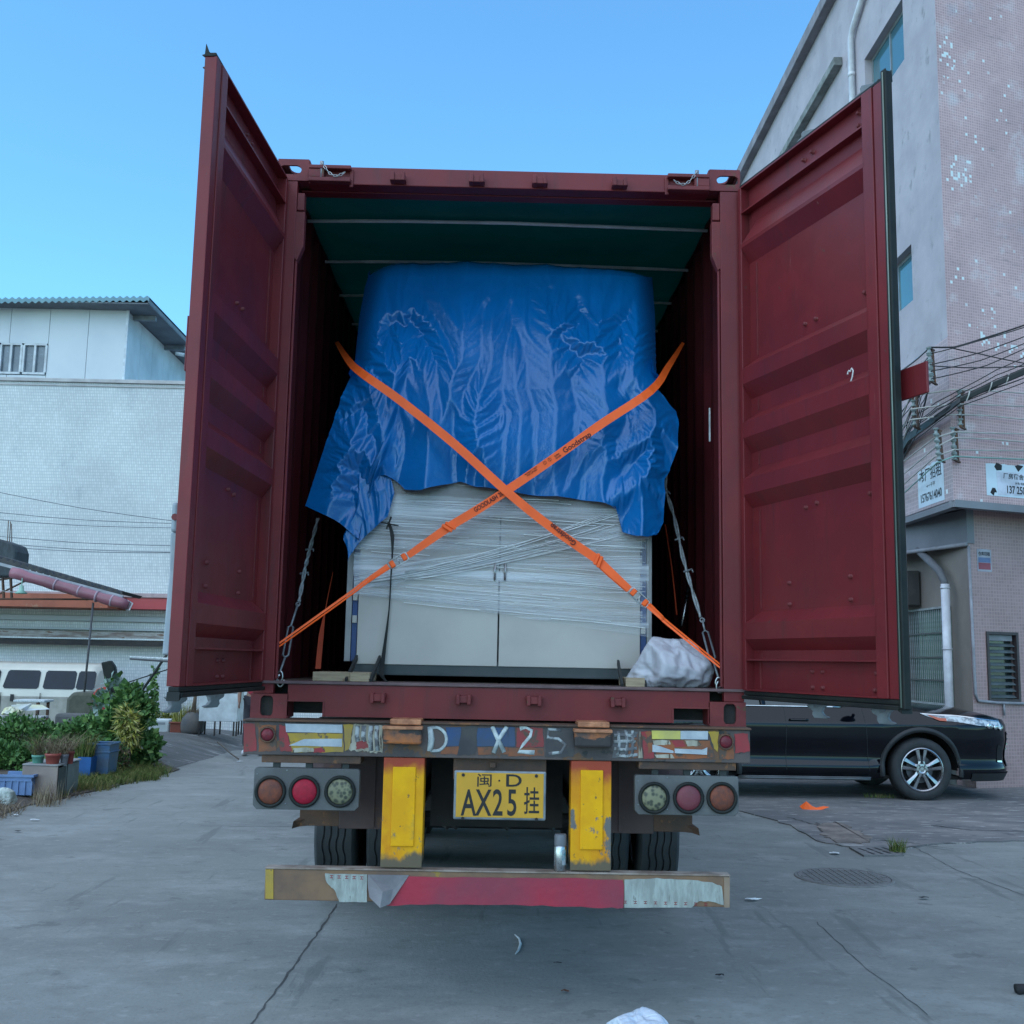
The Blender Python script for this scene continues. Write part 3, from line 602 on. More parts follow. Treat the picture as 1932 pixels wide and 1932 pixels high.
# chassis, axles, tyres
b = MB()
for s in (-1, 1):
    for z0, z1, hw in ((.82, .84, .07), (.84, 1.24, .012), (1.24, 1.262, .07)): b.box(s*.47-hw, s*.47+hw, .085, 12.0, z0, z1)
for y in (.6, 1.7, 3.1, 4.4, 6, 8, 10, 11.5): b.box(-1.15, 1.15, y, y+.1, 1.14, 1.24)
b.build('chassis_frame', DARK, tl)
b = MB(); b.box(-.35, .35, .5, .58, .75, 1.1); b.box(-.34, .34, 1.2, 1.26, .80, 1.05)
for x in (-.32, -.27, .02, .28): b.tube([(x, .9, .80), (x+.02, .92, .70), (x+.05, .9, .69)], .02, 6)
b.build('under_brackets', DARK, tl)
TYRE = M('tyre', (.018, .021, .024), (.03, .033, .035), sc=6, r=.75, bump=.1, bsc=60, spots=[((.05, .05, .05), 5, .62)])
def tyre_geo(r, wd, grooves, n=64):
    prof = [(r*.58, -wd*.40), (r*.62, -wd*.47), (r*.80, -wd*.5), (r*.94, -wd*.47), (r*.985, -wd*.42)]
    xs = [-wd*.40+wd*.80*i/grooves for i in range(grooves+1)]
    for i, x in enumerate(xs):
        if 0 < i < grooves: prof += [(r, x-.006), (r-.014, x-.004), (r-.014, x+.004), (r, x+.006)]
        else: prof += [(r*.998, x)]
    prof += [(r*.985, wd*.42), (r*.94, wd*.47), (r*.80, wd*.5), (r*.62, wd*.47), (r*.58, wd*.40)]
    vs = []; m = len(prof)
    for k in range(n):
        a = 2*pi*k/n
        for j, (rr, h) in enumerate(prof):
            wob = .006*(1 if k % 4 < 2 else -1) if 5 < j < m-6 else 0
            vs.append((h+wob, rr*cos(a), rr*sin(a)))
    fs = [(k*m+j, k*m+j+1, ((k+1) % n)*m+j+1, ((k+1) % n)*m+j) for k in range(n) for j in range(m-1)]
    return vs, fs
tw = None
for ax_y in (2.55, 3.86, 5.17):
    b = MB(); b.tube([(-1.1, ax_y, .5), (1.1, ax_y, .5)], .065, 12); b.box(-.5, -.42, ax_y-.5, ax_y+.5, .62, .72); b.box(.42, .5, ax_y-.5, ax_y+.5, .62, .72)
    axo = b.build('axle', DARK, tl)
    for cxx in (-1.075, -.725, 1.105, .765):
        if tw is None:
            b = MB(Matrix.Translation((0, 0, 0))); v_, f_ = tyre_geo(.50, .29, 5); b.add(v_, f_); o = b.build('tyre', TYRE, tl, local=True); me = o.data; me.polygons.foreach_set('use_smooth', [True]*len(me.polygons)); me.set_sharp_from_angle(angle=R(35)); tw = me
        else: o = link('tyre', tw, tl, True)
        o.matrix_parent_inverse = world_of(tl).inverted(); o.matrix_basis = Matrix.Translation((cxx, ax_y, .50))
        b = MB(frame((cxx, ax_y, .5), (0, 1, 0), (0, 0, 1))); b.lathe([(.30, -.1), (.28, -.06), (.14, -.02), (.0, -.02)], n=20); b.build('wheel_rim', RUST, o, smooth=True)
# ------------------------------------------------------------------ spray can on the bumper
c0 = at(1056.5, 1648, -.07); cn = thing('spray_can', (c0.x, -.07, .6365), 'silver spray can with grey cap standing on the bumper', 'spray can')
T = Matrix.Translation((c0.x, -.07, .6365))
b = MB(T); b.lathe([(0, 0), (.028, 0), (.030, .004), (.030, .112), (.028, .116)], n=24); b.build('can_body', STEEL, cn, smooth=True)
b = MB(T); b.lathe([(.029, .117), (.029, .165), (.026, .170), (0, .170)], n=24); b.build('cap', M('grey_plastic', (.16, .17, .19), r=.5), cn, smooth=True)
b = MB(T); b.lathe([(.0305, .03), (.0306, .10)], n=12, a0=R(-75), a1=R(-35)); b.build('printed_label', M('teal_print', (.05, .2, .25), (.3, .32, .34), sc=30, r=.5), cn)
# ================================================================== CARGO
fz = ZB+.182
CABW = M('cabinet_enamel', (.48, .46, .425), (.42, .40, .37), sc=2, r=.45, spots=[((.25, .27, .27), 35, .74)])
CABB = M('cabinet_blue', (.02, .06, .19), r=.5); CABD = M('cabinet_base', (.03, .045, .05), (.05, .06, .065), sc=5, r=.6, spots=[((.2, .22, .22), 30, .76)])
cb = thing('machine_cabinet', (0, .8, fz), 'tall pale grey machine cabinet with blue side frame inside the container', 'cabinet')
b = MB(); b.box(-.79, .80, .50, 3.3, fz+.11, 3.15); b.box(-.76, .76, 1.25, 3.3, 3.15, 3.9); b.build('cabinet_body', CABD, cb)
b = MB(); b.box(-.79, .80, .455, 3.3, fz+.03, fz+.11); b.build('skid_base', CABD, cb, bev=.004)
zc = 1.592
b = MB(); b.box(-.768, -.014, .448, .498, zc, 2.9); dl = b.build('cabinet_door', CABW, cb, bev=.003)
b = MB(); b.box(-.006, .755, .448, .498, zc, 2.9); dr_ = b.build('cabinet_door', CABW, cb, bev=.003)
for x0, x1, m, nm in ((-.80, -.771, CABB, 'blue_frame'), (.758, .79, CABB, 'blue_frame'), (-.835, -.803, M('pale_edge', (.32, .33, .33), r=.6), 'edge_post'), (.793, .82, M('pale_edge', (1, 1, 1)), 'edge_post')):
    b = MB(); b.box(x0, x1, .46, .52, fz+.10, 2.9); b.build(nm, m, cb, bev=.002)
for x, z in ((-.785, 1.83), (-.785, 1.95), (.772, 1.80), (.772, 2.3)):
    b = MB(); b.box(x-.012, x+.012, .445, .459, z-.02, z+.02); b.build('hinge', CABW, cb, bev=.002)
for x in (-.035, .02):
    b = MB(); z = 2.10; b.tube([(x, .448, z+.045), (x, .425, z+.045), (x, .425, z-.045), (x, .448, z-.045)], .006, 6); b.build('door_handle', STEEL, cb, smooth=True)
# stretch film round the cabinet
FILM = bpy.data.materials.new('stretch_film'); FILM.use_nodes = True; t = FILM.node_tree; N = t.nodes; L = t.links; pb = N['Principled BSDF']
pb.inputs['Base Color'].default_value = (.75, .8, .85, 1); pb.inputs['Roughness'].default_value = .3
tc = N.new('ShaderNodeTexCoord'); mp = N.new('ShaderNodeMapping'); mp.inputs['Scale'].default_value = (.7, 1, 17); mp.inputs['Rotation'].default_value = (0, R(-2.5), 0)
L.new(tc.outputs['Object'], mp.inputs[0]); n1 = N.new('ShaderNodeTexNoise'); n1.inputs['Scale'].default_value = 1; n1.inputs['Detail'].default_value = 5; n1.inputs['Distortion'].default_value = .25
L.new(mp.outputs[0], n1.inputs['Vector']); rp = N.new('ShaderNodeValToRGB'); rp.color_ramp.elements[0].position = .47; rp.color_ramp.elements[1].position = .66
rp.color_ramp.elements[0].color = (.10, .10, .10, 1); rp.color_ramp.elements[1].color = (.62, .62, .62, 1); L.new(n1.outputs[0], rp.inputs[0])
L.new(rp.outputs[0], pb.inputs['Alpha']); bn = N.new('ShaderNodeBump'); bn.inputs['Strength'].default_value = .8; bn.inputs['Distance'].default_value = .02; L.new(n1.outputs[0], bn.inputs['Height']); L.new(bn.outputs[0], pb.inputs['Normal'])
def filmf(u, v):
    x = -.80+1.60*u; zlo = 1.965-.22*max(0, u-.1)**.9; z = 2.92+(zlo-2.92)*v
    return (x, .438-.008*noise.noise(V((x*2, z*30, 0))), z)
b = MB(); b.grid(filmf, 40, 90); sf = b.build('stretch_film', FILM, cb, smooth=True)
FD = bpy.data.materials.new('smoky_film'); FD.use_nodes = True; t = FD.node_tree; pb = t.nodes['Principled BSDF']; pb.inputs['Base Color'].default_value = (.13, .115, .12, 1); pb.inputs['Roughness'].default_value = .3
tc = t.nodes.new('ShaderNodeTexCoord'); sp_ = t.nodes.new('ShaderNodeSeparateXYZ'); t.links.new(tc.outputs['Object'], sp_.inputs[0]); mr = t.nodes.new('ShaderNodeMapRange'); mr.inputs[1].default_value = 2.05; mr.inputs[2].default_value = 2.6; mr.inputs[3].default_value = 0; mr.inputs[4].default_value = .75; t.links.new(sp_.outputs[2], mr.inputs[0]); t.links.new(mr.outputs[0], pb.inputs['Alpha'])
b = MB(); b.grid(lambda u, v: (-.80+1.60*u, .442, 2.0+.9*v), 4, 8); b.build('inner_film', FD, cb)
FB = bpy.data.materials.new('film_band'); FB.use_nodes = True; t = FB.node_tree; pb = t.nodes['Principled BSDF']; pb.inputs['Base Color'].default_value = (.78, .82, .86, 1); pb.inputs['Roughness'].default_value = .25
tc = t.nodes.new('ShaderNodeTexCoord'); mp = t.nodes.new('ShaderNodeMapping'); mp.inputs['Scale'].default_value = (1.5, 9, 1); t.links.new(tc.outputs['UV'], mp.inputs[0]); n1 = t.nodes.new('ShaderNodeTexNoise'); n1.inputs['Scale'].default_value = 1.6; n1.inputs['Detail'].default_value = 5; t.links.new(mp.outputs[0], n1.inputs['Vector'])
rp = t.nodes.new('ShaderNodeValToRGB'); rp.color_ramp.elements[0].position = .40; rp.color_ramp.elements[1].position = .68; rp.color_ramp.elements[0].color = (.05, .05, .05, 1); rp.color_ramp.elements[1].color = (.7, .7, .7, 1); t.links.new(n1.outputs[0], rp.inputs[0]); t.links.new(rp.outputs[0], pb.inputs['Alpha'])
bn = t.nodes.new('ShaderNodeBump'); bn.inputs['Strength'].default_value = .7; bn.inputs['Distance'].default_value = .01; t.links.new(n1.outputs[0], bn.inputs['Height']); t.links.new(bn.outputs[0], pb.inputs['Normal'])
for k, (v0, v1, wd) in enumerate(((955, 962, .07), (985, 1000, .09), (1022, 1030, .07), (1050, 1062, .06), (1078, 1108, .07), (1098, 1140, .06), (1112, 1172, .05), (1098, 990, .08), (1102, 1004, .05), (940, 975, .06), (1120, 1160, .035))):
    p = at(668, v0, .43); q = at(1212, v1, .43); b = MB(); yy = .4365-.0006*k
    b.grid(lambda u, v: (p.x+(q.x-p.x)*u, yy, p.z+(q.z-p.z)*u+wd*(v-.5)*(.8+.5*sin(u*5+k))-.012*sin(pi*u)), 30, 4, uv=True); b.build('film_band', FB, cb, smooth=True)
FS = M('film_strand', (.80, .82, .84), (.62, .64, .66), sc=4, st=(2, 1, 20), r=.3)
rnd = random.Random(4)
b = MB()
for k in range(11):
    o = rnd.uniform(-.035, .045); p = at(680, 1100, .43); q = at(1180, 985, .43); P = []
    for i in range(13):
        u = i/12; fan = .25+abs(u-.0)*1.6
        P.append((p.x+(q.x-p.x)*u, .43-.01*rnd.random(), p.z+(q.z-p.z)*u**1.05+o*fan+.004*sin(9*u+k)-.03*sin(pi*u)))
    a = rnd.random()*.25; P = P[int(a*12):rnd.randint(9, 13)]
    if len(P) > 2: b.tube(P, .0012+.0016*rnd.random(), 4)
b.build('film_strand', FS, cb, smooth=True)['kind'] = 'stuff'
b = MB()
for k in range(50):
    z = rnd.uniform(1.80, 2.62); x0 = rnd.uniform(-.78, .3); ln = rnd.uniform(.2, .9); x1 = min(.78, x0+ln); zlo = 1.955-.138*(x0+.8)
    if z < zlo: z = zlo+rnd.uniform(0, .25)
    sl_ = -.05-.07*(2.3-z)
    b.tube([(x0+(x1-x0)*i/6, .432, z+sl_*(x1-x0)*i/6+.002*sin(i+k)) for i in range(7)], .0008+.0016*rnd.random()**2, 4)
b.build('film_wrinkles', FS, cb)['kind'] = 'stuff'
# wooden chocks
PINE = M('pine_block', (.42, .33, .22), (.30, .23, .15), sc=4, st=(2, 6, 18), r=.75, bump=.2)
for (u0, u1, v0, v1, Y, lb) in ((590, 688, 1272, 1287, .14, 'long pine block lying left of the cabinet on the container floor'), (660, 697, 1275, 1289, .12, 'short pine block wedged under the left corner of the cabinet'), (1181, 1217, 1284, 1298, .10, 'pine block wedged beside the white sack')):
    p = at(u0, v0, Y); q = at(u1, v1, Y)
    if u0 == 590: q.x = at(662, 1280, Y).x
    t = thing('wood_block', ((p.x+q.x)/2, Y+.15, fz), lb, 'wood block', 'wooden chocks along the container threshold')
    b = MB(); b.box(p.x, q.x, Y, Y+.32, fz, fz+.045); b.build('block', PINE, t, bev=.002)
    if u0 != 590:
        for xx in (p.x-.018, q.x+.004): b = MB(); b.bar((xx, Y, fz), (xx+.012, Y+.30, fz+.12), .012, .03); b.build('angle_iron', DKS, t)

# ---------------- tarpaulin
TARP = M('blue_tarpaulin', (.001, .135, .40), (.001, .11, .33), sc=2, r=.24, bump=.22, bsc=34, rv=.06, spec=.5)
def lerpc(tab, v):
    if v <= tab[0][0]: return tab[0][1]
    for (a, x), (b_, y) in zip(tab, tab[1:]):
        if v <= b_: return x+(y-x)*(v-a)/(b_-a)
    return tab[-1][1]
def smooth(a, b_, x): t = min(1, max(0, (x-a)/(b_-a))); return t*t*(3-2*t)
def folds(x, z, sd=0, A=1, lean=0):
    wx = x+.16*noise.noise(V((x*1.1+sd, z*.8, 3)))+.06*noise.noise(V((x*2.6, z*1.9, sd+8)))+lean*(z-3)
    f = .050*ridge(V((wx*2.6, z*.42, sd+1)))**1.4+.032*ridge(V((wx*6.0+z*.6, z*.7, sd+2)))**2.2+.016*ridge(V((wx*14, z*1.0, sd+4)))**2.6
    g = min(1, max(0, .5+1.0*noise.noise(V((x*1.9, z*1.9, sd+20)))+.35*smooth(3.3, 2.7, z)))
    f += g*(.024*ridge(V((x*4.2+z*2.2, z*3.6-x*1.8, sd+5)))**2.4+.014*ridge(V((x*7-z*5, z*6+x*3, sd+6)))**2.6)
    h = min(1, max(0, .45+1.3*noise.noise(V((x*2.3+7, z*2.3, sd+33)))))
    f += .010*abs(noise.noise(V((x*9+z*3, z*5-x*4, sd+7))))*2+h*(.007*abs(noise.noise(V((x*17-z*9, z*14+x*4, sd+9))))*2+.0024*abs(noise.noise(V((x*36, z*30, sd+3))))*2)
    return A*f
uL = [(500, 700), (540, 687), (600, 676), (680, 668), (705, 662), (760, 640), (850, 611), (955, 577)]
uR = [(500, 1222), (520, 1232), (600, 1238), (690, 1238), (735, 1240), (760, 1262), (775, 1277), (800, 1281), (850, 1276), (890, 1262), (905, 1254), (990, 1252)]
HEM = [(577, 955), (600, 966), (640, 985), (665, 1008), (681, 1020), (687, 985), (694, 930), (700, 900), (712, 897), (738, 908), (758, 925), (788, 928), (818, 918), (858, 908), (888, 918), (928, 922), (968, 930), (1018, 936), (1078, 940), (1128, 948), (1160, 958), (1168, 975), (1174, 1004), (1190, 1012), (1215, 1015), (1238, 1010), (1252, 985)]
HS = [((u-577)/675, v) for u, v in HEM]
def yfront(z, s):
    return .41+.36*max(0, (z-2.75)/1.25)**1.7-.012*sin(pi*s)
def base(s, t):
    v = 520+(lerpc(HS, s)-520)*t; L0 = lerpc(uL, v); u = L0+(lerpc(uR, v)-L0)*s
    z0 = at(u, v, .5).z; y = yfront(z0, s); e = min(1, min(s, 1-s)/.07); e = e+(1-e)*.6*smooth(690, 740, v); y += .16*(1-e)**2
    return at(u, v, y)
NC, NR = 352, 240
TG = np.array([[tuple(base(i/NC, j/NR)) for i in range(NC+1)] for j in range(NR+1)])
NM = np.zeros_like(TG); NM[..., 1] = -1
EXH = np.zeros((NR+1, NC+1)); EXV = EXH.copy()
sA, sB = (at(680, 702, .4), at(1190, 1113, .4)), (at(1228, 737, .4), at(733, 1069, .4))
LO = np.where(TG[..., 2] < 2.98, -.010, -.05); HI = np.full((NR+1, NC+1), .095)
for (p_, q_) in (sA, sB):
    d_ = (q_-p_); L_ = math.hypot(d_.x, d_.z); nx_, nz_ = -d_.z/L_, d_.x/L_; dist = np.abs((TG[..., 0]-p_.x)*nx_+(TG[..., 2]-p_.z)*nz_)
    cap = TG[..., 1]-.285+np.clip((dist-.03)*1.0, 0, 1); HI = np.minimum(HI, np.maximum(cap, .0))
INI = np.zeros((NR+1, NC+1)); G2 = INI.copy()
for j in range(0, NR+1):
    for i in range(0, NC+1):
        x, z = TG[j, i, 0], TG[j, i, 2]; n_ = noise.noise(V((x*1.6, z*1.1, 2))); m_ = noise.noise(V((x*1.8+5, z*2.0, 7)))
        low = smooth(3.95, 3.45, z); g1 = max(0, noise.noise(V((x*1.3+9, z*1.0, 4)))); g2 = max(0, noise.noise(V((x*1.9+3, z*1.9, 8)))-.05)
        G2[j, i] = g2; EXH[j, i] = .02+low*(.06+.20*g1+.10*g2); EXV[j, i] = .001+low*.24*g2+.03*smooth(2.95, 2.7, z)*max(0, m_)
        wx = x+.22*noise.noise(V((x*.9, z*.7, 5)))+.20*(z-3.1)*noise.noise(V((x*1.2, .3, 9))); q1 = noise.noise(V((wx*2.8, z*.33, 1))); q2 = noise.noise(V((wx*6, z*.5, 14))); q3 = noise.noise(V((x*3.2+z*2.5, z*2.4-x, 18)))
        INI[j, i] = (.10*max(0, q1)+.06*max(0, q2)+.035*max(0, q3)-.012)*(.25+.75*low)
        if i/NC > .86 and z < 3.05: EXH[j, i] += .10; EXV[j, i] += .06
        if i/NC < .13 and z < 3.05: EXH[j, i] += .02
RS = crumple(TG, EXH, EXV, (60, 70, 40, 16), LO, HI, 4, nrm=NM, bend=.22, pull=.03, seed=5, fine=.002, init=INI)
DD = RS-TG; BL = DD.copy()
for _ in range(14): BL[1:-1] = (BL[:-2]+2*BL[1:-1]+BL[2:])/4
WG = np.clip(1-G2*5, .0, .92)[..., None]; WG[-3:] = 0
RS = TG+DD*(1-WG)+BL*WG
b = MB(); b.add([tuple(p) for p in RS.reshape(-1, 3)], [(j*(NC+1)+i, j*(NC+1)+i+1, (j+1)*(NC+1)+i+1, (j+1)*(NC+1)+i) for j in range(NR) for i in range(NC)])
def front(s, t):
    j = min(NR, max(0, int(round(t*NR)))); i = min(NC, max(0, int(round(s*NC)))); p = RS[j, i]; return (p[0], p[1], p[2])
tp = thing('blue_tarpaulin', (0, .8, 2.9), 'crumpled glossy blue tarpaulin draped over the machine cabinet', 'tarpaulin')
o = b.build('front_drape', TARP, tp, smooth=True)
b = MB(); b.tube([V(front(i/60, 1))+V((0, -.001, 0)) for i in range(61)], .0022, 5); b.build('hem_cord', TARP, tp, smooth=True)
# crown of the tarp, from the front edge back over the load
def crown(u, v):
    x0, y0, z0 = front(u, 0); k = v; zt = 4.055-.05*abs(2*u-1)**3+.02*noise.noise(V((u*6, 0, 3)))-.03*u
    yy = y0+(2.4)*k**1.5; z = z0+(zt-z0)*sin(min(1, k*3)*pi/2)
    return (x0*(1-.03*k), yy-.5*folds(x0, z0, 0, .3)*k, z)
b = MB(); b.grid(crown, 176, 24); b.build('top_cover', TARP, tp, smooth=True)
for s in (-1, 1):
    def sidef(u, v, s=s):
        z = 3.93-(3.93-3.2)*v; e = front(0 if s < 0 else 1, min(1, max(0, (4.0-z)/1.6)))
        return (s*min(abs(e[0]), .93)-s*.02+s*(.012*sin(u*14+z*3)*min(1, u*5)), e[1]+.01+u*2.0, min(z, 4.02))
    b = MB(); b.grid(sidef, 60, 50); b.build('side_cover', TARP, tp, smooth=True)
def flap(name, Ltab, Rtab, v0, v1, Yf, sd, nu=90, nv=130, A=.8, botL=None, mat=TARP):
    def f(s, t):
        vt = v0[0]+(v0[1]-v0[0])*s; vb = lerpc(v1, s); v = vt+(vb-vt)*t
        u = lerpc(Ltab, v)*(1-s)+lerpc(Rtab, v)*s; Y = Yf(s, t); p = at(u, v, Y)
        e = min(1, s/.12)
        d = folds(p.x*1.6, p.z, sd, A*(.4+.6*e), .3)
        return (p.x, Y-d+.05*(1-e)**2, p.z)
    b = MB(); b.grid(f, nu, nv); return b.build(name, mat, tp, smooth=True)
# dark inner fold beneath the wing
flap('inner_fold', [(890, 672), (960, 668), (1020, 640), (1060, 655)], [(890, 735), (930, 745), (975, 733), (1060, 660)], (885, 900), [(0, 1000), (.3, 1035), (.5, 1062), (.7, 1040), (1, 975)], lambda s, t: .428-.02*t, 21, 60, 80, .35)
# ---------------- orange straps
ORG = M('orange_webbing', (1.0, .13, .012), (.92, .115, .01), sc=8, r=.6, bump=.1, bsc=200)
INK = M('strap_ink', (.10, .01, .012), r=.7)
def ribbon(b, pts, wds, n=V((0, -1, 0)), th=.0025, sub=5):
    P = [V(p) for p in pts]; Q = []; W = []
    for i in range(len(P)-1):
        a0 = P[max(i-1, 0)]; a1 = P[i]; a2 = P[i+1]; a3 = P[min(i+2, len(P)-1)]
        for k in range(sub):
            t = k/sub
            Q.append(.5*((2*a1)+(a2-a0)*t+(2*a0-5*a1+4*a2-a3)*t*t+(3*a1-a0-3*a2+a3)*t**3)); W.append(wds[i]+(wds[i+1]-wds[i])*t)
    Q.append(P[-1]); W.append(wds[-1]); vs = []; fs = []
    for i, p in enumerate(Q):
        tg = (Q[min(i+1, len(Q)-1)]-Q[max(i-1, 0)]).normalized(); sdv = tg.cross(n).normalized(); nn = sdv.cross(tg)
        vs += [p+sdv*W[i]/2+nn*th/2, p-sdv*W[i]/2+nn*th/2, p-sdv*W[i]/2-nn*th/2, p+sdv*W[i]/2-nn*th/2]
    for i in range(len(Q)-1):
        a = 4*i; fs += [(a+k, a+(k+1) % 4, a+4+(k+1) % 4, a+4+k) for k in range(4)]
    fs += [(0, 1, 2, 3), (4*len(Q)-1, 4*len(Q)-2, 4*len(Q)-3, 4*len(Q)-4)]
    b.add(vs, fs); return b
SB = []
for nm, lb, path, wd, low, buck, xs in (
    ('lashing_strap', 'orange lashing strap from upper left to lower right, on top at the crossing',
     [(635, 645, 1.55), (656, 678, .8), (680, 702, .33), (757, 757, .275), (860, 840, .272), (957, 928, .262), (1040, 995, .27), (1126, 1055, .275)], [.027, .040, .045, .047, .047, .047, .047, .047],
     [(1126, 1055, .272), (1155, 1082, .26), (1188, 1112, .25)], ((1190, 1113), (1222, 1142)), [(1222, 1140, .24), (1248, 1165, .21), (1262, 1178, .20), (1372, 1268, .02)]),
    ('lashing_strap', 'orange lashing strap from upper right to lower left, printed GOODLASH 200',
     [(1289, 647, 1.15), (1262, 690, .7), (1228, 737, .31), (1130, 803, .275), (1040, 868, .272), (957, 925, .275), (900, 962, .272), (850, 992, .275)], [.018, .036, .045, .047, .047, .047, .047, .046],
     [(850, 992, .272), (810, 1020, .26), (770, 1048, .25)], ((735, 1068), (768, 1048)), [(733, 1069, .24), (690, 1098, .2), (650, 1128, .15), (513, 1226, .02)])):
    st_ = thing(nm, at(path[5][0], path[5][1], .27), lb, 'strap', 'orange straps crossed over the tarpaulin')
    b = MB(); ribbon(b, [at(*q) for q in path], wd); b.build('webbing', ORG, st_)
    b = MB(); ribbon(b, [at(*q) for q in low], [.048, .042, .034]); ribbon(b, [at(q[0]-4, q[1]+3, q[2]+.01) for q in low], [.03, .03, .02], V((0, -.8, .6))); b.build('lower_webbing', ORG, st_)
    q = low[0]; p0 = at(q[0], q[1], .262); d = (at(*low[1])-at(*low[0])).normalized(); sdv = d.cross(V((0, -1, 0)))
    b = MB()
    for k in range(2): b.bar(p0-sdv*.03+d*(k*.022-.012)+V((0, -.004*k, 0)), p0+sdv*.03+d*(k*.022+.012)+V((0, -.004*k, 0)), .018, .010, V((0, 1, 0)))
    b.build('tied_knot', ORG, st_, bev=.004)
    (a0, a1), (c0_, c1) = buck; p = at(a0, a1, .24); qq = at(c0_, c1, .24); d = (qq-p).normalized(); sdv = d.cross(V((0, -1, 0)))
    b = MB(); ln = (qq-p).length; w2 = .022; R_ = [p+sdv*w2, p+d*ln+sdv*w2, p+d*ln-sdv*w2, p-sdv*w2]; loop = []
    for i in range(4):
        for k in range(3): loop.append(R_[i].lerp(R_[(i+1) % 4], .12+.76*k/2))
    b.tube(loop, .0038, 6, True); b.tube([p+d*ln*.5-sdv*w2, p+d*ln*.5+sdv*w2], .0035, 6); b.build('wire_buckle', STEEL, st_, smooth=True)
    for kk in (.16, .84): c = p+d*ln*kk; b = MB(); b.bar(c-sdv*.019+V((0, -.004, 0)), c+sdv*.019+V((0, -.004, 0)), .026, .016, V((0, 1, 0))); b.build('buckle_wrap', ORG, st_, bev=.006)
    b = MB(); n_ = V((0, -1, 0))
    e = (at(*xs[-1])-at(*xs[0])).normalized(); sd2 = e.cross(n_)
    ribbon(b, [at(*q)+sd2*.006 for q in xs], [.024, .014, .012, .008], sub=4); ribbon(b, [at(*q)-sd2*.008 for q in xs], [.018, .012, .010, .008], V((0, -.7, .7)), sub=4); b.build('tail_webbing', ORG, st_)
    SB.append(st_)
def striptext(body, u0, v0, u1, v1, Y, size, parent, flip=False, bold=.001, sx=1.0):
    p = at(u0, v0, Y); q = at(u1, v1, Y); x = (q-p).normalized(); 
    if flip: x = -x
    y = V((0, -1, 0)).cross(x); text('strap_print', body, size, frame((p+q)/2, x, y), INK, parent, bold=bold, sx=sx)
striptext('GOODLASH 200', 899, 961, 949, 930, .269, .034, SB[1], bold=.0006, sx=.78)
striptext('Goodstrap', 1064, 851, 1113, 819, .269, .040, SB[1], bold=.0007)
striptext('PROPERTY NOT\nFOR LIFTING', 988, 900, 1018, 880, .269, .011, SB[1], bold=0)
striptext('Safety\nGrade', 1048, 863, 1056, 857, .269, .013, SB[1], bold=0)
striptext('Goodstrap', 1037, 988, 1088, 1028, .264, .038, SB[0], True, bold=.0007)
for cx, cy in ((1028, 873), (1037, 867)):
    p = at(cx, cy, .269); b = MB(); b.tube([p+V((.009*cos(a), 0, .009*sin(a))) for a in [k*pi/8 for k in range(16)]], .0008, 4, True); b.tube([p+V((-.006, 0, .006)), p+V((.006, 0, -.006))], .0008, 4); b.build('strap_symbol', INK, SB[1])
# thin orange straps further back
for lb, P, W in (('thin orange strap end hanging down left of the cabinet', [(628, 1080, 1.0), (614, 1150, .8), (606, 1200, .7), (600, 1262, .6)], [.004, .006, .028, .03]),
                 ('thin orange strap behind the right rope', [(1255, 990, 1.2), (1268, 1075, 1.0), (1277, 1160, .9)], [.008, .008, .008])):
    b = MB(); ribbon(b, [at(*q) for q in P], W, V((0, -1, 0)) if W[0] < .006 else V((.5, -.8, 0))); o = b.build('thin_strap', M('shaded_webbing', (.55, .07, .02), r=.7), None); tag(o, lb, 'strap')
# steel bar leaning
b = MB(); b.tube([at(1300, 1108, 1.2), at(1286, 1182, 1.1)], .012, 8); o = b.build('steel_rod', STEEL, None, smooth=True); tag(o, 'short bright steel rod leaning in the dark behind the sack', 'rod')
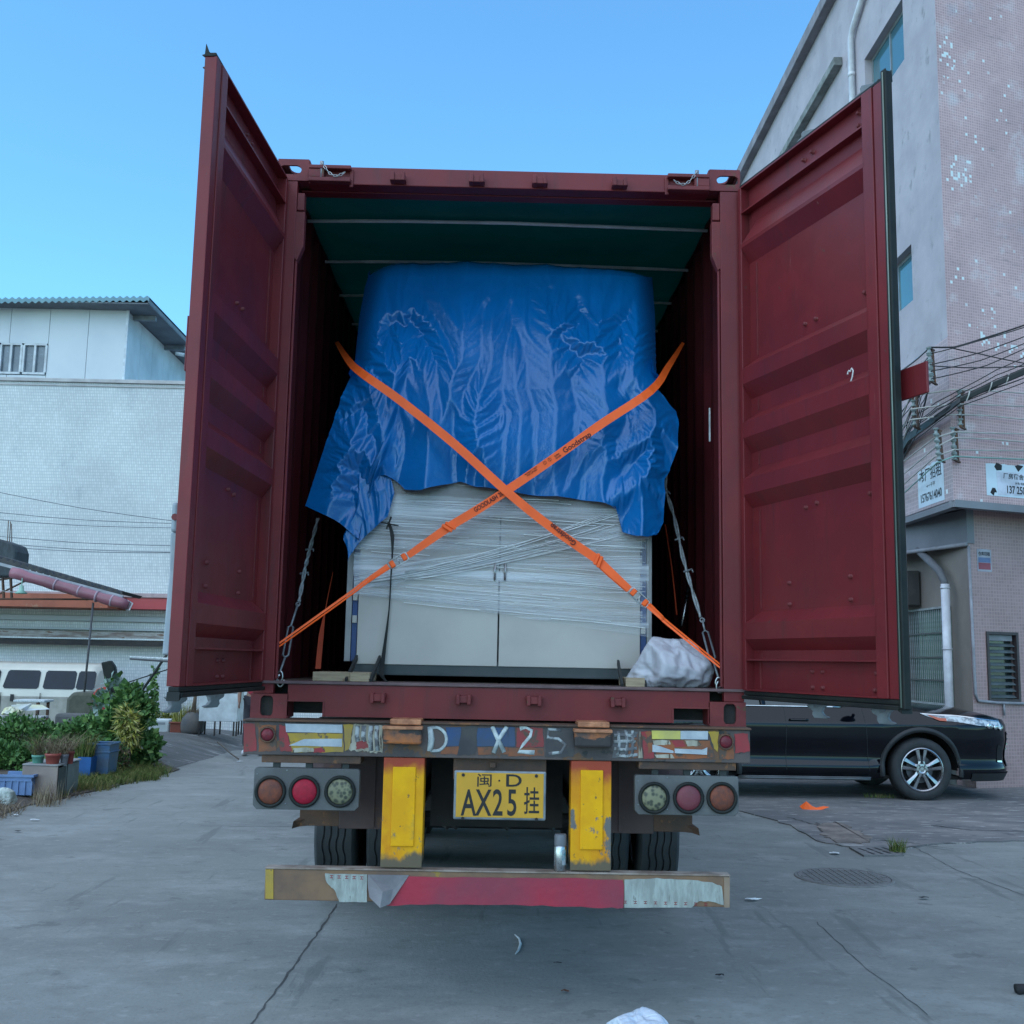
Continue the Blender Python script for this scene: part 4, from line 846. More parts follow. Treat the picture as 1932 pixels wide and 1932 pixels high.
# ---------------- lashing ropes with turnbuckles
ROPE = M('grey_wire_rope', (.33, .36, .37), (.20, .22, .23), sc=30, r=.5, bump=.3, bsc=90)
for lb, top, pts, clips, tbk, hook in (
    ('grey wire rope with turnbuckle left of the cabinet, under the tarpaulin wing', [(600, 978, .85)], [(600, 978, .85), (585, 1035, .7), (576, 1070, .6), (564, 1135, .42)], [(583, 1037, .69), (573, 1082, .57)], [(562, 1140, .40), (549, 1180, .30), (538, 1240, .12)], (528, 1268, .06)),
    ('grey wire rope with turnbuckle right of the cabinet, forked at its top', [(1245, 878, .95)], [(1251, 905, .92), (1256, 925, .88), (1272, 975, .75), (1288, 1050, .6), (1302, 1100, .5), (1322, 1165, .35)], [(1254, 930, .86), (1280, 1017, .66), (1297, 1077, .53)], [(1325, 1170, .33), (1330, 1190, .3), (1345, 1245, .12)], (1356, 1280, .06))):
    p0 = at(*pts[-1]); rp_ = thing('wire_rope', p0, lb, 'rope', 'wire ropes tensioned beside the cabinet')
    P = [at(*q) for q in pts]; d = (P[-1]-P[0]).normalized(); sdv = d.cross(V((0, -1, 0)))
    b = MB(); m = 60
    def along(t):
        k = t*(len(P)-1); i = min(int(k), len(P)-2); return P[i].lerp(P[i+1], k-i)
    for ph in (0, pi): b.tube([along(i/m)+sdv*(.0075*cos(ph+i*.35))+V((0, .0075*sin(ph+i*.35), 0)) for i in range(m+1)], .0065, 6)
    if len(pts) > 4: b.tube([P[0], at(1245, 878, .95)], .006, 6); b.tube([P[1], at(1259, 880, 1.0)], .006, 6)
    b.build('rope', ROPE, rp_, smooth=True)
    for c in clips:
        c = at(*c); b = MB(); b.tube([c-sdv*.03-d*.008, c+sdv*.028+d*.004], .006, 6); b.tube([c-sdv*.03-d*.012, c-sdv*.036+d*.014], .004, 6); b.build('rope_clip', GALV, rp_, smooth=True)
    A, B_, C_ = [at(*q) for q in tbk]; b = MB(); b.tube([A+sdv*.014*cos(k*pi/5)+d*.014*sin(k*pi/5) for k in range(10)], .004, 6, True); b.tube([A, B_], .006, 6)
    b.tube([B_, B_.lerp(C_, .06)+sdv*.018, B_.lerp(C_, .94)+sdv*.018, C_, B_.lerp(C_, .94)-sdv*.018, B_.lerp(C_, .06)-sdv*.018], .0055, 6, True); b.tube([C_, at(*hook)], .006, 6); b.build('turnbuckle', GALV, rp_, smooth=True)
    H = at(*hook); b = MB(); b.tube([H+sdv*.02*cos(k*pi/6)+V((0, 0, -.02+.026*sin(k*pi/6))) for k in range(12)], .0045, 6, True)
    b.tube([H+V((.005, 0, -.03))+V((.018*cos(R(a)), -.004, .03*sin(R(a))-.012)) for a in range(100, 400, 30)], .006, 6); b.build('shackle', STEEL, rp_, smooth=True)
# black cord
b = MB(); ribbon(b, [at(733, 985, .40), at(740, 1010, .36), at(740, 1048, .34), at(738, 1080, .40), at(734, 1150, .42), at(725, 1225, .41), at(720, 1265, .40), at(722, 1278, .36), at(733, 1288, .2)], [.012, .022, .008, .008, .007, .018, .030, .022, .018], V((.3, -.9, 0)))
b.tube([at(718, 985, .36), at(752, 992, .36)], .004, 5); b.tube([at(738, 975, .37), at(729, 998, .36)], .005, 5)
o = b.build('black_cord', RUBBER, None); tag(o, 'black flat cord knotted at the tarpaulin and hanging down the cabinet front', 'cord')
# ---------------- sacks
SACK = M('white_woven_sack', (.52, .52, .57), (.40, .40, .45), sc=3, r=.6, bump=.25, bsc=60, spots=[((.22, .2, .2), 6, .66)])
def sack(c, rx, ry, rz, sd, name, lab, mat=SACK, A=.16, n=150, parent=None):
    nu, nv = 96, 56; rnd_ = random.Random(int(sd*10)); PLN = []
    for _ in range(15):
        q = V((rnd_.gauss(0, 1), rnd_.gauss(0, 1), rnd_.gauss(0, 1))).normalized(); PLN.append((q, rnd_.uniform(.78, 1.0)))
    TT = np.zeros((nv+1, nu+1, 3)); NN = np.zeros_like(TT)
    for j in range(nv+1):
        for i in range(nu+1):
            th = 2*pi*i/nu; ph = .02+(pi-.04)*j/nv; d = V((sin(ph)*cos(th), sin(ph)*sin(th), cos(ph))); r = min(1.2, min(k/max(.05, d.dot(q)) for q, k in PLN))
            TT[j, i] = (c[0]+d.x*rx*r, c[1]+d.y*ry*r, c[2]+rz*.62+max(d.z*rz*r, -rz*.62)); NN[j, i] = (d.x, d.y, max(d.z, -.05))
    S_ = min(rx, ry, rz); ones = np.ones((nv+1, nu+1)); INs = np.array([[S_*(.16*(.5-ridge(V((3*cos(2*pi*i/nu), 3*sin(2*pi*i/nu), 1.2*j/nv+sd))))+.14*noise.noise(V((6*cos(2*pi*i/nu), 6*sin(2*pi*i/nu), 7*j/nv+sd)))) for i in range(nu+1)] for j in range(nv+1)]); X = crumple(TT, ones*.20, ones*.17, (50, 40, 18), ones*-.30*S_, ones*.16*S_, 3, True, NN, .12, .02, int(sd*7), 0, .002, INs)
    X[:, -1] = X[:, 0]; X[..., 2] = np.maximum(X[..., 2], c[2]+.001)
    b = MB(); b.add([tuple(p) for p in X.reshape(-1, 3)], [(j*(nu+1)+i, j*(nu+1)+i+1, (j+1)*(nu+1)+i+1, (j+1)*(nu+1)+i) for j in range(nv) for i in range(nu)]); o = b.build(name, mat, parent, smooth=True)
    if parent is None: tag(o, *lab)
    return o
p = at(1203, 1298, .12); q = at(1345, 1210, .12)
sack(((p.x+q.x)/2-.0, .22, fz), (q.x-p.x)/2*1.06, .17, (q.z-p.z)*.60, 5.3, 'white_sack', ('crumpled white woven sack slumped on the container threshold', 'sack'))
# ================================================================== GROUND
def gh(x, y):
    xb = lerpc([(-20, -5.3), (5.4, -4.95), (7.4, -5.0), (10.2, -4.62), (13.6, -4.35), (15, -4.1), (18, -3.6), (40, -3)], y)
    z = .21*smooth(8.8, 13, y)*smooth(0, 1.3, xb-x)+.04*smooth(0, .5, xb-x)
    z = z*(1-smooth(15.4, 17, y))-.62*smooth(15.6, 18.5, y)*smooth(-4.2, -5.4, x)
    return z
def axis(pts):
    o = []
    for a, b_, st in pts:
        x = a
        while x < b_-1e-6: o.append(x); x += st
    o.append(pts[-1][1]); return o
XS = axis([(-400, -60, 40), (-60, -16, 4), (-16, -2, .3), (-2, 20, 2), (20, 60, 5), (60, 400, 40)]); YS = axis([(-60, -8, 8), (-8, 2, 1), (2, 24, .35), (24, 60, 4), (60, 800, 60)])
def groundx(d):
    o = d['out']; N, L = d['N'], d['L']
    def streak(st, sc, a, b_, col, k, rot=0):
        m = N.new('ShaderNodeMapping'); m.inputs['Scale'].default_value = st; m.inputs['Rotation'].default_value = (0, 0, rot); L.new(d['tc'].outputs['Object'], m.inputs[0])
        f = d['ramp'](d['nz'](sc, 7, .62, m.outputs[0]), a, b_, (0, 0, 0, 1), (k, k, k, 1)); return f, col
    for st, sc, a, b_, col, k, rt in (((.6, 1, 1), .55, .45, .66, (.14, .145, .14), .8, .3), ((.7, 1.2, 1), 1.6, .50, .72, (.31, .32, .31), .65, .5), ((1, 1.6, 1), 4.5, .52, .68, (.13, .135, .13), .5, -.35), ((1, 1.3, 1), 9, .56, .70, (.33, .335, .32), .45, .2), ((1, 1, 1), 40, .5, .72, (.12, .12, .12), .4, 0), ((1, 1, 1), 14, .66, .69, (.09, .09, .09), .6, 0), ((1, 1, 1), 3.1, .635, .66, (.085, .09, .085), .45, 0), ((3, .35, 1), 1.3, .60, .64, (.10, .105, .10), .5, .8)):
        f, c = streak(st, sc, a, b_, col, k, rt); o = d['mix'](f, o, (*c, 1))
    return o
CONC = M('road_concrete', (.235, .25, .235), (.18, .19, .18), sc=.35, lo=.35, hi=.7, r=.82, bump=.35, bsc=45, extra=groundx)
b = MB(); nx = len(XS); b.add([(x, y, gh(x, y)) for y in YS for x in XS], [(j*nx+i, j*nx+i+1, (j+1)*nx+i+1, (j+1)*nx+i) for j in range(len(YS)-1) for i in range(nx-1)])
tag(b.build('ground', CONC, None, smooth=True), kind='structure')
def sheet(name, poly, z, mat, rough=.05, seed=1, sub=8, kind='structure', skirt=.02):
    rnd = random.Random(seed); P = []
    for i in range(len(poly)):
        p = V(poly[i]); q = V(poly[(i+1) % len(poly)])
        for k in range(sub):
            c = p.lerp(q, k/sub); P.append((c.x+rnd.uniform(-1, 1)*rough, c.y+rnd.uniform(-1, 1)*rough))
    b = MB(); b.prism(P, z-skirt, z); return tag(b.build(name, mat, None), kind=kind)
YARD = M('forecourt_concrete', (.19, .18, .175), (.12, .118, .12), sc=1.1, r=.85, bump=.6, bsc=16, spots=[((.30, .29, .28), 3.2, .58, (1, 3.5, 1)), ((.085, .085, .09), 2.4, .60, (1, 2.6, 1)), ((.22, .17, .15), 6, .66)], st=(1, 2, 1))
edge = [(1260, 1522), (1380, 1528), (1450, 1545), (1500, 1562), (1545, 1588), (1600, 1600), (1655, 1606), (1700, 1604), (1760, 1594), (1850, 1590), (1932, 1588), (2010, 1586)]
P = [tuple(gz(*q).xy) for q in edge]+[(20, 4.6), (22, 9), (16, 13.2), (7.3, 10.1), (6.5, 9.85), (6.6, 22), (2.2, 22)]
sheet('forecourt_paving', P, .012, YARD, rough=.03, sub=4)
rampm = M('apron_concrete', (.115, .12, .12), (.075, .08, .08), sc=1.5, st=(1, 2.5, 1), r=.85, bump=.5, bsc=20, spots=[((.23, .235, .235), 2.5, .60, (1, 3, 1)), ((.07, .07, .07), 3, .64, (1, 2, 1))])
b = MB(); ax_ = [-12+.25*i for i in range(32)]; ay = [9.0+.25*i for i in range(28)]
def xbd(y): return lerpc([(5.4, -4.95), (7.4, -5.0), (10.2, -4.62), (13.6, -4.35), (15, -4.1), (18, -3.6)], y)
vs = []; 
for y in ay:
    for i in range(33): x = xbd(y)-.05+.05*noise.noise(V((0, y*2, 0)))-i*.24; vs.append((x, y, gh(x, y)+.006))
b.add(vs, [(j*33+i, j*33+i+1, (j+1)*33+i+1, (j+1)*33+i) for j in range(len(ay)-1) for i in range(32)]); tag(b.build('yard_apron', rampm, None, smooth=True), kind='structure')
# joints and cracks (grooves filled with dirt)
CRK = M('joint_dirt', (.065, .065, .065), r=.9)
def crack(uvs, wd, name='crack', jit=.012, seed=0, z=.002, mat=CRK):
    rnd = random.Random(seed); P = [gz(*q) for q in uvs]; Q = []
    for p, q in zip(P, P[1:]):
        n = max(2, int((q-p).length/.07))
        for k in range(n): c = p.lerp(q, k/n); Q.append(c+V((rnd.uniform(-1, 1), rnd.uniform(-1, 1), 0))*jit)
    Q.append(P[-1]); b = MB(); vs = []; fs = []
    for i, p in enumerate(Q):
        t = (Q[min(i+1, len(Q)-1)]-Q[max(i-1, 0)]).normalized(); s_ = V((-t.y, t.x, 0))*wd/2*rnd.uniform(.5, 1.4); zz = gh(p.x, p.y)+z
        vs += [(p.x-s_.x, p.y-s_.y, zz), (p.x+s_.x, p.y+s_.y, zz)]
    b.add(vs, [(2*i, 2*i+1, 2*i+3, 2*i+2) for i in range(len(Q)-1)]); return tag(b.build(name, mat, None), kind='structure')
crack([(636, 1706), (600, 1760), (550, 1828), (475, 1932), (440, 1975)], .010, 'slab_joint', .006, 1)
crack([(1540, 1740), (1580, 1778), (1640, 1832), (1690, 1868), (1750, 1915)], .005, 'slab_joint', .008, 2)
crack([(1725, 1598), (1800, 1640), (1932, 1690), (2050, 1735)], .007, 'slab_joint', .01, 3)
crack([(380, 1558), (500, 1560), (594, 1560)], .008, 'slab_joint', .008, 4)
for i, pl_ in enumerate([[(1630, 1585), (1700, 1592), (1770, 1598)], [(1690, 1603), (1750, 1598), (1800, 1605)], [(1540, 1555), (1580, 1575), (1600, 1572)], [(1760, 1560), (1830, 1568), (1932, 1572)], [(1490, 1545), (1545, 1560), (1560, 1580)]]): crack(pl_, .02, 'crack', .03, 10+i, .016)
# exposed rubble patch at the gutter
RUB = M('broken_concrete', (.24, .2, .175), (.13, .11, .10), sc=5, r=.9, bump=.8, bsc=12)
sheet('broken_edge', [tuple(gz(*q).xy) for q in ((1545, 1560), (1580, 1553), (1628, 1575), (1650, 1592), (1590, 1594), (1560, 1582))], .02, RUB, rough=.05, seed=5)
# manhole cover
MH = M('manhole_iron', (.125, .125, .125), (.17, .17, .165), sc=12, r=.8, bump=.9, bsc=28)
c = V(((gz(1512, 1655).x+gz(1672, 1657).x)/2, 3.28, 0)); r0 = .38
mh = thing('manhole_cover', (c.x, c.y, 0), 'round iron manhole cover set in the road right of the bumper', 'manhole cover')
T = Matrix.Translation((c.x, c.y, 0)); b = MB(T); b.lathe([(r0, .001), (r0*.98, .009), (r0*.93, .009), (r0*.925, .004)], n=48); b.build('cover_ring', MH, mh)
b = MB(T); b.lathe([(r0*.915, .003), (r0*.91, .008), (0, .008)], n=48); b.build('cover_plate', MH, mh)
me = None
for i in range(-6, 7):
    for j in range(-6, 7):
        if i*i+j*j < 36.5:
            if me is None: bb = MB(); bb.box(-.018, .018, -.018, .018, 0, .005); o = bb.build('raised_stud', MH, mh, local=True); me = o.data
            else: o = link('raised_stud', me, mh, True)
            o.matrix_parent_inverse = world_of(mh).inverted(); o.matrix_basis = Matrix.Translation((c.x+i*.052, c.y+j*.052, .008))
# drain grate
c = gz(1648, 1610); dg_ = thing('drain_grate', (c.x, c.y, 0), 'slotted drain grate in the gutter beside a tuft of grass', 'drain')
A = [gz(1602, 1601), gz(1668, 1598), gz(1706, 1616), gz(1630, 1617)]
b = MB(); b.prism([(p.x, p.y) for p in A], -.01, .0165); b.build('grate_plate', M('grate_grey', (.17, .17, .17), (.12, .12, .12), sc=9, r=.85, bump=.3), dg_)
b = MB(); dx = (A[1]-A[0]); dy = (A[3]-A[0])
for j in range(2):
    for i in range(4):
        o = A[0]+dx*(.14+.22*i+.06*j)+dy*(.25+.4*j); b.add([o+V((0, 0, .018)), o+dx*.07+V((0, 0, .018)), o+dx*.07+dx*.07+dy*.32+V((0, 0, .018)), o+dx*.07+dy*.32+V((0, 0, .018))], [(0, 1, 2, 3)])
b.build('grate_slots', BLACK, dg_)
# ---------------- foliage helpers
GR = [M('leaf_dark', (.06, .14, .04), (.04, .10, .03), sc=9, r=.6, spec=.3), M('leaf_mid', (.11, .23, .06), (.08, .17, .045), sc=9, r=.55, spec=.3), M('leaf_light', (.19, .31, .09), (.14, .24, .07), sc=9, r=.55, spec=.3)]
CRO = [M('croton_green', (.09, .14, .03), r=.45), M('croton_yellow', (.36, .34, .06), (.25, .26, .05), sc=9, r=.45), M('croton_pale', (.45, .42, .16), r=.45)]
DRY = [M('dry_straw', (.22, .16, .09), (.15, .11, .07), sc=9, r=.8), M('dry_brown', (.13, .09, .06), r=.8), M('dry_pale', (.30, .24, .16), r=.8)]
GRS = [M('grass_green', (.11, .17, .04), r=.8, spec=.2), M('grass_yellow', (.24, .22, .08), r=.8, spec=.2), M('grass_dark', (.06, .10, .03), r=.8, spec=.2)]
BARK = M('bark', (.10, .08, .06), (.06, .05, .04), sc=12, r=.85)
def leaves(b, c, rad, n, size, rnd, asp=.5, up=.3, shell=.5, wts=(3, 3, 2), fold=.25):
    c = V(c)
    for _ in range(n):
        d = V((rnd.gauss(0, 1), rnd.gauss(0, 1), rnd.gauss(0, 1))).normalized(); r = (shell+(1-shell)*rnd.random())*(.8+.45*noise.noise(d*2+c))
        p = c+V((d.x*rad[0], d.y*rad[1], d.z*rad[2]))*r
        L_ = size*rnd.uniform(.6, 1.3); t = (d*.6+V((rnd.gauss(0, 1), rnd.gauss(0, 1), rnd.gauss(0, 1)))*.5+V((0, 0, up))).normalized()
        s_ = t.cross(V((rnd.gauss(0, 1), rnd.gauss(0, 1), rnd.gauss(0, 1)))).normalized(); n_ = t.cross(s_)
        b.k = rnd.choices((0, 1, 2), wts)[0]
        b.add([p, p+t*L_*.5+s_*L_*asp*.5+n_*L_*.06, p+t*L_-n_*L_*fold*.4, p+t*L_*.5-s_*L_*asp*.5+n_*L_*.06], [(0, 1, 2), (0, 2, 3)])
def blades(b, c, rad, n, h, rnd, w=.008, lean=.35, wts=(3, 2, 1), gnd=False):
    for _ in range(n):
        a = rnd.uniform(0, 2*pi); r = rnd.random()**.5; x = c[0]+rad[0]*r*cos(a); y = c[1]+rad[1]*r*sin(a); z = gh(x, y) if gnd else c[2]
        H = h*rnd.uniform(.45, 1.2); la = rnd.uniform(0, 2*pi); lx, ly = cos(la)*lean*H*rnd.random(), sin(la)*lean*H*rnd.random(); q = rnd.uniform(0, pi); wx, wy = cos(q)*w/2, sin(q)*w/2
        b.k = rnd.choices((0, 1, 2), wts)[0]
        b.add([(x-wx, y-wy, z), (x+wx, y+wy, z), (x+lx*.4+wx*.7, y+ly*.4+wy*.7, z+H*.6), (x+lx*.4-wx*.7, y+ly*.4-wy*.7, z+H*.6), (x+lx, y+ly, z+H)], [(0, 1, 2, 3), (3, 2, 4)])
def plant(name, loc, clumps, mats, lab, cat, size, seed, group=None, asp=.5, stems=5, wts=(3, 3, 2), up=.3, shell=.45):
    rnd = random.Random(seed); loc = V(loc); t = thing(name, loc, lab, cat, group)
    b = MB()
    for c, rad, n in clumps: leaves(b, loc+V(c), rad, n, size, rnd, asp, up, shell, wts)
    b.build('foliage', mats, t)
    b = MB()
    for i in range(stems):
        c, rad, n = clumps[i % len(clumps)]; q = loc+V(c)+V((rnd.uniform(-.6, .6)*rad[0], rnd.uniform(-.6, .6)*rad[1], rnd.uniform(-.2, .5)*rad[2])); a = loc+V((rnd.uniform(-.08, .08), rnd.uniform(-.08, .08), 0))
        b.tube([a, a.lerp(q, .5)+V((rnd.uniform(-.05, .05), 0, .05)), q], [.014, .009, .004], 5)
    b.build('stems', BARK, t, smooth=True); return t
# tuft by the drain
c = gz(1697, 1612); rnd = random.Random(2); b = MB(); blades(b, (c.x, c.y+.05, .01), (.07, .05), 130, .12, rnd, .006, 1.1)
tag(b.build('grass_tuft', GRS, None), 'small green grass tuft growing at the drain grate', 'grass tuft')
c = gz(1660, 1507); b = MB(); blades(b, (c.x, c.y, .012), (.22, .05), 90, .06, rnd, .006, .9); tag(b.build('grass_tuft', GRS, None), 'low thin grass sprouting by the black car front wheel', 'grass tuft')
# litter
ORG2 = ORG
c = gz(1538, 1529); b = MB(); vs = [c+V(q) for q in ((-.17, .03, .04), (-.10, .0, .10), (-.04, -.03, .05), (.02, -.02, .03), (.10, 0, .05), (.17, .01, .04), (.02, -.05, .0), (-.06, -.05, .0), (-.14, -.02, .0), (-.10, .06, .02), (.0, .05, .02))]
b.add(vs, [(0, 1, 9), (0, 8, 1), (1, 8, 7), (1, 7, 2), (2, 7, 6), (2, 6, 3), (3, 6, 4), (4, 6, 5), (1, 2, 10, 9), (2, 3, 4, 10)]); tag(b.build('orange_scrap', ORG, None), 'bright orange scrap of webbing lying on the forecourt', 'scrap')
def flake(u, v, w_, d_, name, lab, cat, mat, seed, z=.012, th=.008, group=None):
    rnd = random.Random(seed); c = gz(u, v); n = 11; P = []
    for i in range(n): a = 2*pi*i/n; r = rnd.uniform(.6, 1.1); P.append(V((c.x+w_/2*r*cos(a), c.y+d_/2*r*sin(a), gh(c.x, c.y)+z+th*rnd.random())))
    b = MB(); b.add([c+V((0, 0, z+gh(c.x, c.y)+th*1.2))]+P, [(0, i+1, (i+1) % n+1) for i in range(n)]); return tag(b.build(name, mat, None), lab, cat, group)
PAP = M('litter_white', (.62, .66, .68), r=.7); BLK = M('litter_black', (.015, .015, .018), r=.8)
flake(1576, 1612, .11, .09, 'paper_scrap', 'small white paper scrap lying left of the drain grate', 'litter', PAP, 1)
flake(1420, 1700, .13, .05, 'paper_scrap', 'thin white paper strip on the road right of the bumper end', 'litter', PAP, 2)
flake(1744, 1697, .08, .05, 'dark_scrap', 'flat black scrap on the road right of the manhole cover', 'litter', BLK, 3)
flake(1067, 1875, .06, .035, 'dry_leaf', 'brown dry leaf on the concrete in front of the trailer', 'leaf', M('dead_leaf', (.13, .05, .03), r=.7), 4)
flake(1358, 1845, .05, .03, 'dark_scrap', 'tiny dark crumb on the road in front of the trailer', 'litter', BLK, 5)
flake(33, 1571, .07, .05, 'dark_scrap', 'small black scrap near the left edge of the road', 'litter', BLK, 6)
flake(65, 1549, .12, .06, 'paper_scrap', 'crumpled white paper bit beside the dry weeds at the left', 'litter', PAP, 7)
flake(30, 1540, .07, .05, 'paper_scrap', 'tiny white paper bit at the foot of the dry weeds', 'litter', PAP, 8)
flake(453, 1438, .14, .06, 'paper_scrap', 'white paper bit on the grass verge by the apron', 'litter', PAP, 9)
flake(1052, 1822, .06, .03, 'dark_scrap', 'small oval dark mark of debris below the red film', 'litter', BLK, 12)
b = MB(); P = [gz(u, v)+V((0, 0, .006)) for u, v in ((971, 1765), (979, 1772), (982, 1783), (978, 1795), (972, 1802))]; b.tube(P, [.002, .006, .008, .006, .002], 5); tag(b.build('white_curl', PAP, None), 'curled white sliver lying under the bumper shade', 'litter')
p = gz(1198, 1976); sack((p.x+.0, p.y-.02, .0), .12, .10, .085, 9.1, 'plastic_bag', ('crumpled pale plastic bag on the road at the bottom edge', 'bag'), M('pale_plastic', (.55, .60, .68), (.45, .5, .58), sc=5, r=.35, bump=.2), n=70)
p = gz(1925, 1875); b = MB(); b.tube([p+V((-.02, 0, .02)), p+V((.05, .0, .03)), p+V((.12, .06, .10))], [.028, .022, .018], 10); tag(b.build('dark_shoe_tip', BLK, None, smooth=True), 'dark rounded object at the bottom right edge of the road', 'debris')

# ================================================================== RIGHT BUILDING
def tilex(bw, bh, mort, mcol, miss=None):
    def f(d):
        N, L = d['N'], d['L']; q = N.new('ShaderNodeTexBrick'); L.new(d['tc'].outputs['UV'], q.inputs['Vector'])
        q.offset = 0; q.inputs['Scale'].default_value = 1; q.inputs['Brick Width'].default_value = bw; q.inputs['Row Height'].default_value = bh; q.inputs['Mortar Size'].default_value = mort
        q.inputs['Color1'].default_value = (1, 1, 1, 1); q.inputs['Color2'].default_value = (.82, .82, .82, 1); q.inputs['Mortar'].default_value = (*mcol, 1); q.inputs['Bias'].default_value = .2
        o = d['mix'](1.0, d['out'], q.outputs[0], 'MULTIPLY')
        if miss:
            wn = N.new('ShaderNodeTexWhiteNoise'); wn.noise_dimensions = '2D'; sn = N.new('ShaderNodeVectorMath'); sn.operation = 'SNAP'; sn.inputs[1].default_value = (bw, bh, 1); L.new(d['tc'].outputs['UV'], sn.inputs[0]); L.new(sn.outputs[0], wn.inputs['Vector'])
            cl = d['ramp'](d['nz'](.9, 3, .5, d['tc'].outputs['UV']), .56, .70, (0, 0, 0, 1), (.20, .20, .20, 1)); ad = N.new('ShaderNodeMath'); ad.operation = 'ADD'; L.new(cl, ad.inputs[0]); L.new(wn.outputs[0], ad.inputs[1])
            o = d['mix'](d['ramp'](ad.outputs[0], .994, .997, (0, 0, 0, 1), (1, 1, 1, 1)), o, (*miss, 1))
        bn = N.new('ShaderNodeBump'); bn.inputs['Strength'].default_value = .4; bn.inputs['Distance'].default_value = .004; L.new(q.outputs[1], bn.inputs['Height']); bn.invert = True; L.new(bn.outputs[0], d['b'].inputs['Normal'])
        return o
    return f
PINK = M('pink_mosaic', (.50, .33, .325), (.41, .27, .268), sc=.8, r=.55, uvco=True, spots=[((.30, .21, .21), 1.4, .60, (1, 6, 1), .1), ((.50, .43, .44), 1.6, .54, (1, 1, 1), .15), ((.14, .11, .11), 4, .70, (1, 8, 1)), ((.34, .31, .34), .7, .60, (1, 1, 1), .15)], extra=tilex(.042, .042, .006, (1.22, 1.2, 1.2), (.62, .68, .68)))
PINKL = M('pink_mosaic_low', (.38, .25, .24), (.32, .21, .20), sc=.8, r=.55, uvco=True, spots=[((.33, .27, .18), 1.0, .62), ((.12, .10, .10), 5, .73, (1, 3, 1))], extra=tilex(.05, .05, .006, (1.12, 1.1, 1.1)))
LAV = M('lavender_stucco', (.42, .375, .40), (.345, .31, .335), sc=1.3, r=.75, bump=.5, bsc=9, uvco=True, spots=[((.25, .24, .25), 2.5, .60, (1.6, 1, 1), .08), ((.2, .19, .19), 9, .74, (2, 1, 1))])
PINKS = M('side_mosaic', (.44, .34, .345), (.37, .28, .29), sc=.8, r=.6, uvco=True, spots=[((.30, .25, .26), 2.2, .58, (1, 2, 1), .15)], extra=tilex(.06, .06, .007, (1.18, 1.16, 1.16), (.66, .72, .72)))
BEIGE = M('beige_wall', (.25, .215, .18), (.20, .17, .145), sc=1.2, r=.8)
GREY = M('grey_soffit', (.20, .205, .22), (.16, .165, .18), sc=1, r=.85, bump=.2, bsc=8)
rb = thing('pink_tile_building', (8, 12, 0), 'four-storey building clad in pink mosaic tile with a lavender stucco side', 'building')
def wallq(b, o, xd, W, z0, z1, holes=(), dep=.12, uoff=0):
    # vertical wall from o along xd (unit 2D), holes = (s0,s1,z0,z1)
    xd = V((xd[0], xd[1], 0)).normalized(); nn = V((xd.y, -xd.x, 0)); o = V((o[0], o[1], 0))
    ss = sorted(set([0, W]+[h for q in holes for h in q[:2]])); zs = sorted(set([z0, z1]+[h for q in holes for h in q[2:4]]))
    def P(s_, z, d=0): p = o+xd*s_-nn*d; return (p.x, p.y, z)
    for i in range(len(ss)-1):
        for j in range(len(zs)-1):
            cs, cz = (ss[i]+ss[i+1])/2, (zs[j]+zs[j+1])/2
            if any(h[0] < cs < h[1] and h[2] < cz < h[3] for h in holes): continue
            q = [(ss[i], zs[j]), (ss[i+1], zs[j]), (ss[i+1], zs[j+1]), (ss[i], zs[j+1])]
            b.add([P(*k) for k in q], [(0, 1, 2, 3)], [(a+uoff, c) for a, c in q])
    for h in holes:
        c4 = [(h[0], h[2]), (h[1], h[2]), (h[1], h[3]), (h[0], h[3])]
        for k in range(4): a = c4[k]; c = c4[(k+1) % 4]; b.add([P(*a), P(*c), P(*c, dep), P(*a, dep)], [(0, 1, 2, 3)], [(a[0]+uoff, a[1]), (c[0]+uoff, c[1]), (c[0]+uoff, c[1]+.1), (a[0]+uoff, a[1]+.1)])
    return P
XL = 6.15; c20, s20 = cos(R(20)), sin(R(20))
b = MB(); wallq(b, (XL, 9.0), (c20, s20), 16, 3.9, 15.2); b.build('front_wall', PINK, rb)
b = MB(); WIN = [(12.05, 13.8, 11.05, 12.05), (12.1, 13.85, 7.12, 7.98)]   # s measured from Y=24 towards the corner
W1 = (24-11.95, 24-10.2, 11.02, 12.05); W2 = (24-11.9, 24-10.17, 7.12, 8.0)
PL_ = wallq(b, (XL, 24.0), (0, -1), 15.0, 6.2, 14.25, [W1, W2], .16); b.build('side_wall', LAV, rb)
b = MB(); wallq(b, (XL, 24.0), (0, -1), 15.0, 3.9, 6.199); b.build('side_wall', PINKS, rb)
b = MB(); b.add([(XL, 9, 14.24), (XL+15, 9+5.46, 14.24), (XL+15, 24, 14.24), (XL, 24, 14.24)], [(0, 1, 2, 3)]); b.build('roof', GREY, rb)
WF_ = M('window_alu', (.30, .33, .34), r=.4, met=.4)
GLS = M('reflective_glass', (.05, .16, .19), (.05, .13, .16), sc=1, r=.06, spec=.9, rv=.02)
for (s0, s1, z0, z1) in (W1, W2):
    y1, y0 = 24-s0, 24-s1; x = XL+.15
    b = MB(); b.box(x-.03, x, y0, y1, z0, z0+.06); b.box(x-.03, x, y0, y1, z1-.06, z1); b.box(x-.03, x, y0, y0+.06, z0+.061, z1-.061); b.box(x-.03, x, y1-.06, y1, z0+.061, z1-.061); b.box(x-.035, x-.005, (y0+y1)/2-.02, (y0+y1)/2+.02, z0+.061, z1-.061)
    wn = b.build('window', WF_, rb)
    for a, c in ((y0+.06, (y0+y1)/2-.02), ((y0+y1)/2+.02, y1-.06)): b = MB(); b.box(x-.018, x-.01, a, c, z0+.06, z1-.06); b.build('pane', GLS, wn)
